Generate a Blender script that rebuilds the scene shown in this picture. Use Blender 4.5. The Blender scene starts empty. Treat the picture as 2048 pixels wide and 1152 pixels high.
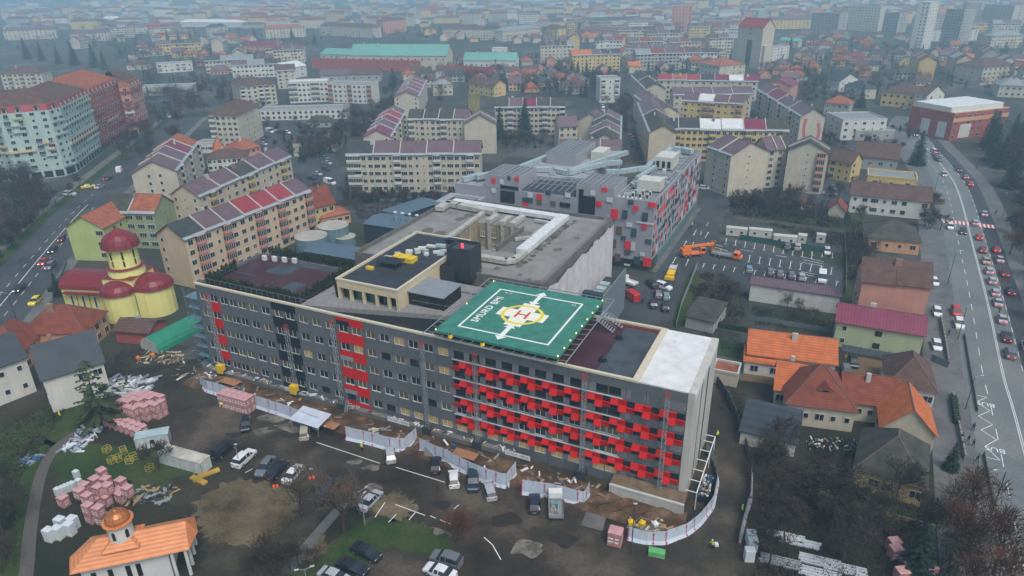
import bpy, math, random
from mathutils import Vector, Matrix
RD=random.Random(11); U_=RD.uniform
sc=bpy.context.scene; COL=sc.collection
PI=math.pi
# ---------------- camera, light, exposure ----------------
CH=84.0; FPX=1400.0; PITCH=math.radians(24.4); ROLL=math.radians(-.75)
_f=Vector((0,math.cos(PITCH),-math.sin(PITCH))); _r0=Vector((1,0,0)); _u0=_r0.cross(_f)
_r=_r0*math.cos(ROLL)+_u0*math.sin(ROLL); _u=-_r0*math.sin(ROLL)+_u0*math.cos(ROLL)
cd=bpy.data.cameras.new('camera'); cam=bpy.data.objects.new('camera',cd); COL.objects.link(cam)
cd.sensor_width=36; cd.lens=FPX/2048*36; cd.clip_start=.5; cd.clip_end=9000
m=Matrix((_r,_u,-_f)).transposed().to_4x4(); m.translation=Vector((0,0,CH)); cam.matrix_world=m
sc.camera=cam
wd=bpy.data.worlds.new('World'); sc.world=wd; wd.use_nodes=True
nt=wd.node_tree; bg=nt.nodes['Background']
sky=nt.nodes.new('ShaderNodeTexSky'); sky.sky_type='NISHITA'; sky.sun_disc=False
SUN_EL=math.radians(58); SUN_ROT=math.radians(152)
sky.sun_elevation=SUN_EL; sky.sun_rotation=SUN_ROT; sky.dust_density=3.0; sky.air_density=1.3
nt.links.new(sky.outputs[0],bg.inputs[0]); bg.inputs[1].default_value=.1
sl=bpy.data.lights.new('sun','SUN'); sl.energy=1.3; sl.angle=math.radians(25); sl.color=(1,.98,.95)
so=bpy.data.objects.new('sun',sl); COL.objects.link(so)
sdir=Vector((math.sin(SUN_ROT)*math.cos(SUN_EL),math.cos(SUN_ROT)*math.cos(SUN_EL),math.sin(SUN_EL)))
so.rotation_euler=sdir.to_track_quat('Z','Y').to_euler(); so.location=(0,0,300)
vs=sc.view_settings; vs.view_transform='Standard'; vs.look='None'; vs.exposure=.78; vs.gamma=1; vs.use_curve_mapping=False
sc.cycles.volume_bounces=1; sc.cycles.max_bounces=5; sc.cycles.diffuse_bounces=2; sc.cycles.glossy_bounces=2
sc.cycles.transparent_max_bounces=8; sc.cycles.use_denoising=True

def P(x,y,z=0.0):
    """the point on the level plane z that pixel (x, y) of the 2048 px photograph looks at"""
    d=_f*FPX+_r*(x-1024)+_u*(576-y); t=(z-CH)/d.z
    return Vector((d.x*t,d.y*t,z))
# ---------------- object helpers ----------------
def tagk(o,kind): o['kind']=kind; return o
def tag(o,label,cat,group=None):
    o['label']=label; o['category']=cat
    if group: o['group']=group
    return o
def empty(name,loc,rz=0,label=None,cat=None,group=None):
    o=bpy.data.objects.new(name,None); COL.objects.link(o); o.location=loc; o.rotation_euler=(0,0,rz); o.empty_display_size=.3
    if label: tag(o,label,cat,group)
    return o
class MB:
    def __init__(s): s.v=[]; s.f=[]; s.m=[]; s.mats=[]; s.cur=0
    def mat(s,m):
        if m not in s.mats: s.mats.append(m)
        s.cur=s.mats.index(m); return s
    def face(s,*pts):
        n=len(s.v); s.v+= [tuple(p) for p in pts]; s.f.append(tuple(range(n,n+len(pts)))); s.m.append(s.cur); return s
    def idx(s,vs_,fs):
        n=len(s.v); s.v+=[tuple(p) for p in vs_]
        for f in fs: s.f.append(tuple(n+i for i in f)); s.m.append(s.cur)
        return s
    def box(s,x0,x1,y0,y1,z0,z1,top=True,bottom=True):
        v=[(x0,y0,z0),(x1,y0,z0),(x1,y1,z0),(x0,y1,z0),(x0,y0,z1),(x1,y0,z1),(x1,y1,z1),(x0,y1,z1)]
        f=[(0,1,5,4),(1,2,6,5),(2,3,7,6),(3,0,4,7)]
        if top: f.append((4,5,6,7))
        if bottom: f.append((3,2,1,0))
        return s.idx(v,f)
    def prism(s,pts,z0,z1,top=True,bottom=False):
        n=len(pts); v=[(p[0],p[1],z0) for p in pts]+[(p[0],p[1],z1) for p in pts]
        f=[(i,(i+1)%n,n+(i+1)%n,n+i) for i in range(n)]
        if top: f.append(tuple(range(n,2*n)))
        if bottom: f.append(tuple(reversed(range(n))))
        return s.idx(v,f)
    def cyl(s,x,y,z0,z1,r0,r1=None,n=8,cap=True):
        r1=r0 if r1 is None else r1
        v=[(x+r0*math.cos(2*PI*i/n),y+r0*math.sin(2*PI*i/n),z0) for i in range(n)]+[(x+r1*math.cos(2*PI*i/n),y+r1*math.sin(2*PI*i/n),z1) for i in range(n)]
        f=[(i,(i+1)%n,n+(i+1)%n,n+i) for i in range(n)]
        if cap: f+= [tuple(range(n,2*n)),tuple(reversed(range(n)))]
        return s.idx(v,f)
    def bar(s,a,b,r,n=4,r2=None):
        a=Vector(a);b=Vector(b); d=(b-a)
        if d.length<1e-6: return s
        d.normalize(); q=Vector((0,0,1)) if abs(d.z)<.9 else Vector((1,0,0)); x=d.cross(q).normalized(); y=d.cross(x)
        r2=r if r2 is None else r2
        v=[a+(x*math.cos(2*PI*(i+.5)/n)+y*math.sin(2*PI*(i+.5)/n))*r for i in range(n)]+[b+(x*math.cos(2*PI*(i+.5)/n)+y*math.sin(2*PI*(i+.5)/n))*r2 for i in range(n)]
        f=[(i,(i+1)%n,n+(i+1)%n,n+i) for i in range(n)]+[tuple(range(n,2*n)),tuple(reversed(range(n)))]
        return s.idx(v,f)
    def mesh(s,name):
        me=bpy.data.meshes.new(name); me.from_pydata(s.v,[],s.f)
        for m in s.mats: me.materials.append(m)
        if len(s.mats)>1: me.polygons.foreach_set('material_index',s.m)
        me.update(); return me
    def build(s,name,parent=None,loc=None,smooth=False):
        me=s.mesh(name)
        if smooth: me.polygons.foreach_set('use_smooth',[True]*len(me.polygons))
        return put(name,me,parent,loc)
def put(name,me,parent=None,loc=None,rz=0,scale=None):
    o=bpy.data.objects.new(name,me); COL.objects.link(o)
    if parent: o.parent=parent
    if loc is not None: o.location=loc
    if rz: o.rotation_euler=(0,0,rz)
    if scale: o.scale=scale
    return o
def copy_tree(o,parent=None):
    c=o.copy(); COL.objects.link(c); c.parent=parent
    for ch in o.children: copy_tree(ch,c)
    return c
# ---------------- materials ----------------
MATS={}
def M(name,col,rough=.85,var=.18,scale=.6,bump=0.,bs=8.,kind=None,metal=0.,streak=0.,spec=.3,emit=None,per=0.):
    if name in MATS: return MATS[name]
    m=bpy.data.materials.new(name); m.use_nodes=True; MATS[name]=m
    n=m.node_tree.nodes; l=m.node_tree.links; b=n['Principled BSDF']
    b.inputs['Roughness'].default_value=rough; b.inputs['Metallic'].default_value=metal; b.inputs['Specular IOR Level'].default_value=spec
    tc=n.new('ShaderNodeTexCoord')
    def noise(sx,detail=4,vec=None):
        t=n.new('ShaderNodeTexNoise'); t.inputs['Scale'].default_value=sx; t.inputs['Detail'].default_value=detail
        l.new(vec or tc.outputs['Object'],t.inputs['Vector']); return t.outputs['Fac']
    c=[x for x in col]+[1]
    if var>0 or per>0:
        fac=noise(scale,6)
        mp=n.new('ShaderNodeMapRange'); mp.inputs[1].default_value=.3; mp.inputs[2].default_value=.7
        mp.inputs[3].default_value=1-var; mp.inputs[4].default_value=1+var; l.new(fac,mp.inputs[0]); out=mp.outputs[0]
        if streak>0:
            mapn=n.new('ShaderNodeMapping'); mapn.inputs['Scale'].default_value=(1.3,1.3,.12); l.new(tc.outputs['Object'],mapn.inputs[0])
            f2=noise(1.0,5,mapn.outputs[0]); m2=n.new('ShaderNodeMapRange'); m2.inputs[1].default_value=.35; m2.inputs[2].default_value=.65
            m2.inputs[3].default_value=1-streak; m2.inputs[4].default_value=1+streak*.4; l.new(f2,m2.inputs[0])
            mu=n.new('ShaderNodeMath'); mu.operation='MULTIPLY'; l.new(out,mu.inputs[0]); l.new(m2.outputs[0],mu.inputs[1]); out=mu.outputs[0]
        if per>0:
            oi=n.new('ShaderNodeObjectInfo'); m3=n.new('ShaderNodeMapRange'); m3.inputs[3].default_value=1-per; m3.inputs[4].default_value=1+per
            l.new(oi.outputs['Random'],m3.inputs[0]); mu=n.new('ShaderNodeMath'); mu.operation='MULTIPLY'; l.new(out,mu.inputs[0]); l.new(m3.outputs[0],mu.inputs[1]); out=mu.outputs[0]
        if kind in('tile','seam'):
            w=n.new('ShaderNodeTexWave'); w.wave_type='BANDS'; w.bands_direction='Z' if kind=='tile' else 'X'
            w.inputs['Scale'].default_value=.9 if kind=='tile' else .45; w.inputs['Distortion'].default_value=.6 if kind=='tile' else 0; w.inputs['Detail'].default_value=2
            l.new(tc.outputs['Object'],w.inputs['Vector']); m4=n.new('ShaderNodeMapRange'); m4.inputs[3].default_value=.78; m4.inputs[4].default_value=1.12
            l.new(w.outputs['Fac'],m4.inputs[0]); mu=n.new('ShaderNodeMath'); mu.operation='MULTIPLY'; l.new(out,mu.inputs[0]); l.new(m4.outputs[0],mu.inputs[1]); out=mu.outputs[0]
        vm=n.new('ShaderNodeVectorMath'); vm.operation='SCALE'; vm.inputs[0].default_value=c[:3]; l.new(out,vm.inputs['Scale']); l.new(vm.outputs[0],b.inputs['Base Color'])
        if kind=='wet':
            f3=noise(.13,5); m5=n.new('ShaderNodeMapRange'); m5.inputs[1].default_value=.38; m5.inputs[2].default_value=.62; m5.inputs[3].default_value=.6; m5.inputs[4].default_value=.9
            l.new(f3,m5.inputs[0]); l.new(m5.outputs[0],b.inputs['Roughness'])
    else: b.inputs['Base Color'].default_value=c
    if bump>0:
        bn=n.new('ShaderNodeBump'); bn.inputs['Strength'].default_value=bump; bn.inputs['Distance'].default_value=.05
        l.new(noise(bs,5),bn.inputs['Height']); l.new(bn.outputs[0],b.inputs['Normal'])
    if emit: b.inputs['Emission Color'].default_value=(*emit[:3],1); b.inputs['Emission Strength'].default_value=emit[3]
    return m
def blend(name,cols,scale=.05,rough=.9,bump=.4,bs=3,fine=.35,kind=None):
    """mottled ground: two or three colours mixed by large noise, fine grain on top"""
    m=bpy.data.materials.new(name); m.use_nodes=True; MATS[name]=m
    n=m.node_tree.nodes; l=m.node_tree.links; b=n['Principled BSDF']; b.inputs['Roughness'].default_value=rough; b.inputs['Specular IOR Level'].default_value=.25
    tc=n.new('ShaderNodeTexCoord')
    t=n.new('ShaderNodeTexNoise'); t.inputs['Scale'].default_value=scale; t.inputs['Detail'].default_value=9; t.inputs['Roughness'].default_value=.65; l.new(tc.outputs['Object'],t.inputs['Vector'])
    cr=n.new('ShaderNodeValToRGB'); e=cr.color_ramp.elements; k=len(cols)
    while len(e)<k: e.new(.5)
    for i,c in enumerate(cols): e[i].position=.36+.28*i/(k-1); e[i].color=(*c,1)
    l.new(t.outputs['Fac'],cr.inputs[0])
    g=n.new('ShaderNodeTexNoise'); g.inputs['Scale'].default_value=1.7; g.inputs['Detail'].default_value=8; g.inputs['Roughness'].default_value=.7; l.new(tc.outputs['Object'],g.inputs['Vector'])
    mp=n.new('ShaderNodeMapRange'); mp.inputs[1].default_value=.3; mp.inputs[2].default_value=.7; mp.inputs[3].default_value=1-fine; mp.inputs[4].default_value=1+fine; l.new(g.outputs['Fac'],mp.inputs[0])
    vm=n.new('ShaderNodeVectorMath'); vm.operation='SCALE'; l.new(cr.outputs[0],vm.inputs[0]); l.new(mp.outputs[0],vm.inputs['Scale']); l.new(vm.outputs[0],b.inputs['Base Color'])
    if kind=='wet':
        m5=n.new('ShaderNodeMapRange'); m5.inputs[1].default_value=.4; m5.inputs[2].default_value=.6; m5.inputs[3].default_value=.6; m5.inputs[4].default_value=.9
        l.new(t.outputs['Fac'],m5.inputs[0]); l.new(m5.outputs[0],b.inputs['Roughness'])
    if bump:
        bn=n.new('ShaderNodeBump'); bn.inputs['Strength'].default_value=bump; bn.inputs['Distance'].default_value=.1; l.new(g.outputs['Fac'],bn.inputs['Height']); l.new(bn.outputs[0],b.inputs['Normal'])
    return m
ASPH=blend('asphalt',[(.028,.032,.034),(.045,.05,.052),(.06,.064,.066)],.06,.6,.15,kind='wet')
ROADG=blend('worn asphalt',[(.1,.115,.112),(.13,.143,.136),(.16,.166,.158)],.05,.6,.15,fine=.18,kind='wet')
MUD=blend('muddy asphalt',[(.018,.015,.011),(.036,.029,.021),(.085,.07,.05)],.07,.55,.4,kind='wet')
EARTH=blend('earth and grass',[(.012,.015,.008),(.024,.022,.013),(.042,.036,.022)],.05)
GRASS=blend('lawn',[(.012,.03,.006),(.025,.05,.01),(.05,.055,.02)],.09,bump=.6)
def plots(name,cols,scale=.045):
    m=blend(name,cols[:3],.03); n=m.node_tree.nodes; l=m.node_tree.links; tc=n['Texture Coordinate']; v=n.new('ShaderNodeTexVoronoi'); v.distance='CHEBYCHEV'; v.inputs['Scale'].default_value=scale
    mp=n.new('ShaderNodeMapping'); mp.inputs['Rotation'].default_value=(0,0,.4); l.new(tc.outputs['Object'],mp.inputs[0]); l.new(mp.outputs[0],v.inputs['Vector'])
    se=n.new('ShaderNodeSeparateColor'); l.new(v.outputs['Color'],se.inputs[0]); r=n.new('ShaderNodeValToRGB'); r.color_ramp.interpolation='CONSTANT'; e=r.color_ramp.elements
    while len(e)<len(cols): e.new(.5)
    for i,c in enumerate(cols): e[i].position=i/len(cols); e[i].color=(*c,1)
    l.new(se.outputs[0],r.inputs[0]); mx=n.new('ShaderNodeMix'); mx.data_type='RGBA'; mx.inputs[0].default_value=.7; cr=[q for q in n if q.type=='VALTORGB' and q!=r][0]
    sc_=[q for q in n if q.type=='VECT_MATH'][0]; l.new(cr.outputs[0],mx.inputs[6]); l.new(r.outputs[0],mx.inputs[7]); l.new(mx.outputs[2],sc_.inputs[0]); return m
TOWNG=plots('town ground',[(.03,.034,.028),(.045,.047,.042),(.065,.063,.056),(.02,.034,.014),(.034,.028,.02),(.085,.086,.08),(.024,.036,.017),(.05,.04,.03),(.042,.046,.048)])
PAVE=blend('pavement',[(.08,.08,.076),(.11,.11,.105),(.14,.138,.13)],.15,.7,.1,fine=.15)
SAND=blend('sandy soil',[(.04,.032,.018),(.09,.07,.04),(.14,.11,.065)],.12)
CLAY=blend('red clay',[(.035,.022,.014),(.075,.042,.024),(.14,.09,.055)],.2)
WHITE=M('white road paint',(.62,.64,.62),.7,.15,2)
CREAM=M('cream render',(.46,.41,.31),.9,.1,.4,streak=.15)
def col(n,*c,**k): return M(n,c,**k)
# ---------------- ground sheets ----------------
ZL=[0.0]
def sheet(name,pts,mat,z=.02,world=False,thick=0):
    q=[(p[0],p[1]) for p in pts] if world else [tuple(P(x,y,z)[:2]) for x,y in pts]
    a=sum(q[i][0]*q[(i+1)%len(q)][1]-q[(i+1)%len(q)][0]*q[i][1] for i in range(len(q)))
    if a<0: q.reverse()
    mb=MB().mat(mat)
    if thick: mb.prism(q,0,z)
    else: mb.face(*[(x,y,z) for x,y in q])
    return tagk(mb.build(name),'structure')
def strip(pts,w0,w1):
    """a band between offsets w0 and w1 (metres) beside the polyline pts (world xy)"""
    L=[];Rr=[]
    for i,p in enumerate(pts):
        a=Vector(pts[max(i-1,0)][:2]); b=Vector(pts[min(i+1,len(pts)-1)][:2]); d=(b-a).normalized(); n=Vector((d.y,-d.x))
        q=Vector(p[:2]); L.append(q+n*w0); Rr.append(q+n*w1)
    return L,Rr
def organic(name,pts,mat,z=.02,seed=1,amp=.8):
    q=[P(x,y,z).xy for x,y in pts]; q=smooth(q+[q[0]],6)[:-1]; r=random.Random(seed); out=[]
    for i,p in enumerate(q):
        a=q[i-1]; b=q[(i+1)%len(q)]; d=(b-a); 
        for t in(0,.5): p2=p+(b-p)*t; n=Vector((d.y,-d.x)).normalized(); w=p2+n*r.uniform(-amp,amp); out.append((w.x,w.y))
    return sheet(name,out,mat,z,True)
def ribbon(name,pts,w0,w1,mat,z,parent=None,dash=None,zb=None):
    L,Rr=strip(pts,w0,w1); mb=MB().mat(mat)
    for i in range(len(pts)-1):
        if dash and i%2: continue
        if zb is None: mb.face((*L[i],z),(*Rr[i],z),(*Rr[i+1],z),(*L[i+1],z))
        else: mb.idx([(*L[i],zb),(*Rr[i],zb),(*Rr[i+1],zb),(*L[i+1],zb),(*L[i],z),(*Rr[i],z),(*Rr[i+1],z),(*L[i+1],z)],[(4,5,6,7),(0,1,5,4),(1,2,6,5),(2,3,7,6),(3,0,4,7)])
    o=mb.build(name,parent)
    if not parent: tagk(o,'structure')
    return o
def resample(pts,step):
    out=[Vector(pts[0][:2])]; acc=0
    for a,b in zip(pts,pts[1:]):
        a=Vector(a[:2]);b=Vector(b[:2]);L=(b-a).length
        t=step-acc
        while t<=L: out.append(a+(b-a)*t/L); t+=step
        acc=L-(t-step)
    return out
def smooth(pts,k=6):
    q=[Vector(p[:2]) for p in pts]; q=[q[0]*2-q[1]]+q+[q[-1]*2-q[-2]]; out=[]
    for i in range(1,len(q)-2):
        for j in range(k):
            t=j/k; a,b,c,d=q[i-1:i+3]
            out.append(.5*((2*b)+(c-a)*t+(2*a-5*b+4*c-d)*t*t+(3*b-a-3*c+d)*t**3))
    out.append(q[-2]); return out
# ---------------- ground, roads, markings ----------------
mb=MB().mat(TOWNG)
for i in range(-8,8):
    for j in range(-2,14): mb.face((i*500,j*500-200,0),(i*500+500,j*500-200,0),(i*500+500,j*500+300,0),(i*500,j*500+300,0))
tagk(mb.build('ground'),'structure')
FORE=M('forest hill',(.035,.045,.04),.95,.35,.01)
# hills that close the view far off
def hill(cx,cy,rx,ry,h,n=40):
    v=[];f=[]
    for j in range(n+1):
        for i in range(n+1):
            x=cx+rx*(2*i/n-1);y=cy+ry*(2*j/n-1);d=((x-cx)/rx)**2+((y-cy)/ry)**2
            v.append((x,y,max(0,h*max(0,1-d)**1.3*(1+.25*math.sin(x*.006)*math.cos(y*.005)))-2+U_(0,4)))
    for j in range(n):
        for i in range(n): a=j*(n+1)+i; f.append((a,a+1,a+n+2,a+n+1))
    b=MB().mat(FORE); b.idx(v,f); tagk(b.build('hill'),'structure')
hill(-1500,3300,1500,900,60); hill(300,4000,1900,1000,62); hill(2200,3600,1400,1000,60)
EG=sheet('verge',[(-200,1300),(-200,820),(60,800),(250,740),(500,700),(1500,760),(1560,640),(1880,640),(2000,1300)],EARTH,.006)
sheet('construction_yard',[(150,830),(330,760),(400,735),(700,800),(1360,900),(1440,760),(1500,880),(1525,1000),(1500,1100),(1440,1250),(580,1250),(625,1110),(745,1030),(640,975),(500,930),(380,905),(270,880)],MUD,.03)
organic('lawn',[(745,1035),(840,1045),(900,1090),(850,1110),(770,1100),(700,1152),(590,1200),(520,1200),(640,1110),(700,1060)],GRASS,.05)
organic('lawn',[(90,880),(330,900),(420,930),(470,960),(440,1010),(300,1000),(120,960)],GRASS,.012)
sheet('lawn',[(0,860),(150,790),(205,830),(90,900),(60,1000),(45,1200),(-60,1200)],GRASS,.012)
sheet('lawn',[(1425,670),(1500,700),(1480,720),(1425,705)],GRASS,.05)
sheet('lawn',[(1870,850),(1905,860),(1910,900),(1870,900)],GRASS,.03)
sheet('lawn',[(1540,540),(1700,560),(1700,600),(1560,590)],GRASS,.02)
sheet('lawn',[(1540,400),(1740,440),(1690,470),(1520,450)],GRASS,.02)
sheet('lawn',[(1700,985),(1890,1040),(1880,1080),(1680,1020)],GRASS,.02)
organic('sand_patch',[(385,1005),(470,960),(560,975),(600,1010),(560,1050),(500,1090),(420,1080),(400,1060)],SAND,.045)
organic('sand_patch',[(520,1150),(590,1090),(640,1070),(645,1110),(600,1130),(570,1180)],SAND,.055)
organic('sand_patch',[(800,985),(830,1010),(800,1040),(735,1010),(760,990)],SAND,.05)
# left path
lp=smooth([P(x,y) for x,y in [(30,1250),(52,1152),(62,1050),(82,950),(112,897),(160,862),(225,832)]])
ribbon('path',lp,-1.0,1.0,M('brick paving',(.085,.075,.065),.8,.2,2),.05)
ribbon('path',smooth([P(x,y) for x,y in [(560,1160),(620,1085),(690,1005)]]),-.9,.9,PAVE,.075)
# right boulevard
CL=smooth([P(x,y) for x,y in [(2135,1250),(2085,1050),(2048,900.5),(2024,811),(2006.6,752),(1985,650),(1967.5,574),(1952,515.6),(1936,453),(1922.6,402),(1907,363),(1885.5,334),(1868,312.5),(1850,292),(1838,272),(1835,255),(1850,235)]],5)
BW=resample(CL,1.0)
road=ribbon('boulevard',BW[::4],-8.0,8.4,ROADG,.03)
ribbon('kerb',BW[::4],-8.25,-8.0,PAVE,.13,zb=0); ribbon('kerb',BW[::4],8.4,8.65,PAVE,.13,zb=0)
ribbon('sidewalk',BW[::4],-15.5,-8.25,PAVE,.11); ribbon('sidewalk',BW[::4],8.65,13.5,PAVE,.11)
ribbon('wet_lane',BW[::4],4.3,8.35,ASPH,.04)
for w in(-.22,.1): ribbon('centre_line',BW[::4],w,w+.13,WHITE,.05,road)
def dashes(pl,off,ln,gap,w=.14,z=.05,parent=None,name='lane_line',s0=0,s1=1e9,m=WHITE):
    s=s0
    while s+ln<min(len(pl)-1,s1):
        ribbon(name,[pl[int(s)],pl[int(s+ln)]],off-w/2,off+w/2,m,z,parent); s+=ln+gap
dashes(BW,-4.0,4,5,parent=road); dashes(BW,4.1,3,4,parent=road,z=.055,s1=330)
ZR=M('red crossing paint',(.42,.06,.05),.7,.15,2)
def nearest(pl,x,y,z=0):
    q=P(x,y,z); return min(range(len(pl)),key=lambda i:(pl[i]-q.xy).length)
def across(pl,i,a,b,ln,m,z,parent,name):
    p=[pl[i],pl[i+ln]]; return ribbon(name,p,a,b,m,z,parent)
zi=nearest(BW,1930,447)
across(BW,zi-2,-8,8.3,4,ZR,.06,road,'crossing')
s=-7.6
while s<8: across(BW,zi-2,s,s+.55,4,WHITE,.07,road,'zebra_stripe'); s+=1.25
def text(body,loc,size,rz,mat,parent=None,name='lettering',ext=.0,rot=None,bold=0,sp=1):
    c=bpy.data.curves.new(name,'FONT'); c.body=body; c.offset=bold; c.space_character=sp; c.size=size; c.extrude=ext; c.align_x='CENTER'; c.align_y='CENTER'
    o=bpy.data.objects.new(name,c); COL.objects.link(o)
    dg=bpy.context.evaluated_depsgraph_get(); me=bpy.data.meshes.new_from_object(o.evaluated_get(dg)); bpy.data.objects.remove(o); bpy.data.curves.remove(c)
    me.materials.clear(); me.materials.append(mat); me.name=name
    o=put(name,me,parent,loc); o.rotation_euler=rot or (0,0,rz); return o
# bus stop zigzag and BUS letters
zz=[(1955,791),(1974,795),(1952,804),(1980,822),(1957,832),(1985,850),(1962,860),(1993,880),(1970,893),(2000,921),(1973,915)]
zp=[P(*p) for p in zz]
for a,b in zip(zp,zp[1:]): ribbon('zigzag_line',[a,b],-.07,.07,WHITE,.05,road)
for x,y in[(1971,808),(1990,899)]:
    q=P(x,y,.055); d=BW[nearest(BW,x,y)]-BW[nearest(BW,x,y)+4]; text('BUS',q,2.0,math.atan2(d.y,d.x)-PI/2,WHITE,road)

# left boulevard
LP=smooth([P(x,y) for x,y in [(-160,800),(-60,680),(5,606),(70,527),(125,463),(175,410),(225,367),(262,335),(300,302),(345,262),(375,236)]],5)
LB=resample(LP,1.0); lr=ribbon('boulevard',LB[::4],-9.5,9.5,ASPH,.03)
dashes(LB,3.4,3,4,parent=lr,s1=150); dashes(LB,-2.6,3,5,parent=lr,s1=170); ribbon('centre_line',LB[:150:4],-.1,.1,WHITE,.05,lr)
ribbon('verge',LB[::4],-13.5,-9.5,GRASS,.1); ribbon('sidewalk',LB[::4],-17.5,-13.5,PAVE,.11); ribbon('sidewalk',LB[::4],9.5,13,PAVE,.11)
cs=resample(smooth([P(x,y) for x,y in [(-120,430),(0,398),(100,392),(180,402),(215,398)]],5),1); ribbon('street',cs[::4],-6,6,ASPH,.025)
# north-east car park
sheet('car_park',[(1395,408),(1452,414),(1440,478),(1694,536),(1688,580),(1470,570),(1392,530),(1350,640),(1255,660),(1210,600),(1235,560),(1310,550)],ASPH,.03)
cp=sheet('painted_bays',[(1500,486),(1500.5,486),(1500.5,486.5)],WHITE,.05)
def tmark(x,y,x2,y2,parent=cp,bars=(1,1)):
    a=P(x,y).xy;b=P(x2,y2).xy; ribbon('bay_line',[a,b],-.08,.08,WHITE,.05,parent)
    d=(b-a).normalized(); n=Vector((-d.y,d.x))
    for f,q,s in((bars[0],a,1),(bars[1],b,-1)):
        if f: ribbon('bay_line',[q+d*.0*s,q+d*.16*s],-.55,.55,WHITE,.05,parent)
c5=lambda a,b:(1350+a/2.931,250+b/2.931)
for i in range(10): tmark(*c5(302+56*i,665+9.5*i),*c5(296+56*i,698+9.5*i),bars=(0,1))
for i in range(3): tmark(*c5(803+60*i,735+8*i),*c5(803+60*i,765+8*i),bars=(0,1))
for i in range(9): tmark(*c5(440+60*i,765+9*i),*c5(432+60*i,805+9*i))
for i in range(14): tmark(*c5(172+60*i,812+8*i),*c5(162+60*i,838+8*i),bars=(1,0))
for (x,y,x2,y2) in [(750,775,870,802),(750,790,868,815),(745,805,865,826),(740,860,860,885),(740,872,850,895),(190,690,280,712),(190,702,310,740),(380,730,460,742),(590,765,655,775),(560,845,640,858)]:
    ribbon('hatch_line',[P(*c5(x,y)).xy,P(*c5(x2,y2)).xy],-.1,.1,WHITE,.05,cp)
def arrow(x,y,x2,y2,parent=cp):
    a=P(x,y).xy;b=P(x2,y2).xy; d=(b-a).normalized(); n=Vector((-d.y,d.x)); e=b-d*.9
    mb=MB().mat(WHITE); z=.052
    mb.face(*[(*q,z) for q in(a-n*.08,e-n*.08,e+n*.08,a+n*.08)]); mb.face(*[(*q,z) for q in(e-n*.35,b,e+n*.35)]); mb.build('painted_arrow',parent)
for q in [(1393,459,1387,471),(1410,476,1417,464),(1352,514,1345,527),(1371,532,1377,519),(1367,493,1373,482)]: arrow(*q)
for q in [(1413,452,1417,444),(1384,492,1388,484),(1352,538,1356,528),(1401,470,1403,463)]: ribbon('lane_line',[P(q[0],q[1]).xy,P(q[2],q[3]).xy],-.07,.07,WHITE,.05,cp)
sheet('lawn',[(1372,558),(1392,535),(1396,560),(1370,640),(1350,660),(1345,640)],GRASS,.05)
# yard near the bottom: bays in front of the site
by=sheet('bay_paint',[(700,900),(700.5,900),(700.5,900.5)],WHITE,.05)
for q in [(490,946,505,938),(513,948,535,930),(750,1035,770,1005),(777,1045,793,1028),(818,1040,831,1025),(908,1018,918,1010),(716,985,735,973),(790,1009,850,1031),(860,1032,872,1037),(880,1040,902,1049),(633,885,760,927),(792,935,890,965),(968,1075,985,1090),(985,1090,1002,1120)]:
    ribbon('bay_line',[P(q[0],q[1]).xy,P(q[2],q[3]).xy],-.07,.07,WHITE,.052,by)
sheet('concrete_ramp',[(1188,985),(1225,990),(1205,1062),(1162,1050)],PAVE,.08)
sheet('street',[(1425,740),(1470,800),(1505,900),(1520,960),(1500,1060),(1400,1060),(1440,940),(1405,860)],MUD,.036)
# back streets and car parks between the blocks
for n,pts in (('street',[(1195,200),(1222,200),(1262,300),(1232,305)]),('car_park',[(515,255),(600,250),(660,290),(690,350),(690,400),(610,400),(575,340),(530,300)]),
    ('street',[(1600,395),(1660,330),(1720,420),(1640,440)]),('street',[(1790,235),(1840,250),(1852,292),(1815,295)]),('car_park',[(1430,330),(1400,410),(1450,415),(1500,400),(1440,340)]),
    ('courtyard',[(1850,600),(1890,590),(1905,700),(1925,770),(1880,790),(1845,720)])):
    sheet(n,pts,ASPH if n!='courtyard' else PAVE,.022)
sheet('garden_path',[(1480,760),(1500,740),(1760,765),(1750,800)],M('tan gravel',(.12,.08,.04),.9,.2,3),.03)

SOIL=blend('dark soil',[(.02,.018,.012),(.032,.028,.018),(.05,.045,.028)],.15); PALE=blend('dried cement spill',[(.06,.055,.045),(.12,.11,.09),(.17,.16,.13)],.5,bump=.1); WETP=M('wet asphalt patch',(.028,.026,.022),.35,.1,1)
organic('soil_patch',[(330,960),(480,930),(600,960),(650,1010),(600,1090),(520,1150),(420,1180),(390,1080)],SOIL,.016,3,1.2)
organic('soil_patch',[(220,790),(330,740),(400,760),(420,800),(330,830),(260,830)],SOIL,.036,4,.8)
for i,(x,y,r,m) in enumerate([(545,835,1.6,PALE),(590,850,2.2,PALE),(525,862,1.2,PALE),(745,935,1.0,PALE),(748,975,1.1,PALE),(710,925,.8,PALE),(870,1070,1.6,PALE),(1050,1095,2,PALE),(820,1015,1.3,PALE),(560,870,1.5,WETP),(1010,1040,1.8,WETP),(880,1010,1.2,WETP),(1130,1080,1.6,WETP),(470,870,1.3,WETP),(1440,1000,1.5,WETP),(700,945,1.1,WETP)]):
    p=P(x,y); q=random.Random(i); pts=[(p.x+r*q.uniform(.5,1.3)*math.cos(a*.63)*1.7,p.y+r*q.uniform(.5,1.3)*math.sin(a*.63)) for a in range(10)]
    pts=[tuple(w) for w in smooth(pts+[pts[0]],3)[:-1]]; sheet('cement_stain' if m is PALE else 'puddle',pts,m,.04 if m is PALE else .044,True)
sheet('yard',[(1690,708),(1765,722),(1775,748),(1690,752)],M('tan gravel',(.12,.08,.04)),.035)
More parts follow.
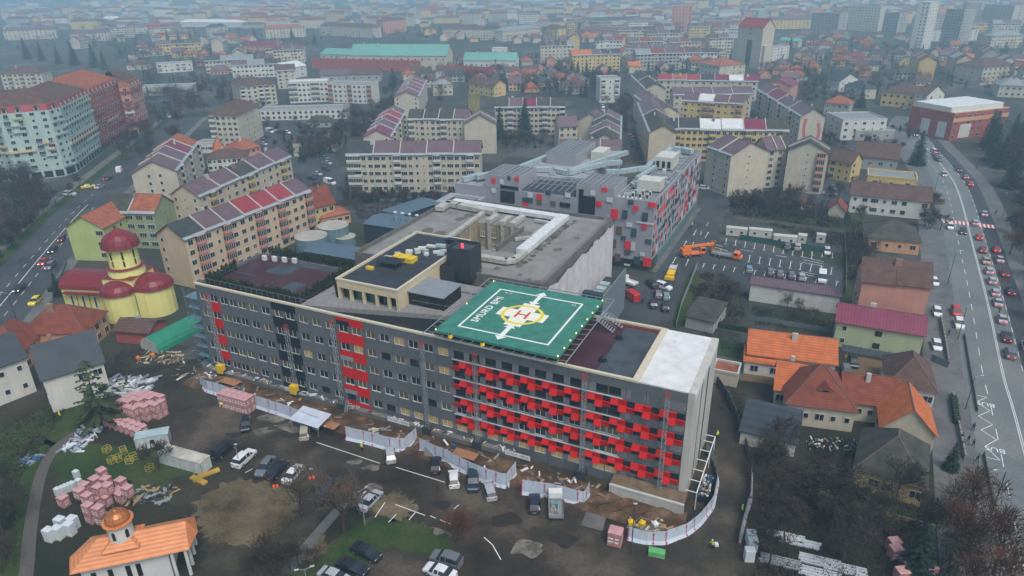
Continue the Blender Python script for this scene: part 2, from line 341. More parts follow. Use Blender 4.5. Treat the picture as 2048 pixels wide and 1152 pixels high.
# ---------------- the hospital ----------------
SO=P(388.4,565.7,22).xy; SE_=P(1380,786,22).xy; SANG=math.atan2((SE_-SO).y,(SE_-SO).x)
SM=Matrix.Translation((*SO,0))@Matrix.Rotation(SANG,4,'Z')
def S(u,v,z=0): return SM@Vector((u,v,z))
def site(name,label,cat,u=0,v=0,z=0,group=None):
    return empty(name,S(u,v,z),SANG,label,cat,group)
GREY=M('grey cladding',(.1,.106,.112),.7,.08,.8,per=.06,spec=.4); GREYP=M('pale grey pier',(.15,.155,.16),.7,.08,.8,per=.08)
RED=M('red cladding',(.5,.006,.005),.55,.06,1,per=.05); NAVY=M('dark navy cladding',(.008,.014,.022),.5,.1,1); DARK=M('dark opening',(.012,.014,.016),.35,0,1)
GLASS=M('window glass',(.015,.02,.024),.12,0,1,spec=.7); GLASSG=M('greenish glass',(.03,.06,.055),.12,0,1,spec=.7)
LIT=M('lit room',(.14,.11,.045),.6,.5,1.3,emit=(1,.72,.28,.1)); LITD=M('dim lit room',(.038,.036,.026),.6,.4,1.3,emit=(1,.75,.35,.025))
FRAME=M('white window frame',(.5,.52,.5),.6,.05,1); FRAMED=M('dark frame',(.04,.045,.05),.6,0,1); ALU=M('aluminium sill',(.5,.52,.54),.45,.06,1,metal=.3)
STEEL=M('galvanised steel',(.3,.33,.34),.5,.12,2,metal=.35); STEELD=M('dark steel',(.035,.04,.045),.6,.1,2); ZINC=M('zinc duct',(.36,.44,.44),.5,.18,1.2,streak=.1,metal=.2)
OFFW=M('off-white end wall',(.42,.41,.36),.9,.08,.3,streak=.12); SAND_C=M('cream coping',(.47,.43,.32),.85,.06,1)
TAR=M('black roof membrane',(.024,.03,.034),.45,.25,.5,bump=.1,bs=2,kind='wet'); TARB=M('slate blue membrane',(.045,.055,.065),.5,.3,.35,kind='wet')
MAROON=M('maroon rubber',(.045,.016,.02),.7,.3,.25,bump=.1,bs=3); WROOF=M('white membrane',(.56,.56,.54),.7,.13,.45,bump=.25,bs=.8); CONC=M('light concrete roof',(.19,.185,.17),.85,.18,.25)
CONCD=M('weathered concrete',(.13,.125,.115),.9,.22,.5); TERR=M('terrace paving',(.2,.195,.185),.85,.14,1.2); YEL=M('yellow tarp',(.65,.42,.01),.6,.1,2); BLK=M('black panel',(.012,.013,.014),.5,.1,1)
ORNG=M('orange paint',(.65,.18,.02),.6,.1,1)
HW=site('hospital_building','long grey clad hospital wing under construction with red panels, rooftop helipad standing on it','hospital')
# core of the wing
b=MB().mat(DARK); b.box(.3,109.0,.35,19.9,-.5,20.6); b.build('inner_core',HW)
b=MB().mat(OFFW); b.box(108.75,109.9,-.05,20.3,0,22.0); b.build('end_wall',HW)
b=MB().mat(FRAMED); b.box(109.9,110.02,11.5,11.9,0,20.8); b.box(109.9,109.98,6.0,6.15,1,21.5); b.build('drainpipe',HW)
b=MB().mat(CONCD); b.box(0,.32,.35,20.3,0,21.8); b.box(.3,109,19.9,20.3,0,21.8); b.build('back_wall',HW)
b=MB().mat(WROOF); b.box(100.6,109.95,.1,20.2,20.6,21.95); b.build('white_roof',HW)
b=MB().mat(SAND_C)
b.box(-.15,100.6,-.12,.5,21.7,22.1); b.box(99.4,100.6,.5,20.3,21.7,22.08); b.box(72,99.4,19.7,20.35,21.7,22.09); b.build('parapet_coping',HW)
b=MB().mat(GREY); b.box(.0,108.7,.04,.34,20.0,21.7); b.build('parapet_wall',HW)
b=MB().mat(TARB); b.box(92.6,99.3,.6,19.6,20.6,21.2); b.build('roof_membrane',HW)
b=MB().mat(MAROON); b.box(60,92.6,.6,19.6,20.6,21.2); b.build('roof_membrane',HW)
b=MB().mat(MAROON); b.box(1.3,28.5,1.6,21.2,20.6,21.55); b.build('roof_deck',HW)
b=MB().mat(TARB); b.face((9,12,21.57),(15,12,21.57),(15,17,21.57),(9,17,21.57)); b.face((19,5,21.57),(23,5,21.57),(23,10,21.57),(19,10,21.57)); b.face((12,17,21.57),(25,18,21.57),(24,20.6,21.57),(12,20,21.57)); b.build('roof_patch',HW)
b=MB().mat(TAR); b.box(28.5,60,.5,19.9,20.3,20.5); b.build('roof_membrane',HW)
b=MB().mat(M('red roof edge',(.2,.03,.03),.6,.1,1)); b.box(88,99.2,19.3,19.6,21.2,21.6); b.box(99.1,99.35,.8,19.3,21.2,21.6); b.build('upstand',HW)
b=MB().mat(TERR); b.prism([(28.5,.8),(30,1.6),(58,8.8),(62,9.6),(62,24),(34,24),(33.5,7),(28.8,12)],20.6,21.6); b.build('terrace',HW)
# windows of the street front: 33 columns, six rows
def mesh_window(name,w,h,fr,glass,mull=1,fd=.12,sill=True,t=.07):
    b=MB().mat(fr)
    b.box(-w/2,w/2,-fd,0,h/2-t,h/2); b.box(-w/2,w/2,-fd,0,-h/2,-h/2+t); b.box(-w/2,-w/2+t,-fd,0,-h/2+t,h/2-t); b.box(w/2-t,w/2,-fd,0,-h/2+t,h/2-t)
    for k in range(mull):
        x=-w/2+w*(k+1)/(mull+1); b.box(x-t/2,x+t/2,-fd*.9,0,-h/2+t,h/2-t)
    if sill: b.box(-w/2-.05,w/2+.05,-fd-.1,0,-h/2-.1,-h/2)
    me=b.mesh(name); g=MB().mat(glass); g.face((-w/2+t,-.02,-h/2+t),(w/2-t,-.02,-h/2+t),(w/2-t,-.02,h/2-t),(-w/2+t,-.02,h/2-t)); return me,g.mesh(name+'_pane')
def front_win(glass,mull=1): return mesh_window('window',2.15,1.62,FRAME if mull else FRAMED,glass,mull,.1)
WG=front_win(GLASS); WL=front_win(LIT); WD=front_win(LITD); WX=front_win(GLASS,0); WGG=front_win(GLASSG)
cent=[2.0,5.0,8.0,10.6,13.2,16.4,19.8,23.4,26.4,29.9,33.4,36.8,40.1,43.3]+[46.7+6.6*(i//2)+(3.25 if i%2 else 0) for i in range(14)]+[94.3,96.6,100.5,103.5]
zr=[19.08,14.98,10.9,6.8,2.85]
wr=random.Random(4)
sp_l=MB().mat(GREY); 
def panel_mesh(w,h,mat,d=.16):
    b=MB().mat(mat); b.box(-w/2,w/2,-d,0,-h/2,h/2); return b.mesh('panel')
pm={}
def panel(name,u0,u1,z0,z1,mat,y=.3,d=.3,parent=HW):
    key=(round(u1-u0,2),round(z1-z0,2),mat.name,d)
    if key not in pm: pm[key]=panel_mesh(u1-u0,z1-z0,mat,d)
    return put(name,pm[key],parent,((u0+u1)/2,y,(z0+z1)/2))
edges=[0.0]+[(a+b)/2 for a,b in zip(cent,cent[1:])]+[108.7]
for ci,u in enumerate(cent):
    e0,e1=edges[ci]+.035,edges[ci+1]-.035
    darkcol=21.6<u<28.2; redcol=38.4<u<45
    zz_=[22-.3]+[q for z in zr for q in(z+.81,z-.81)]+[-.2]
    for r in range(0,len(zz_),2):
        z1,z0=zz_[r],zz_[r+1]; 
        mat=GREY
        if darkcol: mat=NAVY
        if redcol: mat=RED
        if 3.2<u<6.6 and r in(2,4,6,8): mat=RED
        cut=0
        if redcol and ci==12 and r in(0,4,8): # the stepped red panels
            panel('spandrel_panel',e0,e1,z0+1.0,z1,RED); panel('spandrel_panel',e0,e1,z0,z0+.97,STEEL if r else NAVY); continue
        if z1-z0>.2: panel('spandrel_panel',e0,e1,z0,z1,mat)
    for r,z in enumerate(zr):
        w=2.15
        if u>65.2 and r>=1 and u<94: pass
        a=wr.random()
        if u-1.08>e0: panel('pier_panel',e0,u-1.08,z-.8,z+.8,GREYP if u>48 else GREY,d=.26)
        if u+1.08<e1: panel('pier_panel',u+1.08,e1,z-.8,z+.8,GREYP if u>48 else GREY,d=.26)
        if u>99: panel('blind_panel',u-1.07,u+1.07,z-.8,z+.8,GREY,d=.27); continue
        if r==4 and u>52: k=WL
        elif u<66 and r<=2: k=WL if a<.07 else WD if a<.35 else (WX if u>46 and r==1 else WG)
        elif u>48 and r<2: k=WX
        else: k=WG if a<.6 else WGG if a<.75 else WD if a<.9 else WX
        o=put('window',k[0],HW,(u,.2,z)); p=put('pane',k[1],o,(0,0,0))
        if r==4 and u>64:
            pass
# the red and black relief bands
sq={}
def square(w,h,mat,kind):
    if (mat.name,kind) not in sq:
        b=MB().mat(mat); t,bo={0:(.06,.06),1:(.1,.6),2:(.3,.06)}[kind]
        v=[(-w/2,-t,h/2),(w/2,-t,h/2),(w/2,0,h/2),(-w/2,0,h/2),(-w/2,-bo,-h/2),(w/2,-bo,-h/2),(w/2,0,-h/2),(-w/2,0,-h/2)]
        b.idx(v,[(0,4,5,1),(0,1,2,3),(7,6,5,4),(0,3,7,4),(1,5,6,2)]); sq[(mat.name,kind)]=b.mesh('tile')
    return sq[(mat.name,kind)]
n_sq=0
for r in range(1,5):
    ztop=[17.95,13.9,9.8,5.75][r-1]
    u=65.2; k=0
    while u<108.4:
        w=1.4
        for row in(0,1):
            ph=(k+(0 if row==0 else 2))%3
            skip=(94.6<u<101.5 and row==0 and r>0) and ((u<99 and r in(1,2,3,4) and ph!=0) )
            mat=NAVY if ph==0 else RED; kind=1 if ph==1 else 2
            if mat is NAVY: kind=0
            put('relief_tile',square(1.38,1.12,mat,kind),HW,(u+.7,.0,ztop-.6-1.14*row-(u>98)*.2)); n_sq+=1
        u+=w; k+=1
    b=MB().mat(ALU); b.box(65,98,-.25,.02,ztop+.02,ztop+.14); b.build('ledge',HW)
# helipad
HP=site('helipad','square green rooftop helipad with white outline and letter H in a yellow ring','helipad',74.5,11.1,0)
HG=M('green helipad paint',(.035,.16,.115),.6,.2,.5,bump=.12,bs=12); PW=M('white pad paint',(.62,.66,.6),.7,.06,2); PY=M('yellow pad paint',(.62,.5,.06),.7,.08,2); PR_=M('red pad paint',(.45,.04,.05),.7,.08,2); PC=M('cream cross paint',(.66,.64,.5),.7,.06,2)
hs=12.3
b=MB().mat(HG); b.box(-hs,hs,-hs,hs,23.55,24.0); b.build('deck',HP)
def ring(name,ro,ri,z,mat,parent,n=48):
    b=MB().mat(mat)
    for i in range(n):
        a,c=2*PI*i/n,2*PI*(i+1)/n
        b.face((ri*math.cos(a),ri*math.sin(a),z),(ro*math.cos(a),ro*math.sin(a),z),(ro*math.cos(c),ro*math.sin(c),z),(ri*math.cos(c),ri*math.sin(c),z))
    return b.build(name,parent)
def flat(name,pts,z,mat,parent): b=MB().mat(mat); b.face(*[(x,y,z) for x,y in pts]); return b.build(name,parent)
q=9.15
for a in range(4):
    c,s=[(1,0),(0,1),(-1,0),(0,-1)][a]
    pts=[(-q,-q),(q,-q),(q-.4,-q+.4),(-q+.4,-q+.4)]
    flat('white_border',[(x*c-y*s,x*s+y*c) for x,y in pts],24.01,PW,HP)
CR=[(-1.7,-4.8),(1.7,-4.8),(1.7,-1.7),(4.8,-1.7),(4.8,1.7),(1.7,1.7),(1.7,4.8),(-1.7,4.8),(-1.7,1.7),(-4.8,1.7),(-4.8,-1.7),(-1.7,-1.7)]
b=MB().mat(PC)
b.face(*[(x,y,24.015) for x,y in[(-1.7,-4.9),(1.7,-4.9),(1.7,4.9),(-1.7,4.9)]]); b.face(*[(x,y,24.015) for x,y in[(-4.9,-1.7),(-1.7,-1.7),(-1.7,1.7),(-4.9,1.7)]]); b.face(*[(x,y,24.015) for x,y in[(1.7,-1.7),(4.9,-1.7),(4.9,1.7),(1.7,1.7)]])
b.build('cross',HP)
ring('ring',4.15,3.5,24.025,PY,HP)
b=MB().mat(PR_)
for x0,x1,y0,y1 in[(-1.25,-.8,-1.5,1.5),(.8,1.25,-1.5,1.5),(-.8,.8,-.22,.22)]: b.face((x0,y0,24.035),(x1,y0,24.035),(x1,y1,24.035),(x0,y1,24.035))
hb=b.build('letter_H',HP)
ang=math.radians(2)
for sgn in(1,-1):
    pts=[(0,10.9),(-1.15,9.4),(-.45,9.4),(-.45,5.9),(-1.15,5.9),(0,4.4),(1.15,5.9),(.45,5.9),(.45,9.4),(1.15,9.4)]
    flat('direction_arrow',[(x*sgn,y*sgn) for x,y in pts],24.045,PW,HP)
text('SMURD BMI',(-7.15,-.4,24.05),2.1,PI/2,PW,HP,bold=.045,sp=1.12)
text('15',(7.6,7.9,24.05),1.1,PI,PW,HP); text('C F',(-6.6,7.9,24.05),1.1,PI,PW,HP)
# steel underframe and safety net
b=MB().mat(STEEL)
for s_ in(-1,1):
    b.bar((-hs-1.6,s_*(hs+1.6),23.7),(hs+1.6,s_*(hs+1.6),23.7),.09); b.bar((s_*(hs+1.6),-hs-1.6,23.7),(s_*(hs+1.6),hs+1.6,23.7),.09)
for i in range(13):
    t=-hs+i*2*hs/12
    for s_ in(-1,1): b.bar((t,s_*hs,23.5),(t,s_*(hs+1.6),23.7),.05); b.bar((s_*hs,t,23.5),(s_*(hs+1.6),t,23.7),.05)
b.build('safety_net_frame',HP)
b=MB().mat(STEELD)
for i in range(5):
    for j in range(5): b.bar((-10+5*i,-10+5*j if j else -9,21.0),(-10+5*i,-10+5*j if j else -9,23.55),.15)
b.build('support_posts',HP)
LY=M('yellow light',(.8,.75,.1),.4,0,1,emit=(1,.95,.3,.8))
lm=MB().mat(LY); lm.cyl(0,0,0,.22,.14,.1,6); lme=lm.mesh('edge_light')
for i in range(9):
    t=-hs+.3+i*(2*hs-.6)/8; put('edge_light',lme,HP,(hs-.25,t,24.0))
    if i%4==0: put('edge_light',lme,HP,(-hs+.25,t,24.0))
for u,v in[(-8.5,-12.9),(-1.8,-13.2)]:
    b=MB().mat(YEL); b.cyl(0,0,0,.55,.45,.35,8); b.mat(STEELD); b.cyl(0,0,.55,.7,.3,.25,6); b.build('floodlight',HP,(u,v,23.65))
st=site('metal_stair','galvanised steel staircase leading off the helipad to the dark roof','staircase',86.5,14,0)
for fl,(u0,v0,du) in enumerate([(1.3,5.0,4.6),(1.2,2.6,3.6)]):
    for k in range(8):
        b=MB().mat(STEEL); b.box(u0+du*k/8,u0+du*(k+.55)/8,v0-.9,v0+.9,23.4-.28*k-.06,23.4-.28*k); b.build('tread',st)
    b=MB().mat(STEEL); b.bar((u0,v0-1,23.6),(u0+du,v0-1,21.6),.06); b.bar((u0,v0+1,23.6),(u0+du,v0+1,21.6),.06); b.build('stringer',st)
for u,v in[(92.5,5.5),(92.7,14.5),(77,8),(82,4)]:
    o=site('roof_vent','black roof vent cowl %s'%({92.5:'on slate blue roof, nearer the front edge',92.7:'on slate blue roof, nearer the rear edge',77:'on maroon roof under the helipad edge',82:'on maroon roof by the pad frame'}[u]),'vent',u,v,21.2)
    b=MB().mat(BLK); b.cyl(0,0,0,.12,.9,.9,8); b.cyl(0,0,.12,.6,.3,.3,8); b.cyl(0,0,.6,.8,.55,.2,8); b.build('cowl',o)
# helpers for rooftop buildings
def sbox(parent,name,u0,u1,v0,v1,z0,z1,mat,top=True):
    b=MB().mat(mat); b.box(u0,u1,v0,v1,z0,z1,top=top); return b.build(name,parent)
def parapet(parent,u0,u1,v0,v1,z0,z1,mat,t=.4,name='parapet'):
    b=MB().mat(mat); b.box(u0,u1,v0,v0+t,z0,z1); b.box(u0,u1,v1-t,v1,z0,z1); b.box(u0,u0+t,v0+t,v1-t,z0,z1); b.box(u1-t,u1,v0+t,v1-t,z0,z1); return b.build(name,parent)
PAV=site('rooftop_pavilion','cream rooftop pavilion with black roof and terrace windows','building')
CRM=M('pale cream render',(.5,.42,.27),.85,.06,.6)
sbox(PAV,'wall',34,49,6.9,38,24.3,25.9,CRM); sbox(PAV,'inner_room',34.4,48.6,8.6,37.8,20.5,24.3,DARK)
for u in(34.0,37.0,40.2,43.4,46.4,48.5): sbox(PAV,'column',u,u+.55 if u<48 else 49,6.95,7.6,21.6,24.3,CRM)
sbox(PAV,'wall',48.5,48.98,7.6,37.9,21.5,24.3,CRM); sbox(PAV,'wall',34.02,34.4,7.6,37.9,21.5,24.3,CRM)
for u in(37.6,40.8): sbox(PAV,'window',u,u+2.5,8.2,8.5,21.7,24.2,M('green glass',(.02,.1,.07),.15,.1,1,spec=.7))
for u in(34.6,44,47): sbox(PAV,'window',u,u+(2.3 if u<46 else 1.4),8.2,8.5,21.7,24.2,GLASS)
sbox(PAV,'roof',34.5,48.5,7.4,37.5,25.9,25.98,TAR); parapet(PAV,33.8,49.1,6.8,38.1,25.9,26.3,SAND_C,.5)
AX=site('rooftop_annex','low black clad rooftop annex with pale grey metal roof beside the pavilion','building')
sbox(AX,'wall',49.2,57.4,10.6,17.8,21.5,24.4,BLK); sbox(AX,'roof',49.0,57.6,10.3,18.2,24.4,24.6,M('pale metal roof',(.2,.22,.24),.5,.1,.7,kind='seam')); sbox(AX,'window',52,54,10.5,10.62,22.2,23.8,GLASS)
TW=site('stair_tower','black panelled stair tower with open tops beside the pavilion','tower')
SLB=M('charcoal panel',(.03,.033,.038),.6,.08,.6,per=.05)
parapet(TW,49.2,52.2,23.3,29,21.5,25.4,SLB,.25,'wall'); sbox(TW,'roof',49.45,51.95,23.55,28.75,21.5,24.3,TAR)
parapet(TW,49.6,55.3,25.9,31.3,21.5,28.9,SLB,.25,'wall'); sbox(TW,'roof',49.85,55.05,26.15,31.05,21.5,28.2,TARB)
sbox(TW,'door',52.21,52.3,24.2,25.4,21.6,23.8,DARK); sbox(TW,'warning_light',52,52.5,28,28.5,28.2,29.2,M('red beacon',(.7,.05,.1),.5,0,1,emit=(1,.1,.15,.5)))
# middle block
MBK=site('hospital_building','older concrete roofed hospital block with silver ducts round a light well','hospital')
parapet(MBK,22,71.4,28.6,77,0,21.6,CONCD,49.4*.24,'wall')
sbox(MBK,'roof_slab',23.0,37.9,29.5,76.4,21.6,21.75,CONC); sbox(MBK,'roof_slab',52.6,70.8,29.5,76.4,21.6,21.75,CONC); sbox(MBK,'roof_slab',37.9,52.6,62.0,76.4,21.6,21.75,CONC); sbox(MBK,'roof_slab',37.9,52.6,29.5,44,21.6,21.75,CONC)
WEL=M('stained beige render',(.3,.25,.17),.9,.2,.4,streak=.3)
for a in((37.9,38.2,44,62),(52.3,52.6,44,62)): sbox(MBK,'light_well_wall',*a,8,21.7,WEL)
for a in((38.2,52.3,61.7,62),(38.2,52.3,44,44.3)): sbox(MBK,'light_well_wall',*a,8,21.7,WEL)
sbox(MBK,'light_well_floor',38.2,52.3,44.3,61.7,8,8.2,CONCD)
for i in range(4):
    for z in(18.6,15.2,11.8):
        o=put('window',mesh_window('window',1.3,1.5,FRAME,GLASS,1)[0] if i+z<19 else bpy.data.objects['window'].data,MBK,(39.8+3.4*i,61.68,z)); 
        if i+z>=19: o.scale=(.6,1,.9)
parapet(MBK,22,71.4,28.6,77,21.6,22.6,CONCD,.3)
GR=M('pink grey railing',(.3,.25,.25),.7,.1,1)
b=MB().mat(GR)
for k in range(80):
    v=30+k*.58; b.bar((70.9,v,22),(70.9,v,23.6),.035)
b.bar((70.9,29,23.6),(70.9,77,23.6),.06); b.bar((70.9,29,22.9),(70.9,77,22.9),.04); b.build('railing',MBK)
b=MB().mat(GR)
for k in range(34):
    u=56+k*.45; b.bar((u,29,22),(u,29,23.4),.03)
b.bar((56,29,23.4),(71,29,23.4),.05); b.build('railing',MBK)
WRAP=M('white sheeting',(.52,.5,.5),.7,.1,.4,bump=.3,bs=1); PINK=M('red print',(.55,.1,.2),.7,.1,1)
wv=[]; N=34
b=MB().mat(WRAP)
for i in range(N):
    v0=29.6+47.4*i/N; v1=29.6+47.4*(i+1)/N
    f=lambda v:72.2+.12*math.sin(v*1.3)+.15*math.sin(v*.37); zt=lambda v:21.9-.9*abs(math.sin(v*.31))-.5*abs(math.sin(v*1.1))
    b.face((f(v0),v0,0),(f(v1),v1,0),(f(v1),v1,zt(v1)),(f(v0),v0,zt(v0)))
b.face((72.2,77,0),(71.5,78,0),(71.5,78,21.4),(72.2,77,21.4)); b.build('facade_wrap',MBK)
b=MB().mat(PINK)
for i in range(26):
    for k in range(5):
        v=31+i*1.75; z=3+k*4+(i%2)*1.5; x=72.2+.12*math.sin(v*1.3)+.15*math.sin(v*.37)+.25
        b.face((x,v,z),(x,v+.9,z+.5),(x,v+.9,z+.62),(x,v,z+.12))
b.build('printed_marks',MBK)
# ducts: path of boxes
def duct(pts,w,h,z,mat,name='air_duct',label='duct',group=None,parent=None):
    b=MB().mat(mat)
    for (a,c) in zip(pts,pts[1:]):
        a=Vector(a);c=Vector(c);d=(c-a).normalized();n=Vector((-d.y,d.x)); e=w/2
        q=[a-n*e-d*e*.2,a+n*e-d*e*.2,c+n*e+d*e*.2,c-n*e+d*e*.2]
        b.prism([(x,y) for x,y in q],z,z+h,bottom=True)
        L=(c-a).length; k=1
        while k*1.4<L:
            p=a+d*k*1.4; q=[p-n*(e+.06)-d*.05,p-n*(e+.06)+d*.05,p+n*(e+.06)+d*.05,p+n*(e+.06)-d*.05]; q.reverse() if 0 else None
            b.prism([(x,y) for x,y in reversed(q)],z-.02,z+h+.06); k+=1
    return b.build(name,parent)
DW=M('white duct cladding',(.55,.56,.55),.6,.1,.6,streak=.1); DG=M('dusty duct',(.36,.35,.31),.6,.2,.8)
o=site('air_duct','broad white clad air duct turning a corner on the concrete roof','air duct')
duct([(25,72.6),(59.5,71)],2.6,1.1,22.3,DW,'duct_run',parent=o); duct([(59.5,72),(59.6,44)],2.8,1.3,22.2,DW,'duct_run',parent=o)
o=site('air_duct','dusty segmented duct looping round the near edge of the light well','air duct')
duct([(50.5,37.2),(58.6,37.2),(60.2,38.6),(60.2,44)],1.7,1.0,22.2,DG,'duct_run',parent=o)
o=site('air_duct','wide ribbed duct with curved end along the far left roof edge','air duct')
duct([(24.5,65),(24,70.5),(28,70),(40,68.5)],2.6,1.2,22.2,DG,'duct_run',parent=o); duct([(37,68),(38.2,46)],1.3,.8,22,DG,'duct_run',parent=o)
for i,(u,v,w) in enumerate([(42,63.4,5),(46,63.4,5),(49,64,7)]):
    o=site('air_duct','duct climbing out of the light well, %s of three'%('left one','middle one','right one')[i],'air duct')
    duct([(u,61.2),(u,61.2+w)],1.5,1.2,22.0,DG,'duct_run',parent=o); sbox(o,'drop',u-.4,u+.4,61.0,61.6,12,23,DG)
o=site('air_duct','low silver duct run enclosing the small roof behind the well','air duct'); duct([(53,67.5),(57.4,67),(57.2,55),(54,52)],.9,.7,22,DG,'duct_run',parent=o)
sbox(MBK,'parapet',52.6,53,44,60,21.7,23.2,CONCD); sbox(MBK,'roof_patch',53,58,45,60,21.76,21.8,CONCD)
# side canopy boxes right of the wrapped wall
o=site('plant_enclosure','dark blue metal box with pale grey side wall beside the wrapped block','enclosure')
sbox(o,'wall',73,78.2,50,52,0,12,M('blue black metal',(.02,.035,.05),.5,.1,1)); sbox(o,'wall',78.2,78.5,50,69,0,12,M('grey blue metal',(.14,.18,.19),.6,.08,1)); sbox(o,'roof',73,78.2,52,69,8.5,8.7,TAR)
for i in range(3): sbox(o,'chiller',74.2,76.6,53.5+3*i,55.6+3*i,8.7,10.6,ZINC)
# rear wings
GP=M('pale grey cassette',(.27,.27,.285),.6,.07,.4,per=.03); GR2=M('grey standing seam',(.17,.18,.19),.5,.1,.6,kind='seam')
AHU_=M('cream plant housing',(.46,.46,.4),.6,.07,.6)
RW=site('hospital_building','rear grey hospital wing with scattered red, white and dark panels','hospital')
sbox(RW,'wall',11.7,66,96.5,112,0,20.6,GP); sbox(RW,'wall',66,78.2,96.8,166,3.2,21.6,GP); sbox(RW,'plinth',66.8,77.4,97.6,165,0,3.2,M('dark glass base',(.03,.045,.05),.3,.1,.5))
sbox(RW,'upper_volume',23,35,96.4,110,20.6,24.9,GP); sbox(RW,'upper_volume',54,65.9,96.45,110,20.6,24.9,GP); sbox(RW,'roof',54.2,65.7,96.7,109.6,24.9,25,GR2); sbox(RW,'roof',23.2,34.8,96.7,109.6,24.9,25,GR2)
sbox(RW,'wall',28,50,112,155,0,21.5,GP); sbox(RW,'upper_volume',31,42,128,150,21.5,25.6,GP); sbox(RW,'roof',31.2,41.8,128.2,149.8,25.6,25.7,GR2)
sbox(RW,'plant_housing',43.5,48,140,149,21.5,24.3,AHU_)
parapet(RW,66,78.2,96.8,166,21.6,22.2,GP,.4); sbox(RW,'roof',66.4,77.8,97.2,165.6,21.6,21.7,GR2); 
for u in(67.3,69.2,75.6,76.8): sbox(RW,'roof_rib',u,u+.5,108,164,21.7,22.1,GR2)
b=MB().mat(STEEL)
for i in range(9): b.bar((36+2*i,97.2,21.8),(36+2*i,110,22.6),.11)
for v in(101,105.5): b.bar((35.5,v,22.4),(53.5,v,22.7),.1)
b.build('pergola_frame',RW); sbox(RW,'roof',35.2,53.8,97,111.8,20.6,20.7,TARB)
for i in range(7):
    sbox(RW,'roof_rib',24+1.6*i,24.5+1.6*i,97,109.5,25,25.25,GR2); sbox(RW,'roof_rib',54.6+1.6*i,55.1+1.6*i,97,109.5,25,25.25,GR2); sbox(RW,'roof_rib',32+1.5*i,32.4+1.5*i,128.4,149.5,25.7,25.95,GR2)
WHP=M('white cassette',(.5,.5,.52),.6,.05,1); TEAL=M('dark teal cassette',(.03,.07,.08),.5,.05,1); RP=M('bright red cassette',(.66,.01,.03),.5,.04,1)
b_=lambda a,c:(880+a/5.675,250+c/5.675); t_=lambda a,c:(1180+a/6.817,270+c/6.817); t2=lambda a,c:(1180+a/6.817,420+c/6.817)
SMI=SM.inverted()
def hit_v(x,y,v):
    d=(_f*FPX+_r*(x-1024)+_u*(576-y)); o=SMI@Vector((0,0,CH)); dd=SMI.to_3x3()@d; t=(v-o.y)/dd.y; q=o+dd*t; return q.x,q.z
def hit_u(x,y,u):
    d=(_f*FPX+_r*(x-1024)+_u*(576-y)); o=SMI@Vector((0,0,CH)); dd=SMI.to_3x3()@d; t=(u-o.x)/dd.x; q=o+dd*t; return q.y,q.z
def fpan(f,x0,y0,x1,y1,mat,name='cassette',v=96.4,par=RW,d=.12):
    a=hit_v(*f(x0,y0),v);c=hit_v(*f(x1,y1),v); return sbox(par,name,min(a[0],c[0]),max(a[0],c[0]),v-d,v,min(a[1],c[1]),max(a[1],c[1]),mat)
for q in [(585,600,632,662,RP),(845,590,895,640,RP),(585,715,633,772,WHP),(680,615,722,672,WHP),(762,580,802,625,TEAL),(685,680,890,740,GLASS),(685,740,848,890,GLASS),(995,762,1052,825,WHP),(938,820,1052,885,TEAL),(940,880,998,932,RP),(1098,780,1158,850,RP),(1098,850,1156,900,LITD),(1198,740,1256,792,TEAL),(1255,860,1312,920,LITD),(1362,875,1476,940,DARK),(1420,765,1480,825,WHP),(1580,725,1622,1000,DARK),(1622,800,1757,1020,GLASS),(1710,740,1757,800,WHP),(1838,705,1900,755,RP),(1770,865,1834,928,RP),(1892,825,1957,880,WHP),(1945,950,2015,1062,RP)]:
    fpan(b_,*q,name='cassette' if q[4] in(RP,WHP,TEAL) else 'window',v=96.35)
for q in [(1180+0,0,0,0,RP)][:0]: pass
for q in [(295,1005,378,1150,RP),(445,1020,510,1145,TEAL),(520,880,592,955,TEAL),(590,962,655,1040,RP),(795,915,888,988,RP),(722,1055,785,1152,TEAL),(228,848,308,920,WHP),(80,900,155,975,RP)]: fpan(t_,*q,v=96.3)
for q in [(720,30,785,165,TEAL),(710,195,775,262,RP),(635,150,865,205,WHP),(495,168,575,235,WHP),(362,220,435,335,LITD),(568,245,630,368,TEAL),(430,350,488,412,TEAL),(248,320,295,385,RP),(272,390,355,520,LITD),(758,395,838,465,TEAL),(478,420,558,550,RP),(555,435,612,555,WHP),(478,550,548,608,TEAL),(342,590,412,702,LITD),(602,628,682,745,TEAL),(685,572,745,632,WHP),(730,645,832,775,RP),(465,728,545,765,WHP)]: fpan(t2,*q,v=96.55,name='window' if q[4] is LITD else 'cassette')
# long right side: a quilt of narrow windows and coloured cassettes
qr=random.Random(9); meshes={}
for row in range(6):
    v=98.0
    while v<164:
        w=qr.choice([1.0,1.2,1.5,2.0]); z0=3.8+row*3.0+qr.choice([0,.3,.5]); h=qr.choice([1.3,1.7,2.3])
        a=qr.random(); mat=GLASS if a<.42 else RP if a<.68 else WHP if a<.84 else TEAL
        if z0+h>21.4: h=21.4-z0
        key=(w,round(h,2),mat.name)
        if key not in meshes:
            b=MB().mat(mat); b.box(0,.1,0,w,0,h); meshes[key]=b.mesh('cassette')
        put('window' if mat is GLASS else 'cassette',meshes[key],RW,(78.2,v,z0)); v+=w+qr.choice([.5,1.0,1.6,2.6])
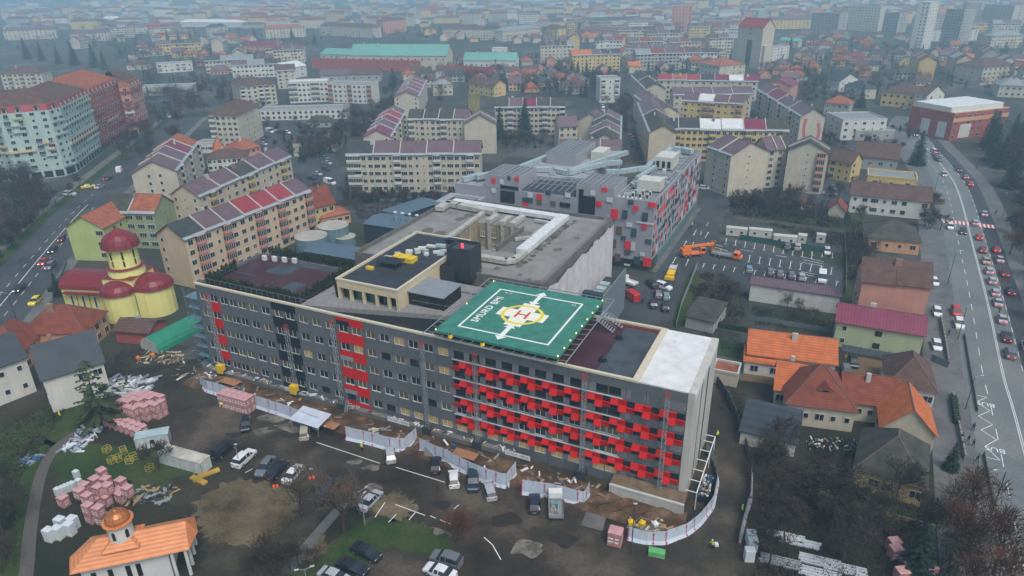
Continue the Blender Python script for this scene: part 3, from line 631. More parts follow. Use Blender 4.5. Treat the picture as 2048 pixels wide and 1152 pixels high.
# rooftop plant
AHU=M('cream plant housing',(.46,.46,.4),.6,.07,.6)
o=site('air_handling_unit','large cream air handling unit on rear wing roof, farther one','air handling unit'); sbox(o,'housing',68.5,74.6,134,143,22.2,26.2,AHU); [sbox(o,'vent',69+1.9*i,70+1.9*i,133.85,134,22.6,24.8,DARK) for i in range(3)]
o=site('air_handling_unit','cream air handling unit near the corner of the rear wing roof','air handling unit'); sbox(o,'housing',70,77,107,113,22.2,25.3,AHU); sbox(o,'duct_stub',68.5,70,109,111,22.4,24,ZINC)
for i in range(6):
    o=site('condenser','small white condenser with black fan, %s in the cluster at the roof corner'%['first','second','third','fourth','fifth','sixth'][i],'condenser',70.3+(i%3)*2.2,99.5+(i//3)*3,21.7,'condensers at the roof corner'); b=MB().mat(AHU); b.box(0,.95,0,.5,0,1.7); b.build('case',o); b=MB().mat(DARK); b.box(.15,.8,-.03,0,.4,1.4); b.build('fan',o)
    o=site('mushroom_vent','white domed roof vent at the front edge of rear wing','vent',67+i*1.3,98.3,21.7,'domed vents at the roof edge'); b=MB().mat(DW); b.cyl(0,0,0,.4,.22,.22,8); b.cyl(0,0,.4,.75,.42,.15,8); b.build('dome',o)
for lab,pts,w,h,z in [('long zinc duct rising along the far edge of rear wing roof',[(76,158),(72,160),(68,160),(68,150)],1.8,1.6,22.4),('zinc duct bending round the cream air handling unit',[(68,145),(67,140),(66.8,130),(60,122),(56,120)],1.7,1.4,22.4),
   ('pair of zinc ducts feeding the corner plant',[(66.8,112),(71,106),(70,101),(68,100)],.9,.8,22),('second thin zinc duct beside the corner plant',[(68.5,112),(72.5,107),(71.5,102)],.8,.8,22),
   ('zinc duct crossing the middle roof of rear wing',[(30,115),(38,118),(44,116),(52,133),(56,136)],1.8,1.5,21.8),('zinc duct climbing to the upper grey volume',[(18,100),(26,116),(29,135),(30,150)],1.8,1.5,21.6),
   ('zinc duct along the outer edge of the raised volume',[(44,118),(50,138),(54,150)],1.6,1.4,22),('thin white pipe run across the pergola roof',[(44,112),(60,113)],.6,.5,21.9),('straight zinc duct on the left roof edge',[(14,98),(24,118)],1.5,1.3,21),('zinc duct beside the long roof ribs',[(66.9,118),(71.5,158)],1.2,1,22.2)]:
    o=site('air_duct',lab,'air duct'); duct(pts,w,h,z,ZINC,'duct_run',parent=o)
sbox(RW,'entrance_canopy',14,22,88,93,17.4,17.8,GR2); sbox(RW,'wall',10,23,86,96.4,0,17.2,GP); sbox(RW,'wall',23,66,89,96.3,0,10,M('grey concrete band',(.13,.14,.14),.8,.1,.4))
b=MB().mat(GR)
for k in range(24): b.bar((12+.0*k,86.4+.4*k,20.6),(12,86.4+.4*k,21.8),.04)
b.bar((12,86.4,21.8),(12,96,21.8),.05); b.build('railing',RW)
sbox(RW,'side_plinth',77.5,78.6,104,165,0,3.1,M('teal glass ramp',(.09,.15,.14),.4,.1,.3)); b=MB().mat(PAVE); b.box(78.6,80.2,97,165,0,.14); b.build('walkway',RW)

STN=M('roof stain',(.1,.095,.08),.9,.3,1.5); STD=M('dark roof stain',(.055,.052,.045),.8,.3,1.5); SEAM=M('membrane seam',(.045,.052,.056),.5,.2,2)
rs=random.Random(14)
def stain(par,u,v,z,r,m):
    pts=[(u+r*rs.uniform(.5,1.3)*math.cos(a*.7),v+r*rs.uniform(.5,1.3)*math.sin(a*.7)*1.3) for a in range(9)]; b=MB().mat(m); b.face(*[(x,y,z) for x,y in pts]); b.build('stain',par)
for k in range(16): stain(MBK,61.8+rs.uniform(-.4,.8),38+k*2.3,21.757+.0011*k,rs.uniform(.5,1.3),STD if k%2 else STN)
for k in range(12): stain(MBK,rs.uniform(25,36),rs.uniform(32,68),21.758+.0011*k,rs.uniform(.6,1.8),STN)
for k in range(8): stain(MBK,rs.uniform(56,70),rs.uniform(30,74),21.78+.0011*k,rs.uniform(.6,1.6),STN)
for k in range(4): stain(HW,rs.uniform(102,109),rs.uniform(1.5,19),21.956+.0011*k,rs.uniform(.15,.5),M('grey smudge',(.48,.49,.49),.7,.2,2))
for k in range(9): b=MB().mat(SEAM); v=9.5+k*3.1; b.face((34.6,v,25.99),(48.4,v,25.99),(48.4,v+.12,25.99),(34.6,v+.12,25.99)); b.build('seam',PAV)
for k in range(3): b=MB().mat(SEAM); u=93.5+k*2.0; b.face((u,.8,21.21),(u+.1,.8,21.21),(u+.1,19.2,21.21),(u,19.2,21.21)); b.build('seam',HW)
b=MB().mat(TARB); b.face((1.5,9,21.573),(9,9,21.573),(9,9.5,21.573),(1.5,9.5,21.573)); b.face((15,1.8,21.573),(15.4,1.8,21.573),(15.4,21,21.573),(15,21,21.573)); b.build('deck_line',HW)

rq=random.Random(40)
for k in range(34):
    if k<14: u,v,z=rq.uniform(29,49),rq.uniform(113,154),21.5
    elif k<24: u,v,z=rq.uniform(67.5,77),rq.uniform(115,163),21.7
    else: u,v,z=rq.uniform(13,30),rq.uniform(98,111),20.6 if u<23 else 21
    if 30<u<43 and 127<v<151: continue
    if u>66 and 132<v<144: continue
    if 22<u<36 and v<111: continue
    z={1:21.5}.get(1) if k<14 else z; w,d,h=rq.uniform(.6,2.4),rq.uniform(.6,1.6),rq.uniform(.5,1.6)
    o=site('roof_unit','small %s plant unit on the roof of the rear hospital wing, %s'%(('cream','zinc')[k%2],'left hand part' if u<60 else 'right hand part'),'plant unit',u,v,z,'small plant units on the rear wing roof'); b=MB().mat(AHU if k%2==0 else ZINC); b.box(0,w,0,d,.15,h); b.build('case',o); b=MB().mat(STEELD); b.box(.1,w-.1,.1,d-.1,0,.15); b.build('skid',o)
b=MB().mat(DW)
for k in range(9): v=114+k*5; b.bar((66.8,v,21.95),(77.4,v+.8,21.95),.07)
for k in range(5): b.bar((30,114+k*2.5,21.7),(48,115+k*2.5,21.7),.07)
b.build('pipes',RW)
# ---------------- town buildings ----------------
WM={'c':M('cream plaster',(.44,.40,.31),.9,.1,.25,streak=.08),'y':M('yellow plaster',(.5,.37,.15),.9,.1,.25,streak=.06),'w':M('white plaster',(.52,.51,.46),.9,.08,.25,streak=.07),
 'g':M('grey plaster',(.3,.3,.28),.9,.12,.25,streak=.10),'o':M('orange plaster',(.5,.27,.14),.9,.1,.25,streak=.04),'p':M('salmon plaster',(.46,.22,.16),.9,.1,.25,streak=.04),'t':M('teal plaster',(.34,.44,.4),.9,.08,.25,streak=.06),
 'r':M('brick red plaster',(.3,.07,.06),.9,.1,.25,streak=.04),'l':M('lime plaster',(.38,.43,.16),.9,.08,.25,streak=.04),'b':M('beige plaster',(.46,.39,.29),.9,.1,.25,streak=.08),'e':M('olive plaster',(.25,.29,.17),.9,.1,.25,streak=.06),
 'k':M('peach plaster',(.5,.39,.26),.9,.08,.25,streak=.04),'n':M('pale green plaster',(.36,.40,.24),.9,.08,.25,streak=.04),'i':M('lemon plaster',(.66,.62,.22),.85,.06,.25,streak=.02)}
RM={'P':M('mauve metal roof',(.115,.075,.085),.55,.14,.4,kind='seam'),'B':M('brown tile roof',(.095,.055,.045),.85,.25,.5,kind='tile',bump=.4,bs=6),'K':M('black tar roof',(.035,.04,.042),.7,.25,.5),
 'R':M('red metal roof',(.24,.035,.045),.5,.14,.4,kind='seam'),'T':M('terracotta tile roof',(.27,.085,.045),.85,.3,.6,kind='tile',bump=.4,bs=6),'M':M('maroon metal roof',(.16,.02,.05),.45,.14,.4,kind='seam'),
 'G':M('green metal roof',(.12,.29,.235),.6,.1,.1),'W':M('white roof',(.5,.52,.5),.7,.1,.3),'Y':M('grey metal roof',(.2,.22,.22),.6,.15,.4,kind='seam'),'S':M('dark slate roof',(.035,.045,.055),.6,.15,.4,kind='tile'),
 'D':M('mossy dark roof',(.05,.05,.04),.85,.35,.5,bump=.4,bs=5),'O':M('bright orange tile roof',(.42,.115,.035),.8,.2,.6,kind='tile',bump=.4,bs=6),'X':M('russet tile roof',(.17,.045,.025),.85,.25,.6,kind='tile',bump=.4,bs=6),
 'L':M('crimson metal roof',(.2,.01,.02),.45,.12,.5,kind='seam')}
EAV=M('zinc flashing',(.25,.29,.3),.55,.12,.6); RDG=M('ridge cap',(.12,.085,.075),.8,.15,1); FW=M('pale parapet',(.42,.41,.37),.85,.12,.5,streak=.04); GUT=M('grey gutter',(.22,.24,.24),.6,.1,1); CHM=M('chimney brick',(.24,.15,.11),.9,.25,1)
def win_mesh(w,h,n,fr=FRAME,gl=GLASS):
    b=MB().mat(fr); b.box(-w/2,w/2,-.1,0,-h/2,h/2,bottom=True); b.mat(gl); t=.07; pw=(w-t*(n+1))/n
    for i in range(n):
        x=-w/2+t+i*(pw+t); b.face((x,-.105,-h/2+t),(x+pw,-.105,-h/2+t),(x+pw,-.105,h/2-t),(x,-.105,h/2-t))
    return b.mesh('window')
WIN={'s':win_mesh(1.0,1.2,1),'d':win_mesh(1.75,1.5,2),'t':win_mesh(2.5,1.5,3),'D':win_mesh(1.5,1.35,2,FRAME,GLASSG),'v':win_mesh(.6,.6,1,FW),'l':win_mesh(1.5,1.35,2,FRAME,LITD),'b':win_mesh(1.5,1.4,2,M('brown frame',(.1,.05,.03),.7,0,1))}
def bay_mesh(w,h,d,wall,gl=True):
    b=MB().mat(WM[wall]); b.box(-w/2,w/2,-d,0,-h/2,-h/2+1.0); b.box(-w/2,w/2,-d-.03,0,h/2-.12,h/2)
    if gl:
        b.mat(FRAME); n=4; 
        for i in range(n+1): x=-w/2+i*w/n; b.box(x-.05 if i else x,x+.05 if i<n else x,-d,-d+.1,-h/2+1,h/2-.12)
        b.mat(GLASS); b.face((-w/2+.02,-d+.06,-h/2+1),(w/2-.02,-d+.06,-h/2+1),(w/2-.02,-d+.06,h/2-.12),(-w/2+.02,-d+.06,h/2-.12))
        for s in(-1,1): b.face((s*(w/2-.02),-d+.06,-h/2+1),(s*(w/2-.02),0,-h/2+1),(s*(w/2-.02),0,h/2-.12),(s*(w/2-.02),-d+.06,h/2-.12))
    else:
        b.mat(DARK); b.face((-w/2+.2,-.03,-h/2+.9),(w/2-.2,-.03,-h/2+.9),(w/2-.2,-.03,h/2-.2),(-w/2+.2,-.03,h/2-.2))
    return b.mesh('balcony')
BAYS={}
def bay(w,wall,gl):
    k=(w,wall,gl)
    if k not in BAYS: BAYS[k]=bay_mesh(w,2.7,1.1,wall,gl)
    return BAYS[k]
bcount=[0]; occ=[]
def gable(root,L,D,h,rise,segs,ov=.5,flip=False,wall='c',fire=True,ridge=.5,x0=0,y0=0,tilt=True):
    """pitched roof, ridge along x (or along y when flipped); segs = material keys along the ridge"""
    if flip: L,D=D,L
    T=(lambda x,y:(y0+0*0+y+0,x)) if False else None
    def m(x,y,z): return (x0+x,y0+y,z) if not flip else (x0+y,y0+x,z)
    yr=D*ridge
    b=MB().mat(WM[wall])
    for x in(0,L): b=MB().mat(WM[wall]); b.face(m(x,0,h),m(x,D,h),m(x,yr,h+rise)); b.build('gable_wall',root)
    n=len(segs); sl=rise/yr; sr=rise/(D-yr)
    for i,k in enumerate(segs):
        a=L*i/n-(ov if i==0 else 0); c=L*(i+1)/n+(ov if i==n-1 else 0); dz=.12+(.0 if n==1 else .18*((i*7)%2)); t=.16
        b=MB().mat(RM[k])
        for (ya,yb,za,zb) in((-ov,yr,h-ov*sl,h+rise),(yr,D+ov,h+rise,h-ov*sr)):
            b.idx([m(a,ya,za+dz-t),m(c,ya,za+dz-t),m(c,yb,zb+dz-t),m(a,yb,zb+dz-t),m(a,ya,za+dz),m(c,ya,za+dz),m(c,yb,zb+dz),m(a,yb,zb+dz)],[(4,5,6,7),(3,2,1,0),(0,1,5,4),(2,3,7,6),(1,2,6,5),(3,0,4,7)])
        b.build('roof',root)
        if fire and L>14:
            b=MB().mat(EAV); e=.9; b.face(m(a,-ov,h-ov*sl+dz+.012),m(c,-ov,h-ov*sl+dz+.012),m(c,-ov+e,h-(ov-e)*sl+dz+.012),m(a,-ov+e,h-(ov-e)*sl+dz+.012)); b.build('eave_flashing',root)
        b=MB().mat(RDG); b.bar(m(a,yr,h+rise+dz+.03),m(c,yr,h+rise+dz+.03),.11,4); b.build('ridge_cap',root)
        if fire and i:
            b=MB().mat(FW); x=L*i/n; w=.16
            b.idx([m(x-w,-.3,h-.4),m(x+w,-.3,h-.4),m(x+w,yr,h+rise),m(x-w,yr,h+rise),m(x-w,-.3,h+.55),m(x+w,-.3,h+.55),m(x+w,yr,h+rise+.6),m(x-w,yr,h+rise+.6)],[(4,5,6,7),(0,1,5,4),(1,2,6,5),(3,0,4,7)])
            b.idx([m(x-w,D+.3,h-.4),m(x+w,D+.3,h-.4),m(x+w,yr,h+rise),m(x-w,yr,h+rise),m(x-w,D+.3,h+.55),m(x+w,D+.3,h+.55),m(x+w,yr,h+rise+.6),m(x-w,yr,h+rise+.6)],[(4,5,6,7),(0,1,5,4),(1,2,6,5),(3,0,4,7)])
            b.build('fire_wall',root)
def hip(root,L,D,h,rise,k,ov=.5,x0=0,y0=0,name='roof'):
    s=min(L,D)/2; a,c,d,e=-ov+x0,L+ov+x0,-ov+y0,D+ov+y0; z0=h-.1
    if L>=D: r1=(x0+s,y0+D/2,h+rise); r2=(x0+max(L-s,s+.01),y0+D/2,h+rise)
    else: r1=(x0+L/2,y0+s,h+rise); r2=(x0+L/2,y0+max(D-s,s+.01),h+rise)
    v=[(a,d,z0),(c,d,z0),(c,e,z0),(a,e,z0),r1,r2]
    f=[(0,1,5,4),(1,2,5),(2,3,4,5),(3,0,4)] if L>=D else [(0,1,4),(1,2,5,4),(2,3,5),(3,0,4,5)]
    b=MB().mat(RM[k]); b.idx(v,f+[(3,2,1,0)]); b.build(name,root)
    b=MB().mat(RDG); V=[Vector(q) for q in v]; [b.bar(V[p],V[q],.12,4) for p,q in(((0,4),(3,4),(1,5),(2,5),(4,5)) if L>=D else ((0,4),(1,4),(2,5),(3,5),(4,5)))]; b.build('ridge_cap',root)
def frame_of(A,B,h,D):
    a=P(*A,h).xy; b=P(*B,h).xy; d=b-a; return a,d.length,math.atan2(d.y,d.x)
def block(label,A,B,h,D,roof='g',rise=3.2,wall='c',rk='P',floors=None,bays=None,cat='apartment block',name='apartment_block',group=None,bal='',seed=None,far=False,sides='lr',ov=.5,ground=0,wins=True,fire=True,wk='dds',bw=None,chim=1,L=None,z0=0):
    a,L_,rz=frame_of(A,B,h,D); L=L or L_
    o=empty(name,(a.x,a.y,z0),rz,label,cat,group); rr=random.Random(seed or bcount[0]*7+3); bcount[0]+=1
    h=h-z0
    b=MB().mat(WM[wall]); b.box(0,L,0,D,0,h,bottom=False); b.build('wall',o)
    floors=floors or max(1,int(h/2.85)); fh=(h-.3)/floors
    fire=fire and cat=='apartment block'
    if roof=='g': gable(o,L,D,h,rise,rk,ov,False,wall,fire)
    elif roof=='e': gable(o,L,D,h,rise,rk,ov,True,wall,fire)
    elif roof=='h': hip(o,L,D,h,rise,rk[0],ov)
    elif roof=='f':
        b=MB().mat(RM[rk[0]]); b.box(.3,L-.3,.3,D-.3,h,h+.08); b.build('roof',o)
        b=MB().mat(FW if not bw else WM[bw]); b.box(-.1,L+.1,-.1,.3,h,h+.6); b.box(-.1,L+.1,D-.3,D+.1,h,h+.6); b.box(-.1,.3,.3,D-.3,h,h+.6); b.box(L-.3,L+.1,.3,D-.3,h,h+.6); b.build('parapet',o)
    elif roof=='s':
        b=MB().mat(RM[rk[0]]); b.idx([(-.4,-.4,h),(L+.4,-.4,h),(L+.4,D+.4,h+rise),(-.4,D+.4,h+rise),(-.4,-.4,h+.2),(L+.4,-.4,h+.2),(L+.4,D+.4,h+rise+.2),(-.4,D+.4,h+rise+.2)],[(4,5,6,7),(3,2,1,0),(0,1,5,4),(1,2,6,5),(2,3,7,6),(3,0,4,7)]); b.build('roof',o)
    if roof in'gh' and chim:
        for k in range(max(1,int(L/18))*chim if chim<3 else chim):
            x=L*(k+.5+rr.uniform(-.2,.2))/max(1,int(L/18)); b=MB().mat(CHM if rr.random()<.5 else FW); y=D*(.5+rr.choice([-.12,.12])); w=rr.uniform(.35,.8)
            if roof=='h' and (x<D/2 or x>L-D/2): continue
            b.box(min(max(x,1),L-1)-w,min(max(x,1),L-1)+w,y-.3,y+.3,h+rise*.6,h+rise+.9); b.build('chimney',o)
    for i_ in range(int(L/9)+1):
        for j_ in range(int(D/9)+1): q_=Matrix.Rotation(rz,2)@Vector((min(i_*9,L),min(j_*9,D))); occ.append((a.x+q_.x,a.y+q_.y))
    if not wins: return o,L,h
    def face(n,px,py,rot,ln,which):
        n=n or max(1,int(ln/3.3)); pitch=ln/n
        cols=[]
        for i in range(n):
            ch=bal[i%len(bal)] if (bal and which=='f') else None
            cols.append(ch or rr.choice(wk))
        if which in'lr' : cols=[rr.choice('vs..') for _ in range(n)] if floors>3 else [rr.choice('ds.') for _ in range(n)]
        jm=MB().mat(GLASS)
        for i,c in enumerate(cols):
            if c=='.': continue
            x=pitch*(i+.5)
            for f in range(ground,floors):
                z=fh*(f+.5)+.25
                X=px+x*math.cos(rot); Y=py+x*math.sin(rot)
                if far:
                    n2=Vector((math.sin(rot),-math.cos(rot))); ww=.7 if c!='s' else .45
                    tx,ty=math.cos(rot),math.sin(rot); q=[(X-tx*ww+n2.x*.05,Y-ty*ww+n2.y*.05,z-.65),(X+tx*ww+n2.x*.05,Y+ty*ww+n2.y*.05,z-.65),(X+tx*ww+n2.x*.05,Y+ty*ww+n2.y*.05,z+.65),(X-tx*ww+n2.x*.05,Y-ty*ww+n2.y*.05,z+.65)]; jm.face(*q); continue
                if c in'BQCA':
                    me=bay(2.9,{'B':bw or wall,'Q':bw or 'w','C':'p','A':'o'}[c],c!='Q' or rr.random()<.5)
                    if f==0 and c!='C': c2='d'; w_=put('window',WIN['t'],o,(X,Y,z)); w_.rotation_euler=(0,0,rot); continue
                    q=put('balcony',me,o,(X,Y,z)); q.rotation_euler=(0,0,rot)
                else:
                    t=c
                    if t=='d' and rr.random()<.12: t=rr.choice('Dl')
                    w_=put('window',WIN[t],o,(X,Y,z)); w_.rotation_euler=(0,0,rot)
        if far and jm.f: q=jm.build('window_rows',o); q['kind']='stuff'
    face(bays,0,0,0,L,'f')
    if 'r' in sides: face(None,L,0,PI/2,D,'r')
    if 'l' in sides: face(None,0,D,-PI/2,D,'l')
    return o,L,h
bk=block
# --- left of the hospital
bk('lime green corner building with terracotta gable roof behind the domed church',(131.6,453),(205,455),11.5,17,'e',3.6,'l','T',3,4,bal='...t',sides='r',wk='.',fire=False)
bk('olive green apartment block with half dark half terracotta roof behind the lime building',(206,424),(307,427),12.5,12,'g',4.5,'e','DT',4,5,sides='r',wk='tt')
bk('peach apartment block with pink bay windows and crimson roof beside the rooftop garden',(369,478.5),(620,381),15.5,11.5,'g',3.6,'k','KPPRRRP',5,16,bal='dBdsBdd',bw='p',sides='l')
bk('beige apartment block with mauve stepped roof behind the pink balconied block',(398,393),(581,313),15.5,11.5,'g',3.6,'b','PPDPP',5,13,bal='dBdsd',bw='y',sides='l')
bk('off-white block with stained blank gable and mauve and red roof by the avenue',(352,341),(397,284),15,16,'g',4.2,'c','PPMT',5,8,bal='dBd',sides='l')
bk('yellow gabled house with brown roof behind the steel tanks',(626,414),(668,403),8.5,9,'g',5.5,'y','X',2,3,cat='house',name='house')
bk('low salmon annex with red roof against the yellow gabled house',(642,436),(700,424),4,8,'h',2.4,'o','T',1,4,cat='house',name='house')
bk('cream five storey block with hipped mauve roof and brick red left side',(417,231),(473,231),17,30,'h',5,'c','B',6,5,bal='Bdddd',bw='w',sides='rl')
bk('long low white hall with brown roof behind the beige block',(413,318),(492,313),6,10,'h',3.2,'w','B',2,8,cat='hall',name='hall')
bk('small pavilion with pointed red roof beside the white hall',(428,300),(448,298),4,6,'h',6,'w','O',1,2,cat='pavilion',name='pavilion')
bk('red roofed villa with skylights and turret behind the white hall',(470,302),(520,292),6,10,'h',4.5,'p','T',2,5,cat='house',name='house')
bk('low dark glazed pavilion left of the pointed red roof',(392,287),(425,287),5,8,'f',0,'w','Y',1,6,cat='pavilion',name='pavilion')
# --- centre
bk('long cream apartment block with black and mauve roof, left of the grey rear wing',(692.7,309.5),(960,308),16,11.5,'g',4.2,'c','KPPPP',5,20,bal='BQddtdsQtdsvdQdtddBd',bw='w',sides='l',seed=5)
bk('cream block with dark roof and roof box just behind the long cream block',(816.5,238.5),(936,240),15,12,'g',4,'c','DDDP',5,11,bal='Bsdsdd',bw='w',sides='')
bk('pale gable ended block joined behind the concrete chimney tower',(928,248),(992,247),15,13,'e',4.5,'c','PP',5,1,sides='r',wk='.')
bk('cream block with stepped crimson roofs running away from the long block',(782,273),(812,222),14,13,'g',3.2,'c','MPMRP',5,9,bal='dBd',sides='l')
bk('pinkish stepped roof block further up behind the crimson stepped roofs',(837,193),(853.5,160),14,15,'g',3.2,'c','PMPMP',5,9,sides='l')
bk('cream block with brown mauve and mossy roof behind two tall firs',(990,215),(1129,214),15,11.5,'g',4,'c','DPMDD',5,16,bal='dddQ',sides='r')
bk('small cream house front with mauve roof right of the two tall firs',(1118,253),(1155,251),12,9,'g',4,'c','P',4,3,bal='dsd',sides='')
bk('cream block with mauve roof directly behind the grey rear wing',(1120,303),(1241,304),13,11,'g',4,'c','PPP',4,10,bal='tdsdd',sides='r')
bk('block with mossy brown roof running away behind the mauve roofed one',(1241,285),(1243,232),14,14,'g',3.6,'c','DPDP',5,8,sides='l')
bk('pale gable of a block beyond the mossy brown roof',(1155,240),(1205,243),13,12,'e',4,'c','P',4,1,sides='',wk='.')
bk('long yellow block with black, white and magenta roof sections',(1314,257.5),(1577,262),15,12,'g',4,'y','KKWWMD',5,22,bal='ddtBdd',bw='y',sides='l',seed=8)
bk('beige block end standing left of the long yellow block, running away',(1275,205),(1299,265),16,12,'g',3.2,'b','PD',5,8,sides='')
bk('cream and yellow block with brown roof behind the long yellow block',(1366.5,201),(1487,209),14,11,'g',3.6,'y','PWPP',4,9,bal='dsdAB',sides='l')
bk('mauve roofed block just behind the cream and yellow one',(1348,190),(1505,188),14,11,'g',3.4,'c','PPPP',4,12,sides='')
bk('pink and cream block with red stepped roofs further back in the row',(1316.5,160),(1516.5,163),13,11,'g',3.4,'c','RTRKMWM',4,14,sides='')
bk('block with brown roof and white skylight at the head of the street',(1262,150),(1290,178),14,13,'g',3.2,'c','DD',5,7,sides='')
bk('mauve roofed block running away left of the yellow blocks',(1268,190),(1313,225),14,12,'g',3.2,'b','PP',5,8,sides='')
bk('modern white cubic villa block with dark framed terraces at street end',(1201,158),(1241,157),16,14,'f',0,'w','Y',4,3,bal='QsQ',sides='')
bk('ochre block with bright orange roof sections among bare trees',(1145,111),(1241,108),15,12,'g',4,'y','OOPKK',5,12,bal='dsdd',sides='')
bk('cream block with white firewalls across its brown roof',(1081,93),(1149,91),16,12,'g',4,'c','DBDDY',5,9,sides='l')
bk('long cream block with mauve roof left of the hazy tower',(1250,98),(1359,99),12,12,'g',4,'c','PPPP',4,12,sides='')
bk('big salmon roofed market hall left of the pale tower',(1395,125),(1440,132),9,28,'h',5,'c','T',2,6,cat='hall',name='hall')
# --- right
_m=bk('block with mauve and maroon roof running up to the pink mural gable',(1514,178),(1602,233),14.5,12,'g',3.8,'c','PMPP',5,13,bal='dBd',sides='')
MU=M('pink mural paint',(.42,.1,.12),.9,.08,1)
def mural(o,L,D):
    b=MB().mat(MU)
    for (x0,top,bend) in((3.6,13.5,-1),(8.2,11,1)):
        pts=[]
        for k in range(13): t=k/12; pts.append((x0+1.2*math.sin(t*3.1*bend)+(1.5*bend*t if bend<0 else 0),1+t*(top-1)))
        for (a,za),(c,zc) in zip(pts,pts[1:]): b.face((L+.04,a,za),(L+.04,a+1.5,za),(L+.04,c+1.5,zc),(L+.04,c,zc))
    b.build('mural',o)
mural(*_m[:2],12)
bk('white flat roofed office with dark band right of the mural gable',(1686,240.5),(1775,239),10.5,20,'f',0,'w','Y',3,5,cat='office',name='office_building',sides='l')
bk('low grey canopy building in front of the white office',(1712,262),(1790,262),5,9,'f',0,'g','Y',1,3,cat='shed',name='shed')
bk('pale blank gable block with mauve roof behind the car park trees',(1462.6,310.5),(1536,301),17,15,'e',4.2,'c','PP',6,1,wk='v',sides='l')
bk('rear wing of pale block with mauve and mossy roof',(1536,300),(1588,297),16,11,'g',4,'c','PPD',6,3,wk='d',sides='')
bk('pale gabled block with glazed bays on its right, nearest the car park',(1577,300),(1658,306),17,11,'e',4,'c','DP',6,3,bal='.vB',bw='p',sides='l')
bk('yellow house with brown roof right of the glazed bay block',(1661,318),(1705,326),8.5,9,'g',3.6,'y','B',3,3,cat='house',name='house')
bk('dark roofed house with salmon dormer behind the yellow houses',(1712,310),(1796,318),6,13,'g',5,'g','B',1,4,cat='house',name='house')
bk('flat roofed ochre house with grey roof panel behind the long white house',(1735.7,352),(1835,361),8.5,11,'f',0,'y','Y',2,3,bw='y',wk='.sd',cat='house',name='house')
bk('long white two storey house with brown roof beside the avenue',(1703,388),(1862,403),7,11,'g',3.6,'w','B',2,8,bal='sdtsdb.d',cat='house',name='house')
bk('tiny garage with red gable below the white house',(1658,417),(1690,421),3,7,'e',2.6,'c','X',1,1,cat='garage',name='garage',wk='.')
bk('old house with overgrown russet hip roof behind the tall brown roofed house',(1738,474),(1842,484),4.5,14,'h',4.2,'o','D',1,4,cat='house',name='house')
bk('tall salmon house with one broad brown roof slope',(1726,560),(1862,575),12.2,10.5,'g',4.2,'p','BB',3,4,cat='house',name='house',wk='.',fire=False)
bk('pale green house with maroon metal roof in front of the salmon house',(1675,641),(1849,669),6.8,8.2,'g',2.8,'n','M',2,5,bal='s.b..',cat='house',name='house')
bk('long white storage shed with mauve roof edge behind the gardens',(1502,568),(1681,594),5,4,'s',.5,'w','P',1,8,cat='shed',name='shed',wk='.')
bk('house with bright orange tiled roof on the lawn',(1498,705),(1672,727),4.6,11,'g',3.2,'w','O',1,4,cat='house',name='house',wk='s.d')
bk('low orange roofed lean-to beside the bright orange house',(1490,722),(1570,733),3.2,5,'s',1.2,'w','O',1,2,cat='lean-to',name='lean_to')
_hr=bk('russet and orange roofed house with round topped dormer among the gardens',(1575,805),(1712,822),5,12,'h',6.2,'c','X',1,5,cat='house',name='house',wk='s.d')
def dormer(o,x,y,z,mk,w=1.3):
    b=MB().mat(WM['c']); b.box(x-w,x+w,y,y+2.2,z,z+1.3); b.mat(GLASS); b.face((x-.6,y-.03,z+.3),(x+.6,y-.03,z+.3),(x+.6,y-.03,z+1.2),(x-.6,y-.03,z+1.2)); b.mat(RM[mk]); b.idx([(x-w-.3,y-.4,z+1.2),(x+w+.3,y-.4,z+1.2),(x,y-.4,z+2.5),(x-w-.3,y+3,z+1.2),(x+w+.3,y+3,z+1.2),(x,y+3,z+2.5)],[(0,1,2),(1,4,5,2),(0,2,5,3)]); b.build('dormer',o)
dormer(_hr[0],_hr[1]*.55,2.0,6.6,'X')
bk('orange roofed wing facing the lean-to',(1552,775),(1640,790),4.6,9,'g',4,'c','O',1,4,cat='house',name='house')
bk('middle russet roofed house wing with cream wall',(1690,800),(1800,812),4.6,9,'g',3.8,'c','X',1,5,cat='house',name='house')
bk('cream gabled house with bright orange roof beside the avenue hedge',(1765,850),(1872,870),4.6,10,'e',4.6,'c','O',1,3,cat='house',name='house',wk='.',fire=False)
bk('dark brown hip roofed house behind the orange roofed houses',(1775,768),(1872,785),4,12,'h',5,'w','B',1,4,cat='house',name='house')
bk('low grey slate roofed outbuilding in the garden thicket',(1482,862),(1592,888),3,9,'s',1.6,'w','S',1,3,cat='outbuilding',name='outbuilding',wk='.')
bk('old yellow house with mossy dark roof and glass porch',(1712,935),(1850,975),4.2,13,'h',5.2,'y','D',1,5,cat='house',name='house',wk='sd.')
bk('small cream shed with peeling roof behind the white end wall',(1425,742),(1476,752),3,5,'f',0,'c','T',1,2,cat='shed',name='shed',wk='.')
bk('dark slatted shed between the bare garden and the site drive',(1372,632),(1428,645),3.2,11,'s',.8,'g','D',1,3,cat='shed',name='shed',wk='.')
bk('low brown roofed hut left of the green hangar',(228,660),(296,665),3.5,7,'g',1.6,'r','B',1,2,cat='hut',name='hut',wk='.')
# lower left
bk('salmon house with big maroon hip roof before the yellow church',(40,668),(168,664),5.5,11,'h',5,'o','X',2,5,cat='house',name='house',wk='s.')
bk('maroon roofed house end below the avenue',(-40,712),(40,706),5,12,'h',5.5,'o','X',2,3,cat='house',name='house',wk='s.')
bk('white house with black metal roof and skylights at the left edge',(-60,752),(50,712),9.0,10,'g',4.2,'w','S',2,3,cat='house',name='house',wk='.s')
bk('white house with black ridged roof beside the pine',(84,757),(205,722),8.5,12,'g',5.0,'w','S',2,4,cat='house',name='house',wk='.d')
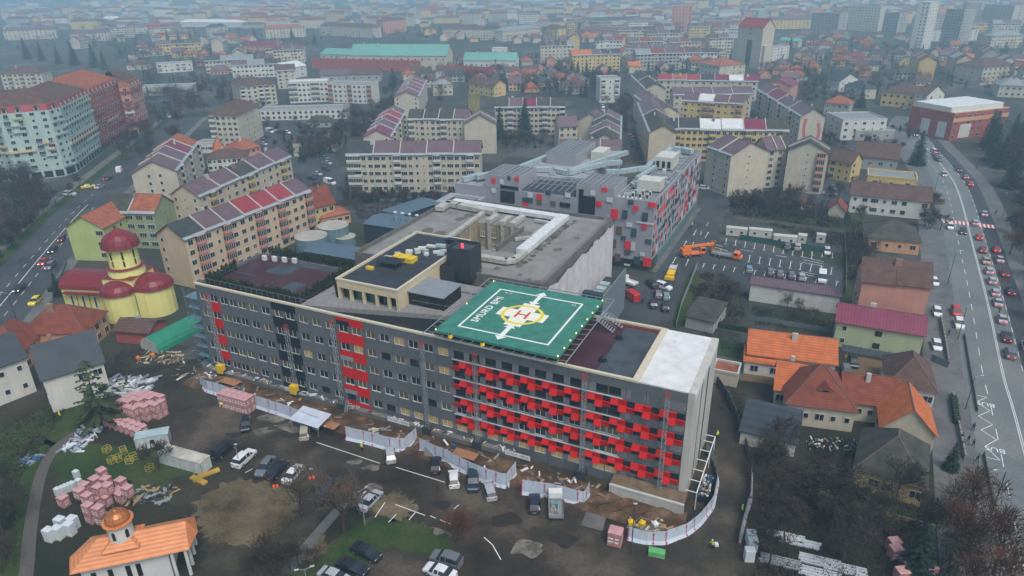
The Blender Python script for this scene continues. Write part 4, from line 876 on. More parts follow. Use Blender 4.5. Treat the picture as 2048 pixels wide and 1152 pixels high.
# --- farther left and centre
bk('cream hip roofed block far left before the firs',(0,148),(82,146),13,16,'h',5,'c','B',4,7,bal='dBdB',sides='r')
bk('low grey roofed hall left behind the teal tower',(0,140),(40,150),5,12,'s',1,'g','S',1,3,cat='hall',name='hall')
bk('white modern villa with flat roofs beyond the low hall',(312,129),(384,125),8,14,'f',0,'w','Y',2,6,bal='QddQ',cat='house',name='house')
bk('long low hall with pale flat roof and brown front',(279,176),(384,172),6,14,'f',0,'g','Y',1,8,cat='hall',name='hall',wk='s.')
bk('small house with glass dormers behind the white villa',(252,130),(300,128),5,10,'h',3.6,'c','B',1,4,cat='house',name='house')
bk('cream gable ended block with salmon roof behind the brick sided one',(478,174),(550,168),14,30,'h',4.2,'c','B',5,6,bal='QddQ',sides='r')
bk('white roofed office block with red brick bays in the centre left',(575,166),(655,163),14,14,'f',0,'w','W',4,9,bal='BBddd',sides='l')
bk('white and salmon block joined right of the white roofed office',(655,168),(742,170),13,13,'f',0,'w','Y',4,9,bal='Cdds',sides='')
bk('long grey roofed bus hall with white fascia',(519,222),(692,218),6,15,'f',0,'w','Y',2,16,cat='hall',name='hall',wk='b')
bk('small dark hip roofed kiosk below the bus hall',(614,243),(660,243),3.5,8,'h',3,'g','D',1,3,cat='kiosk',name='kiosk')
bk('narrow block behind the white roofed office',(552,142),(590,140),14,12,'g',4,'c','B',5,3)
bk('white gabled roof building beside the brown rampart roof',(575,137),(612,131),9,10,'s',4,'w','W',2,2)
bk('cream house with salmon roof right of centre gardens',(938,165),(988,172),8,12,'g',3.6,'y','B',2,5,cat='house',name='house')
bk('long mauve roofed houses behind the stepped roofs',(640,150),(760,148),6,12,'g',4,'g','PB',1,8,cat='house',name='house')
bk('grey roofed house beside the rampart wall',(866,170),(905,168),8,10,'h',3,'c','Y',2,4,cat='house',name='house')
# green roofed citadel
bk('long arcaded citadel building with pale green roof',(700,110),(893,112),13,22,'g',9,'c','GG',2,14,cat='historic building',name='citadel',wk='d',sides='',fire=False)
bk('left end of citadel, tapering pale green roof',(640,108),(700,110),9,12,'s',4.5,'c','G',2,4,cat='historic building',name='citadel_wing',sides='')
bk('lower citadel building with pale green roof to the right',(927,120),(1031,121),9,18,'g',6,'w','GG',1,10,cat='historic building',name='citadel_wing',wk='d',sides='',fire=False)
bk('white tower block rising out of the lower green roof',(984,97),(1013,97),16,9,'f',0,'w','W',3,2,cat='tower',name='tower')
bk('brown brick rampart wall sheltering the citadel',(622,118),(838,123),9,3,'f',0,'r','B',1,1,cat='rampart',name='rampart',wk='.',bw='r')
bk('second rampart wall of brown brick to the right',(873,132),(985,136),7,3,'f',0,'r','B',1,1,cat='rampart',name='rampart',wk='.',bw='r')
# tall pale tower with red roof
o,L,h=bk('tall pale bank tower with red pitched roof and slanting buttresses',(1478,52),(1527,56),35,14,'g',7,'c','RR',9,3,bal='.b.',cat='tower',name='office_tower',sides='',fire=False)
b=MB().mat(WM['c']); b.box(-6,0,1,12,0,24); b.box(L,L+3,2,10,0,20); b.build('side_wing',o); b=MB().mat(GLASSG); b.box(L*.42,L*.62,-.15,0,1,24); b.build('glass_strip',o); b=MB().mat(WM['c']); b.idx([(L*.3,-.3,24),(L*.75,-.3,24),(L*.52,-.3,29),(L*.3,0,24),(L*.75,0,24),(L*.52,0,29)],[(0,1,2),(0,2,5,3),(1,4,5,2)]); b.build('pediment',o)
bk('mauve roofed house with loggia right of the pale tower',(1530,168),(1582,172),11,18,'e',3.5,'p','M',4,3,bal='.B.',cat='house',name='house')
bk('white building at the foot of the pale tower',(1535,98),(1580,92),12,12,'f',0,'w','Y',4,7,sides='')
bk('green roofed house behind the white building',(1560,80),(1598,82),7,10,'g',3,'c','G',2,4,cat='house',name='house')
# orange office on the right
o,L,h=bk('brick red and cream office building with white flat roof beside the avenue',(1909.5,228),(2019,216),14,26,'f',0,'r','W',4,9,bal='d.dd',cat='office',name='office_building',bw='o',seed=3)
b=MB().mat(WM['w']); b.box(1,L-1,3,25,14,16.6); b.build('upper_storey',o); b=MB().mat(RM['W']); b.box(1.2,L-1.2,3.2,24.8,16.6,16.7); b.build('roof',o); [MB().mat(WM['w']).box(*q).build('white_bay',o) for q in((6,14,-.2,0,1,8),(-.2,0,3,8,1,9),(-.2,0,13,18,1,9))]; b=MB().mat(WM['o']); b.box(-.3,L+.3,-.3,-.02,9.6,11.6); b.build('orange_band',o)
o,L,h=bk('white twin gabled house behind the orange office',(1855,190),(1890,186),11,8,'e',5,'w','B',3,2,cat='house',name='house')
bk('large cream arcaded villa with brown hip roof',(1765,183),(1845,190),9,16,'h',5,'y','B',2,6,cat='villa',name='villa',wk='b')
bk('cream villa with dark skylight roof left of the big fir',(1690,170),(1722,178),7,12,'h',4,'c','S',2,3,cat='villa',name='villa')
bk('salmon roofed house below the big fir',(1650,205),(1700,209),7,12,'h',4,'g','T',2,4,cat='house',name='house')
bk('white gabled house amid the right hand rooftops',(1680,162),(1718,158),8,12,'e',4.5,'w','S',2,3,cat='house',name='house')
bk('cream hotel at right edge with slate roof',(1968,135),(2035,130),13,24,'h',5,'c','B',4,7,bal='d',cat='hotel',name='hotel')
bk('pale hotel wing with skylights at right edge',(2000,170),(2060,172),8,16,'h',5,'c','Y',2,5,cat='hotel',name='hotel')
# far towers at upper right
for lab,A,B,h,D,wl,rk_,fl,by in [('cascading dark and white modern tower in upper right haze',(1893,18),(1930,20),38,16,'g','K',12,6),('slim pale tower left of the cascading dark tower',(1862,5),(1880,3),48,12,'w','W',14,3),('wide hazy cream block with mansard roof, far right group',(1686,12),(1763,14),32,16,'c','P',9,12),
  ('hazy pink block left behind the pale tower',(1345,12),(1385,12),36,14,'p','B',11,6),('hazy block at top right corner',(1970,8),(2030,12),34,14,'c','Y',10,9),('hazy blue grey block between the far towers',(1770,25),(1800,27),28,14,'g','P',8,5),('low white terraces under the cascading tower',(1850,62),(1958,60),12,16,'w','K',4,12),('hazy block left of the mansard group',(1625,25),(1680,28),28,16,'g','P',8,8),('far hazy tower at the upper edge right',(1935,5),(1965,5),36,14,'g','Y',10,5)]:
    bk(lab,A,B,h,D,'f',0,wl,rk_,fl,by,far=True,cat='tower block',name='tower_block')
for lab,A,B,h,D,wl,rk_,fl,by in [('far cream block with red hip roof at upper left centre',(530,58),(610,54),13,16,'c','T',4,12),('far cream and pink curved block with dark roof, upper centre',(640,50),(745,55),14,16,'c','B',4,18),('tall pink ended part of the far cream block',(765,42),(812,38),18,14,'p','B',5,8),
  ('far crimson roofed hall before the white hall',(290,53),(355,50),8,14,'c','R',2,8),('far cream terraces at the upper left',(140,68),(220,64),11,14,'c','P',4,12),('far pale blocks left of the terraces',(5,62),(110,58),13,14,'c','P',4,12),('far cream school with brown roof',(885,58),(958,58),11,14,'c','B',3,14),
  ('far white balconied block right of the school',(960,58),(1005,58),14,14,'c','K',4,8),('far cream palace with grey roof',(1005,62),(1080,55),13,16,'c','Y',3,16),('far long dark roofed school with cream gable',(1160,42),(1287,38),12,14,'c','S',3,18),('far mauve roofed building before the dark school',(1160,60),(1245,62),9,12,'p','P',2,12),
  ('far ochre block beside the cream gable',(1092,55),(1115,57),14,14,'y','B',4,3),('far pale long block behind the red roofed tower',(1400,40),(1470,40),12,14,'c','Y',3,12),('far yellow block right of the red roofed tower',(1530,40),(1650,38),13,14,'y','P',4,16),('crimson roofed house in front of the far cream block',(483,90),(550,92),8,12,'p','M',2,8),('pale cemetery hall far upper left',(200,38),(270,36),6,20,'w','W',1,6),('white roofed market hall in upper left haze',(358,44),(480,45),8,20,'w','W',1,8),
  ('far white hotel wing at upper right',(1985,72),(2048,70),13,14,'c','Y',4,10),('dark hip roofed chapel house upper left',(420,55),(455,52),9,12,'c','K',2,4)]:
    bk(lab,A,B,h,D,'h',4.2,wl,rk_,fl,by,far=True,cat='building',name='building',chim=0)
# houses filling the hazy quarters: every one its own object
for o in list(COL.objects):
    if o.get('category') and o.type=='EMPTY' and o.name.split('.')[0] not in('roof_vent',): occ.append((o.location.x,o.location.y))
hr=random.Random(21); cols={'T':'terracotta','X':'russet','B':'brown','P':'mauve','O':'bright orange','S':'dark slate','D':'mossy'}; wn={'c':'cream','w':'white','y':'yellow','p':'salmon','g':'grey','o':'orange'}
def quarter(n,poly,tag_,dmin=15):
    k=0;tries=0
    xs=[p[0] for p in poly];ys=[p[1] for p in poly]
    def inside(x,y):
        c=False;j=len(poly)-1
        for i in range(len(poly)):
            xi,yi=poly[i];xj,yj=poly[j]
            if (yi>y)!=(yj>y) and x<(xj-xi)*(y-yi)/(yj-yi)+xi: c=not c
            j=i
        return c
    while k<n and tries<n*30:
        tries+=1; x=hr.uniform(min(xs),max(xs)); y=hr.uniform(min(ys),max(ys))
        if not inside(x,y): continue
        p=P(x,y)
        if any((p.x-a)**2+(p.y-c)**2<dmin**2 for a,c in occ): continue
        occ.append((p.x,p.y)); far=p.y>560
        wl=hr.choice('ccwygpco'); r=hr.choice('TXBPBTXPOSDB'); w=hr.uniform(9,16); d=hr.uniform(8,11); h=hr.choice([3.6,5.5,6.2]); rise=hr.uniform(2.8,4.2); rz=hr.choice([0,PI/2])+tag_[1]+hr.uniform(-.15,.15)
        o=empty('house',(p.x,p.y,0),rz,'%s house with %s roof in the %s'%(wn[wl],cols[r],tag_[0]),'house','houses of the '+tag_[0])
        b=MB().mat(WM[wl]); b.box(0,w,0,d,0,h,bottom=False); b.build('wall',o)
        if hr.random()<.55: hip(o,w,d,h,rise,r,.5)
        else: gable(o,w,d,h,rise,r,.5,hr.random()<.4,wl,False)
        if not far or p.y<900:
            for i in range(int(w/3)):
                for f in range(1 if h<4 else 2):
                    put('window',WIN['d'],o,(1.6+3*i,0,1.7+2.8*f))
                    if i<2:
                        q=put('window',WIN['s'],o,(w,1.8+3.5*i,1.7+2.8*f)); q.rotation_euler=(0,0,PI/2); q=put('window',WIN['s'],o,(0,1.8+3.5*i,1.7+2.8*f)); q.rotation_euler=(0,0,-PI/2)
            b=MB().mat(CHM); b.box(w*.4,w*.4+.6,d*.5+.3,d*.5+.9,h,h+rise+.7); b.build('chimney',o)
        k+=1
def quarter_blocks(n,poly,tag_,rzs):
    k=0;t=0
    while k<n and t<n*60:
        t+=1; x=hr.uniform(min(p[0] for p in poly),max(p[0] for p in poly)); y=hr.uniform(min(p[1] for p in poly),max(p[1] for p in poly)); c=False;j=len(poly)-1
        for i in range(len(poly)):
            xi,yi=poly[i];xj,yj=poly[j]
            if (yi>y)!=(yj>y) and x<(xj-xi)*(y-yi)/(yj-yi)+xi: c=not c
            j=i
        if not c: continue
        p=P(x,y); L=hr.uniform(26,48); rz=hr.choice(rzs)+hr.uniform(-.06,.06); cx=p.x+L/2*math.cos(rz)-6*math.sin(rz); cy=p.y+L/2*math.sin(rz)+6*math.cos(rz)
        if any((cx-a)**2+(cy-c_)**2<24**2 for a,c_ in occ): continue
        occ.extend([(cx,cy),(cx+L*.3*math.cos(rz),cy+L*.3*math.sin(rz)),(cx-L*.3*math.cos(rz),cy-L*.3*math.sin(rz))]); k+=1
        wl=hr.choice('ccccywgb'); rk=''.join(hr.choice('PPBDYX') for _ in range(3)); h=hr.choice([11,13.5,14.5,16])
        o=empty('apartment_block',(p.x,p.y,0),rz,'hazy %s apartment block with %s roof sections in the %s'%(wn[wl] if wl in wn else 'beige',{'P':'mauve','B':'brown','D':'mossy','Y':'grey','X':'russet'}[rk[0]],tag_),'apartment block','apartment blocks of the '+tag_)
        b=MB().mat(WM[wl]); b.box(0,L,0,12,0,h,bottom=False); b.build('wall',o); gable(o,L,12,h,3.8,rk,.5,False,wl,True)
        jm=MB().mat(GLASS); fl=int(h/2.85); nb=int(L/3.2)
        for f in range(fl):
            for i in range(nb):
                if hr.random()<.1: continue
                X=(i+.5)*L/nb; z=(f+.55)*h/fl; ww=.8 if i%3 else 1.2; jm.face((X-ww,-.05,z-.65),(X+ww,-.05,z-.65),(X+ww,-.05,z+.65),(X-ww,-.05,z+.65))
        q=jm.build('window_rows',o); q['kind']='stuff'
occ.extend([tuple(P(x,y).xy) for x in range(1440,1560,12) for y in (112,122,132)])
quarter_blocks(20,[(1240,60),(1460,60),(1440,150),(1260,150)],'rows left of the pale tower',(0,.1))
quarter_blocks(18,[(600,28),(1050,25),(1050,60),(620,60)],'upper centre',(0,.2,1.5))
quarter_blocks(20,[(1540,30),(2048,22),(2048,75),(1560,72)],'upper right haze',(-.3,.2,1.2))
quarter_blocks(10,[(0,60),(480,50),(480,100),(0,100)],'upper left haze',(.2,.4,1.6))
quarter_blocks(8,[(1050,60),(1240,60),(1240,130),(1050,90)],'centre behind the ochre block',(0,.1,1.5))
quarter_blocks(8,[(1800,150),(2048,140),(2048,210),(2030,215),(1940,180)],'far right quarter',(-.3,1.2))
quarter_blocks(7,[(280,90),(560,100),(560,200),(520,210),(420,165),(300,150)],'quarter behind the brick sided block',(.3,1.8))
quarter(75,[(1580,75),(1860,70),(1960,110),(2040,130),(2040,150),(1840,150),(1830,175),(1720,150),(1600,150)],('rooftop quarter below the far right towers',-.35))
quarter(50,[(760,125),(1200,120),(1200,205),(1150,200),(960,175),(870,195)],('garden quarter behind the long cream block',.1))
quarter(45,[(250,75),(480,75),(600,100),(570,140),(400,170),(390,120),(250,120)],('quarter behind the white modern villa',.3))
quarter(50,[(820,65),(1340,50),(1340,88),(1060,88),(900,84)],('streets around the far palace',.2),18)
quarter(28,[(1260,110),(1440,100),(1440,150),(1260,150)],('roofs left of the pale tower',.2))
quarter(30,[(1360,60),(1470,70),(1540,120),(1600,150),(1560,175),(1480,100)],('roofs around the pale tower',0))
# beyond that the roofs read as one mass
fb={k:MB().mat(v) for k,v in RM.items() if k in 'TXBPY'}; fw=MB().mat(WM['c']); fall=MB()
for i in range(1100):
    x=hr.uniform(0,2048); y=hr.uniform(-12,62)-x*.008; p=P(x,y); w=hr.uniform(10,24) if hr.random()<.6 else hr.uniform(26,50);d=hr.uniform(9,13);h=hr.choice([4,6,6,9,13,15]);r=hr.uniform(3,4.5)
    if any((p.x+w/2-q_[0])**2+(p.y+5-q_[1])**2<500 for q_ in occ): continue
    a,c=p.x,p.y; fall.mat(WM[hr.choice('cwyg')]); fall.box(a,a+w,c,c+d,0,h,top=False,bottom=False); fall.mat(RM[hr.choice('TXBPYB')])
    v=[(a-.4,c-.4,h),(a+w+.4,c-.4,h),(a+w+.4,c+d+.4,h),(a-.4,c+d+.4,h),(a+d/2,c+d/2,h+r),(a+w-d/2,c+d/2,h+r)]; fall.idx(v,[(0,1,5,4),(1,2,5),(2,3,4,5),(3,0,4)])
fo=fall.build('far_houses'); fo['kind']='stuff'
# ---------------- landmark buildings at the left ----------------
def tower(label,pts,h,D,bands,floors,rise,rk,wallk,seed=1,name='tower_block'):
    """high-rise with a many-sided front: pts are its eave corners, seen from the camera"""
    w=[P(*p,h).xy for p in pts]; o=empty(name,(w[0].x,w[0].y,0),0,label,'tower block'); q=[p-w[0] for p in w]
    L,Rr=strip(q,0,-D); back=[Vector(p) for p in L if 0]; n=len(q)
    off=[]
    for i,p in enumerate(q):
        a=q[max(i-1,0)];b=q[min(i+1,n-1)]; d=(b-a).normalized(); off.append(p+Vector((-d.y,d.x))*D)
    poly=[(p.x,p.y) for p in q]+[(p.x,p.y) for p in reversed(off)]
    b=MB().mat(WM[wallk]); b.prism(poly,0,h); b.build('wall',o)
    rr=random.Random(seed); fh=(h-4.2)/floors
    for f in range(floors):
        z=4.2+fh*f; k=bands[f%len(bands)]
        for i in range(n-1):
            a=q[i];c=q[i+1]; d=(c-a); ln=d.length; d.normalize(); nn=Vector((d.y,-d.x)); rot=math.atan2(d.y,d.x)
            m=max(1,int(ln/3.4))
            kk=k; part_=rr.random()
            if k!='.' and part_<.35: k='.'
            if k!='.':
                if part_<.8 and ln>8: a=a+d*ln*rr.choice([0,.35,.5]); c=a+d*ln*rr.choice([.35,.5])
                b=MB().mat(WM[k]); p=[a,c,c+nn*.9,a+nn*.9]; b.prism([(x.x,x.y) for x in (p[0],p[3],p[2],p[1])],z,z+1.05,bottom=True); b.build('balcony_band',o)
            for j in range(m):
                x=q[i]+d*ln*(j+.5)/m; t=rr.choice('dtt') if k!='.' else rr.choice('ds')
                ww=put('window',WIN[t],o,(x.x+nn.x*(.7 if k!='.' else 0),x.y+nn.y*(.7 if k!='.' else 0),z+1.75)); ww.rotation_euler=(0,0,rot)
            k=kk
    for i in range(n-1):
        a=q[i];c=q[i+1]; d=(c-a); ln=d.length; d.normalize(); nn=Vector((d.y,-d.x)); b=MB().mat(GLASS)
        m=max(1,int(ln/4))
        for j in range(m):
            x0=a+d*(ln*(j+.12)/m)+nn*.05; x1=a+d*(ln*(j+.88)/m)+nn*.05; b=MB().mat(GLASS); b.face((x0.x,x0.y,.4),(x1.x,x1.y,.4),(x1.x,x1.y,3.3),(x0.x,x0.y,3.3)); b.build('shopfront',o)
    # mansard and roof
    inn=[]; 
    for i,p in enumerate(q): inn.append(p+(off[i]-p).normalized()*1.2)
    b=MB().mat(RM['R' if wallk!='p' else 'T'])
    for i in range(n-1): b.face((*q[i],h),(*q[i+1],h),(*inn[i+1],h+2.8),(*inn[i],h+2.8))
    b.build('mansard',o)
    b=MB().mat(RM[rk]); mid=[(inn[i]+off[i])/2 for i in range(n)]
    mid[0]=mid[0]*.6+mid[1]*.4; mid[-1]=mid[-1]*.6+mid[-2]*.4
    for i in range(n-1):
        b.face((*inn[i],h+2.8),(*inn[i+1],h+2.8),(*mid[i+1],h+2.8+rise),(*mid[i],h+2.8+rise)); b.face((*off[i+1],h),(*off[i],h),(*mid[i],h+2.8+rise),(*mid[i+1],h+2.8+rise))
    b.face((*inn[0],h+2.8),(*mid[0],h+2.8+rise),(*off[0],h)); b.face((*inn[-1],h+2.8),(*off[-1],h),(*mid[-1],h+2.8+rise)); b.build('roof',o)
    for i in range(n-1):
        a=q[i];c=q[i+1]; d=(c-a); ln=d.length; d.normalize(); nn=Vector((d.y,-d.x)); rot=math.atan2(d.y,d.x); m=int(ln/5)
        for j in range(m):
            x=a+d*ln*(j+.5)/m; b=MB().mat(FW); b.box(-.9,.9,-.1,1.2,0,1.8); b.mat(GLASS); b.face((-.6,-.12,.3),(.6,-.12,.3),(.6,-.12,1.6),(-.6,-.12,1.6)); b.mat(RM[rk]); b.idx([(-1.1,-.3,1.75),(1.1,-.3,1.75),(0,-.3,2.6),(-1.1,1.6,1.75),(1.1,1.6,1.75),(0,1.6,2.6)],[(0,1,2),(1,4,5,2),(0,2,5,3)]); w_=b.build('dormer',o,(x.x,x.y,h)); w_.rotation_euler=(0,0,rot)
    return o
tower('teal and cream curved tower block with brown tiled roof and red mansard',[(-75,226),(-5,229),(50,224),(96,220),(120,214),(176,187)],30,20,'t.tkktttn',9,6,'B','t')
tower('brick red tower block with orange roof behind the teal one',[(150,199),(176,189),(236,166)],29,18,'rrrprrr.',9,7,'T','r',3)
tower('brick red and salmon tower block, farthest of the three on the avenue',[(238,176),(257,174),(281,163)],27,18,'.rrwrr',8,6,'B','p',5)
# yellow church with maroon roofs
YC=WM['i']; MAR=M('maroon standing seam',(.16,.008,.014),.42,.15,.8,kind='seam',spec=.5)
C1=P(203,632); CH1=empty('church',(C1.x,C1.y,0),math.radians(-8),'lemon yellow church with maroon barrel roofs and onion domed drum','church'); CH1.scale=(1.1,1.1,.9)
def dome(cx,cy,z0,prof,mat,parent,name='dome',n=16,smooth_=True):
    b=MB().mat(mat)
    for (r0,h0),(r1,h1) in zip(prof,prof[1:]):
        for i in range(n):
            a,c=2*PI*i/n,2*PI*(i+1)/n
            pts=[(cx+r0*math.cos(a),cy+r0*math.sin(a),z0+h0),(cx+r0*math.cos(c),cy+r0*math.sin(c),z0+h0),(cx+r1*math.cos(c),cy+r1*math.sin(c),z0+h1),(cx+r1*math.cos(a),cy+r1*math.sin(a),z0+h1)]
            if r1<1e-3: pts=pts[:3]
            b.face(*pts)
    return b.build(name,parent)
def barrel(parent,x0,x1,y0,y1,z,mat,r=None,name='roof',n=10,end=None):
    b=MB().mat(mat); cy=(y0+y1)/2; R_=(y1-y0)/2+.35
    for i in range(n):
        a,c=PI*i/n,PI*(i+1)/n
        b.face((x0,cy-R_*math.cos(a),z+R_*.72*math.sin(a)),(x1,cy-R_*math.cos(a),z+R_*.72*math.sin(a)),(x1,cy-R_*math.cos(c),z+R_*.72*math.sin(c)),(x0,cy-R_*math.cos(c),z+R_*.72*math.sin(c)))
    for x in(x0,x1): b.face(*[(x,cy-R_*math.cos(PI*i/n),z+R_*.72*math.sin(PI*i/n)) for i in range(n+1)])
    return b.build(name,parent)
X0=-9.0
def apse(parent,cx,cy,r,h,a0,a1,name='apse'):
    b=MB().mat(YC); n=8; pts=[(cx+r*math.cos(a0+(a1-a0)*i/n),cy+r*math.sin(a0+(a1-a0)*i/n)) for i in range(n+1)]; b.prism(pts,0,h); b.build(name,parent)
    b=MB().mat(MAR); R_=r+.4
    for k in range(4):
        e0,e1=PI/2*k/4,PI/2*(k+1)/4
        for i in range(n):
            t0,t1=a0+(a1-a0)*i/n,a0+(a1-a0)*(i+1)/n
            f=lambda t,e:(cx+R_*math.cos(e)*math.cos(t),cy+R_*math.cos(e)*math.sin(t),h+R_*.75*math.sin(e)); b.face(f(t0,e0),f(t1,e0),f(t1,e1),f(t0,e1))
    b.build('half_dome',parent)
b=MB().mat(YC); b.box(X0,12.8,0,9,0,8.6); b.build('nave',CH1)
barrel(CH1,X0-.3,3,.0,9,8.6,MAR)
b=MB().mat(MAR); b.box(X0+1,3,-1.2,-.0,7.6,7.75); b.box(X0+1,3,-1.3,-1.2,7.5,7.7); b.build('side_eaves',CH1)
b=MB().mat(YC); b.box(2.6,10.4,.2,8.8,8.6,12.2); b.build('crossing_base',CH1)
apse(CH1,6.5,.2,4.0,8.6,-PI,0); apse(CH1,6.5,8.8,4.0,8.6,0,PI); barrel(CH1,10,13,.2,8.8,8.6,MAR,name='east_roof'); apse(CH1,12.8,4.5,4.2,8.6,-PI/2,PI/2)
b=MB().mat(MAR); b.idx([(2.4,0,12.2),(10.6,0,12.2),(10.6,9,12.2),(2.4,9,12.2),(6.5,4.5,14)],[(0,1,4),(1,2,4),(2,3,4),(3,0,4)]); b.build('pyramid_roof',CH1)
b=MB().mat(YC); b.cyl(6.5,4.5,12.3,21.0,3.5,3.3,20); b.cyl(6.5,4.5,12.3,14.6,4.2,4.0,20); b.build('drum',CH1); b=MB().mat(MAR); b.cyl(6.5,4.5,14.6,14.95,4.3,3.6,20); b.build('drum_skirt',CH1)
for i in range(8):
    a=2*PI*i/8-1.75; 
    for z0,z1 in((15.6,17.4),(17.8,20.2)):
        b=MB().mat(DARK); c,s=math.cos(a),math.sin(a); b.face(*[(6.5+3.47*c+t*(-s)*.2,4.5+3.47*s+t*c*.2,z) for t,z in((-1,z0),(1,z0),(1,z1),(-1,z1))]); b.build('slit_window',CH1)
dome(6.5,4.5,21.0,[(4.4,0),(4.3,.5),(4.1,1.4),(3.7,2.6),(2.7,3.7),(1.4,4.5),(.8,5.0),(.35,5.4),(0,5.7)],MAR,CH1)
b=MB().mat(M('gilt cross',(.5,.4,.15),.4,0,1,metal=.5)); b.bar((6.5,4.5,27),(6.5,4.5,29),.06); b.bar((6.0,4.5,28.3),(7.0,4.5,28.3),.06); b.build('cross',CH1)
for x in(-6.6,-3.6,-.4): 
    b=MB().mat(FRAME); b.box(x-.35,x+.35,-.08,0,2.6,6.6); b.mat(DARK); b.face((x-.2,-.1,2.9),(x+.2,-.1,2.9),(x+.2,-.1,6.3),(x-.2,-.1,6.3)); b.build('window',CH1)
for x in(-8.9,-5.2,-1.9,2.4,10.6,14): b=MB().mat(FRAMED); b.bar((x,-.12 if x<11 else 1,0),(x,-.12 if x<11 else 1,7.6),.07); b.build('downpipe',CH1)
# little chapel with copper roof, bottom left
COP=M('copper orange roof',(.55,.2,.07),.55,.12,.7,kind='tile',spec=.5); COP2=M('copper dome',(.42,.15,.05),.38,.3,.8,metal=.45); CW=M('chapel white wall',(.5,.5,.47),.85,.07,.5)
a=P(139,1150,5.2).xy; bb=P(378,1100,5.2).xy; dd=bb-a
CP=empty('chapel',(a.x,a.y,0),math.atan2(dd.y,dd.x),'small white chapel with copper orange roof and round domed turret','chapel'); L=dd.length; D=7.5
b=MB().mat(CW); b.box(1,L-3.2,.9,D-.9,0,5.0); b.build('wall',CP)
def hip5(parent,pts,h,rd,rise,mat,name='roof'):
    b=MB().mat(mat); n=len(pts); r0,r1=rd; b.idx([(x,y,h) for x,y in pts]+[(*r0,h+rise),(*r1,h+rise)],[(0,1,n+1,n),(1,2,n+1),(2,3,n+1),(3,4,n,n+1),(4,5,n),(5,0,n),(5,4,3,2,1,0)]); return b.build(name,parent)
hip5(CP,[(0,0),(L,0),(L+.9,D*.5),(L,D),(1.2,D),(-.9,D*.5)],5.2,((3.5,D/2),(L-.5,D/2)),2.5,COP)
TX,TY=L*.42,D*.5
b=MB().mat(COP); b.idx([(TX-2.6,TY-2.6,6.6),(TX+2.6,TY-2.6,6.6),(TX+2.6,TY+2.6,6.6),(TX-2.6,TY+2.6,6.6),(TX,TY,8.6)],[(0,1,4),(1,2,4),(2,3,4),(3,0,4),(3,2,1,0)]); b.build('turret_skirt',CP)
b=MB().mat(CW); b.cyl(TX,TY,6.6,10.2,1.75,1.75,20); b.build('turret',CP)
b=MB().mat(COP); b.cyl(TX,TY,10.2,10.4,2.15,2.15,20); b.build('turret_eaves',CP)
dome(TX,TY,10.4,[(1.75,0),(1.72,.5),(1.45,1.1),(.95,1.55),(.4,1.8),(.12,2.0),(.05,2.7),(0,2.8)],COP2,CP,n=16)
for i in range(6):
    a=2*PI*i/6-1.9; c,s=math.cos(a),math.sin(a); b=MB().mat(DARK); b.face(*[(TX+1.78*c-t*s*.25,TY+1.78*s+t*c*.25,z) for t,z in((-1,7.9),(1,7.9),(1,9.1),(.5,9.4),(-.5,9.4),(-1,9.1))]); b.build('arched_window',CP)
for x in(2.2,4.4,6.8,8.2): b=MB().mat(DARK); b.face((x,.88,1.4),(x+.7,.88,1.4),(x+.7,.88,3.9),(x,.88,3.9)); b.build('window',CP)
for x,y in((L-.7,.5),(L-.7,2.6),(L-.7,4.9),(L-.7,D-.5),(L-2.6,.5)): b=MB().mat(CW); b.cyl(x,y,0,5.2,.28,.25,10); b.build('column',CP)
# chimney tower behind the long cream block
a=P(936,188,25).xy; b_p=P(957,189,25).xy; o=empty('chimney_tower',(a.x,a.y,0),0,'square concrete chimney tower with lichen yellow faces','tower'); w=(b_p-a).length
b=MB().mat(M('lichen concrete',(.22,.2,.1),.9,.25,.3,streak=.2)); b.box(0,w,0,w*.8,0,25); b.build('shaft',o)
b=MB().mat(M('lichen concrete',(.22,.2,.1)))
for k in range(5): b=MB().mat(MATS['lichen concrete']); b.box(w*k/5+.1,w*(k+1)/5-.15,-.1,0,23.2,25.4); b.build('louvre',o)
# storage tanks, plant sheds, green hangar
TNK=M('blue grey tank wall',(.12,.19,.22),.5,.1,.4,streak=.2); TNT=M('tank top',(.32,.31,.26),.8,.2,.3)
for lab,x,y,r,h in(('round steel tank nearest the pink balconied block',622,471,5.3,5.5),('round steel tank behind the blue roofed shed, largest top',666,450,5.2,6.0),('smaller sunken round tank right of the two others',690,472,3.6,3.0)):
    p=P(x,y,h); o=empty('storage_tank',(p.x,p.y,0),0,lab,'tank'); b=MB().mat(TNK); b.cyl(0,0,0,h,r,r,32,cap=False); b.build('shell',o); b=MB().mat(TNT); b.cyl(0,0,h-.1,h,r,r,32); b.build('lid',o)
BLUR=M('blue ribbed roof',(.075,.12,.155),.5,.1,.5,kind='seam')
def shed(label,A,B,h,D,rise,rmat,wmat,name='shed',cat='shed'):
    a,L,rz=frame_of(A,B,h,D); o=empty(name,(a.x,a.y,0),rz,label,cat); b=MB().mat(wmat); b.box(0,L,0,D,0,h); b.build('wall',o)
    b=MB().mat(rmat); b.idx([(-.3,-.3,h),(L+.3,-.3,h),(L+.3,D/2,h+rise),(-.3,D/2,h+rise),(L+.3,D+.3,h),(-.3,D+.3,h)],[(0,1,2,3),(3,2,4,5),(0,3,5),(1,4,2)]); b.build('roof',o); return o
DM=M('dark blue metal wall',(.02,.032,.045),.5,.1,.5)
shed('long blue ribbed roof shed below the round tanks',(607,502),(718,520),4,9,.8,BLUR,DM)
o=shed('dark blue plant house with four steel flues',(727,447),(800,458),7,12,1.0,BLUR,DM,'plant_house','building')
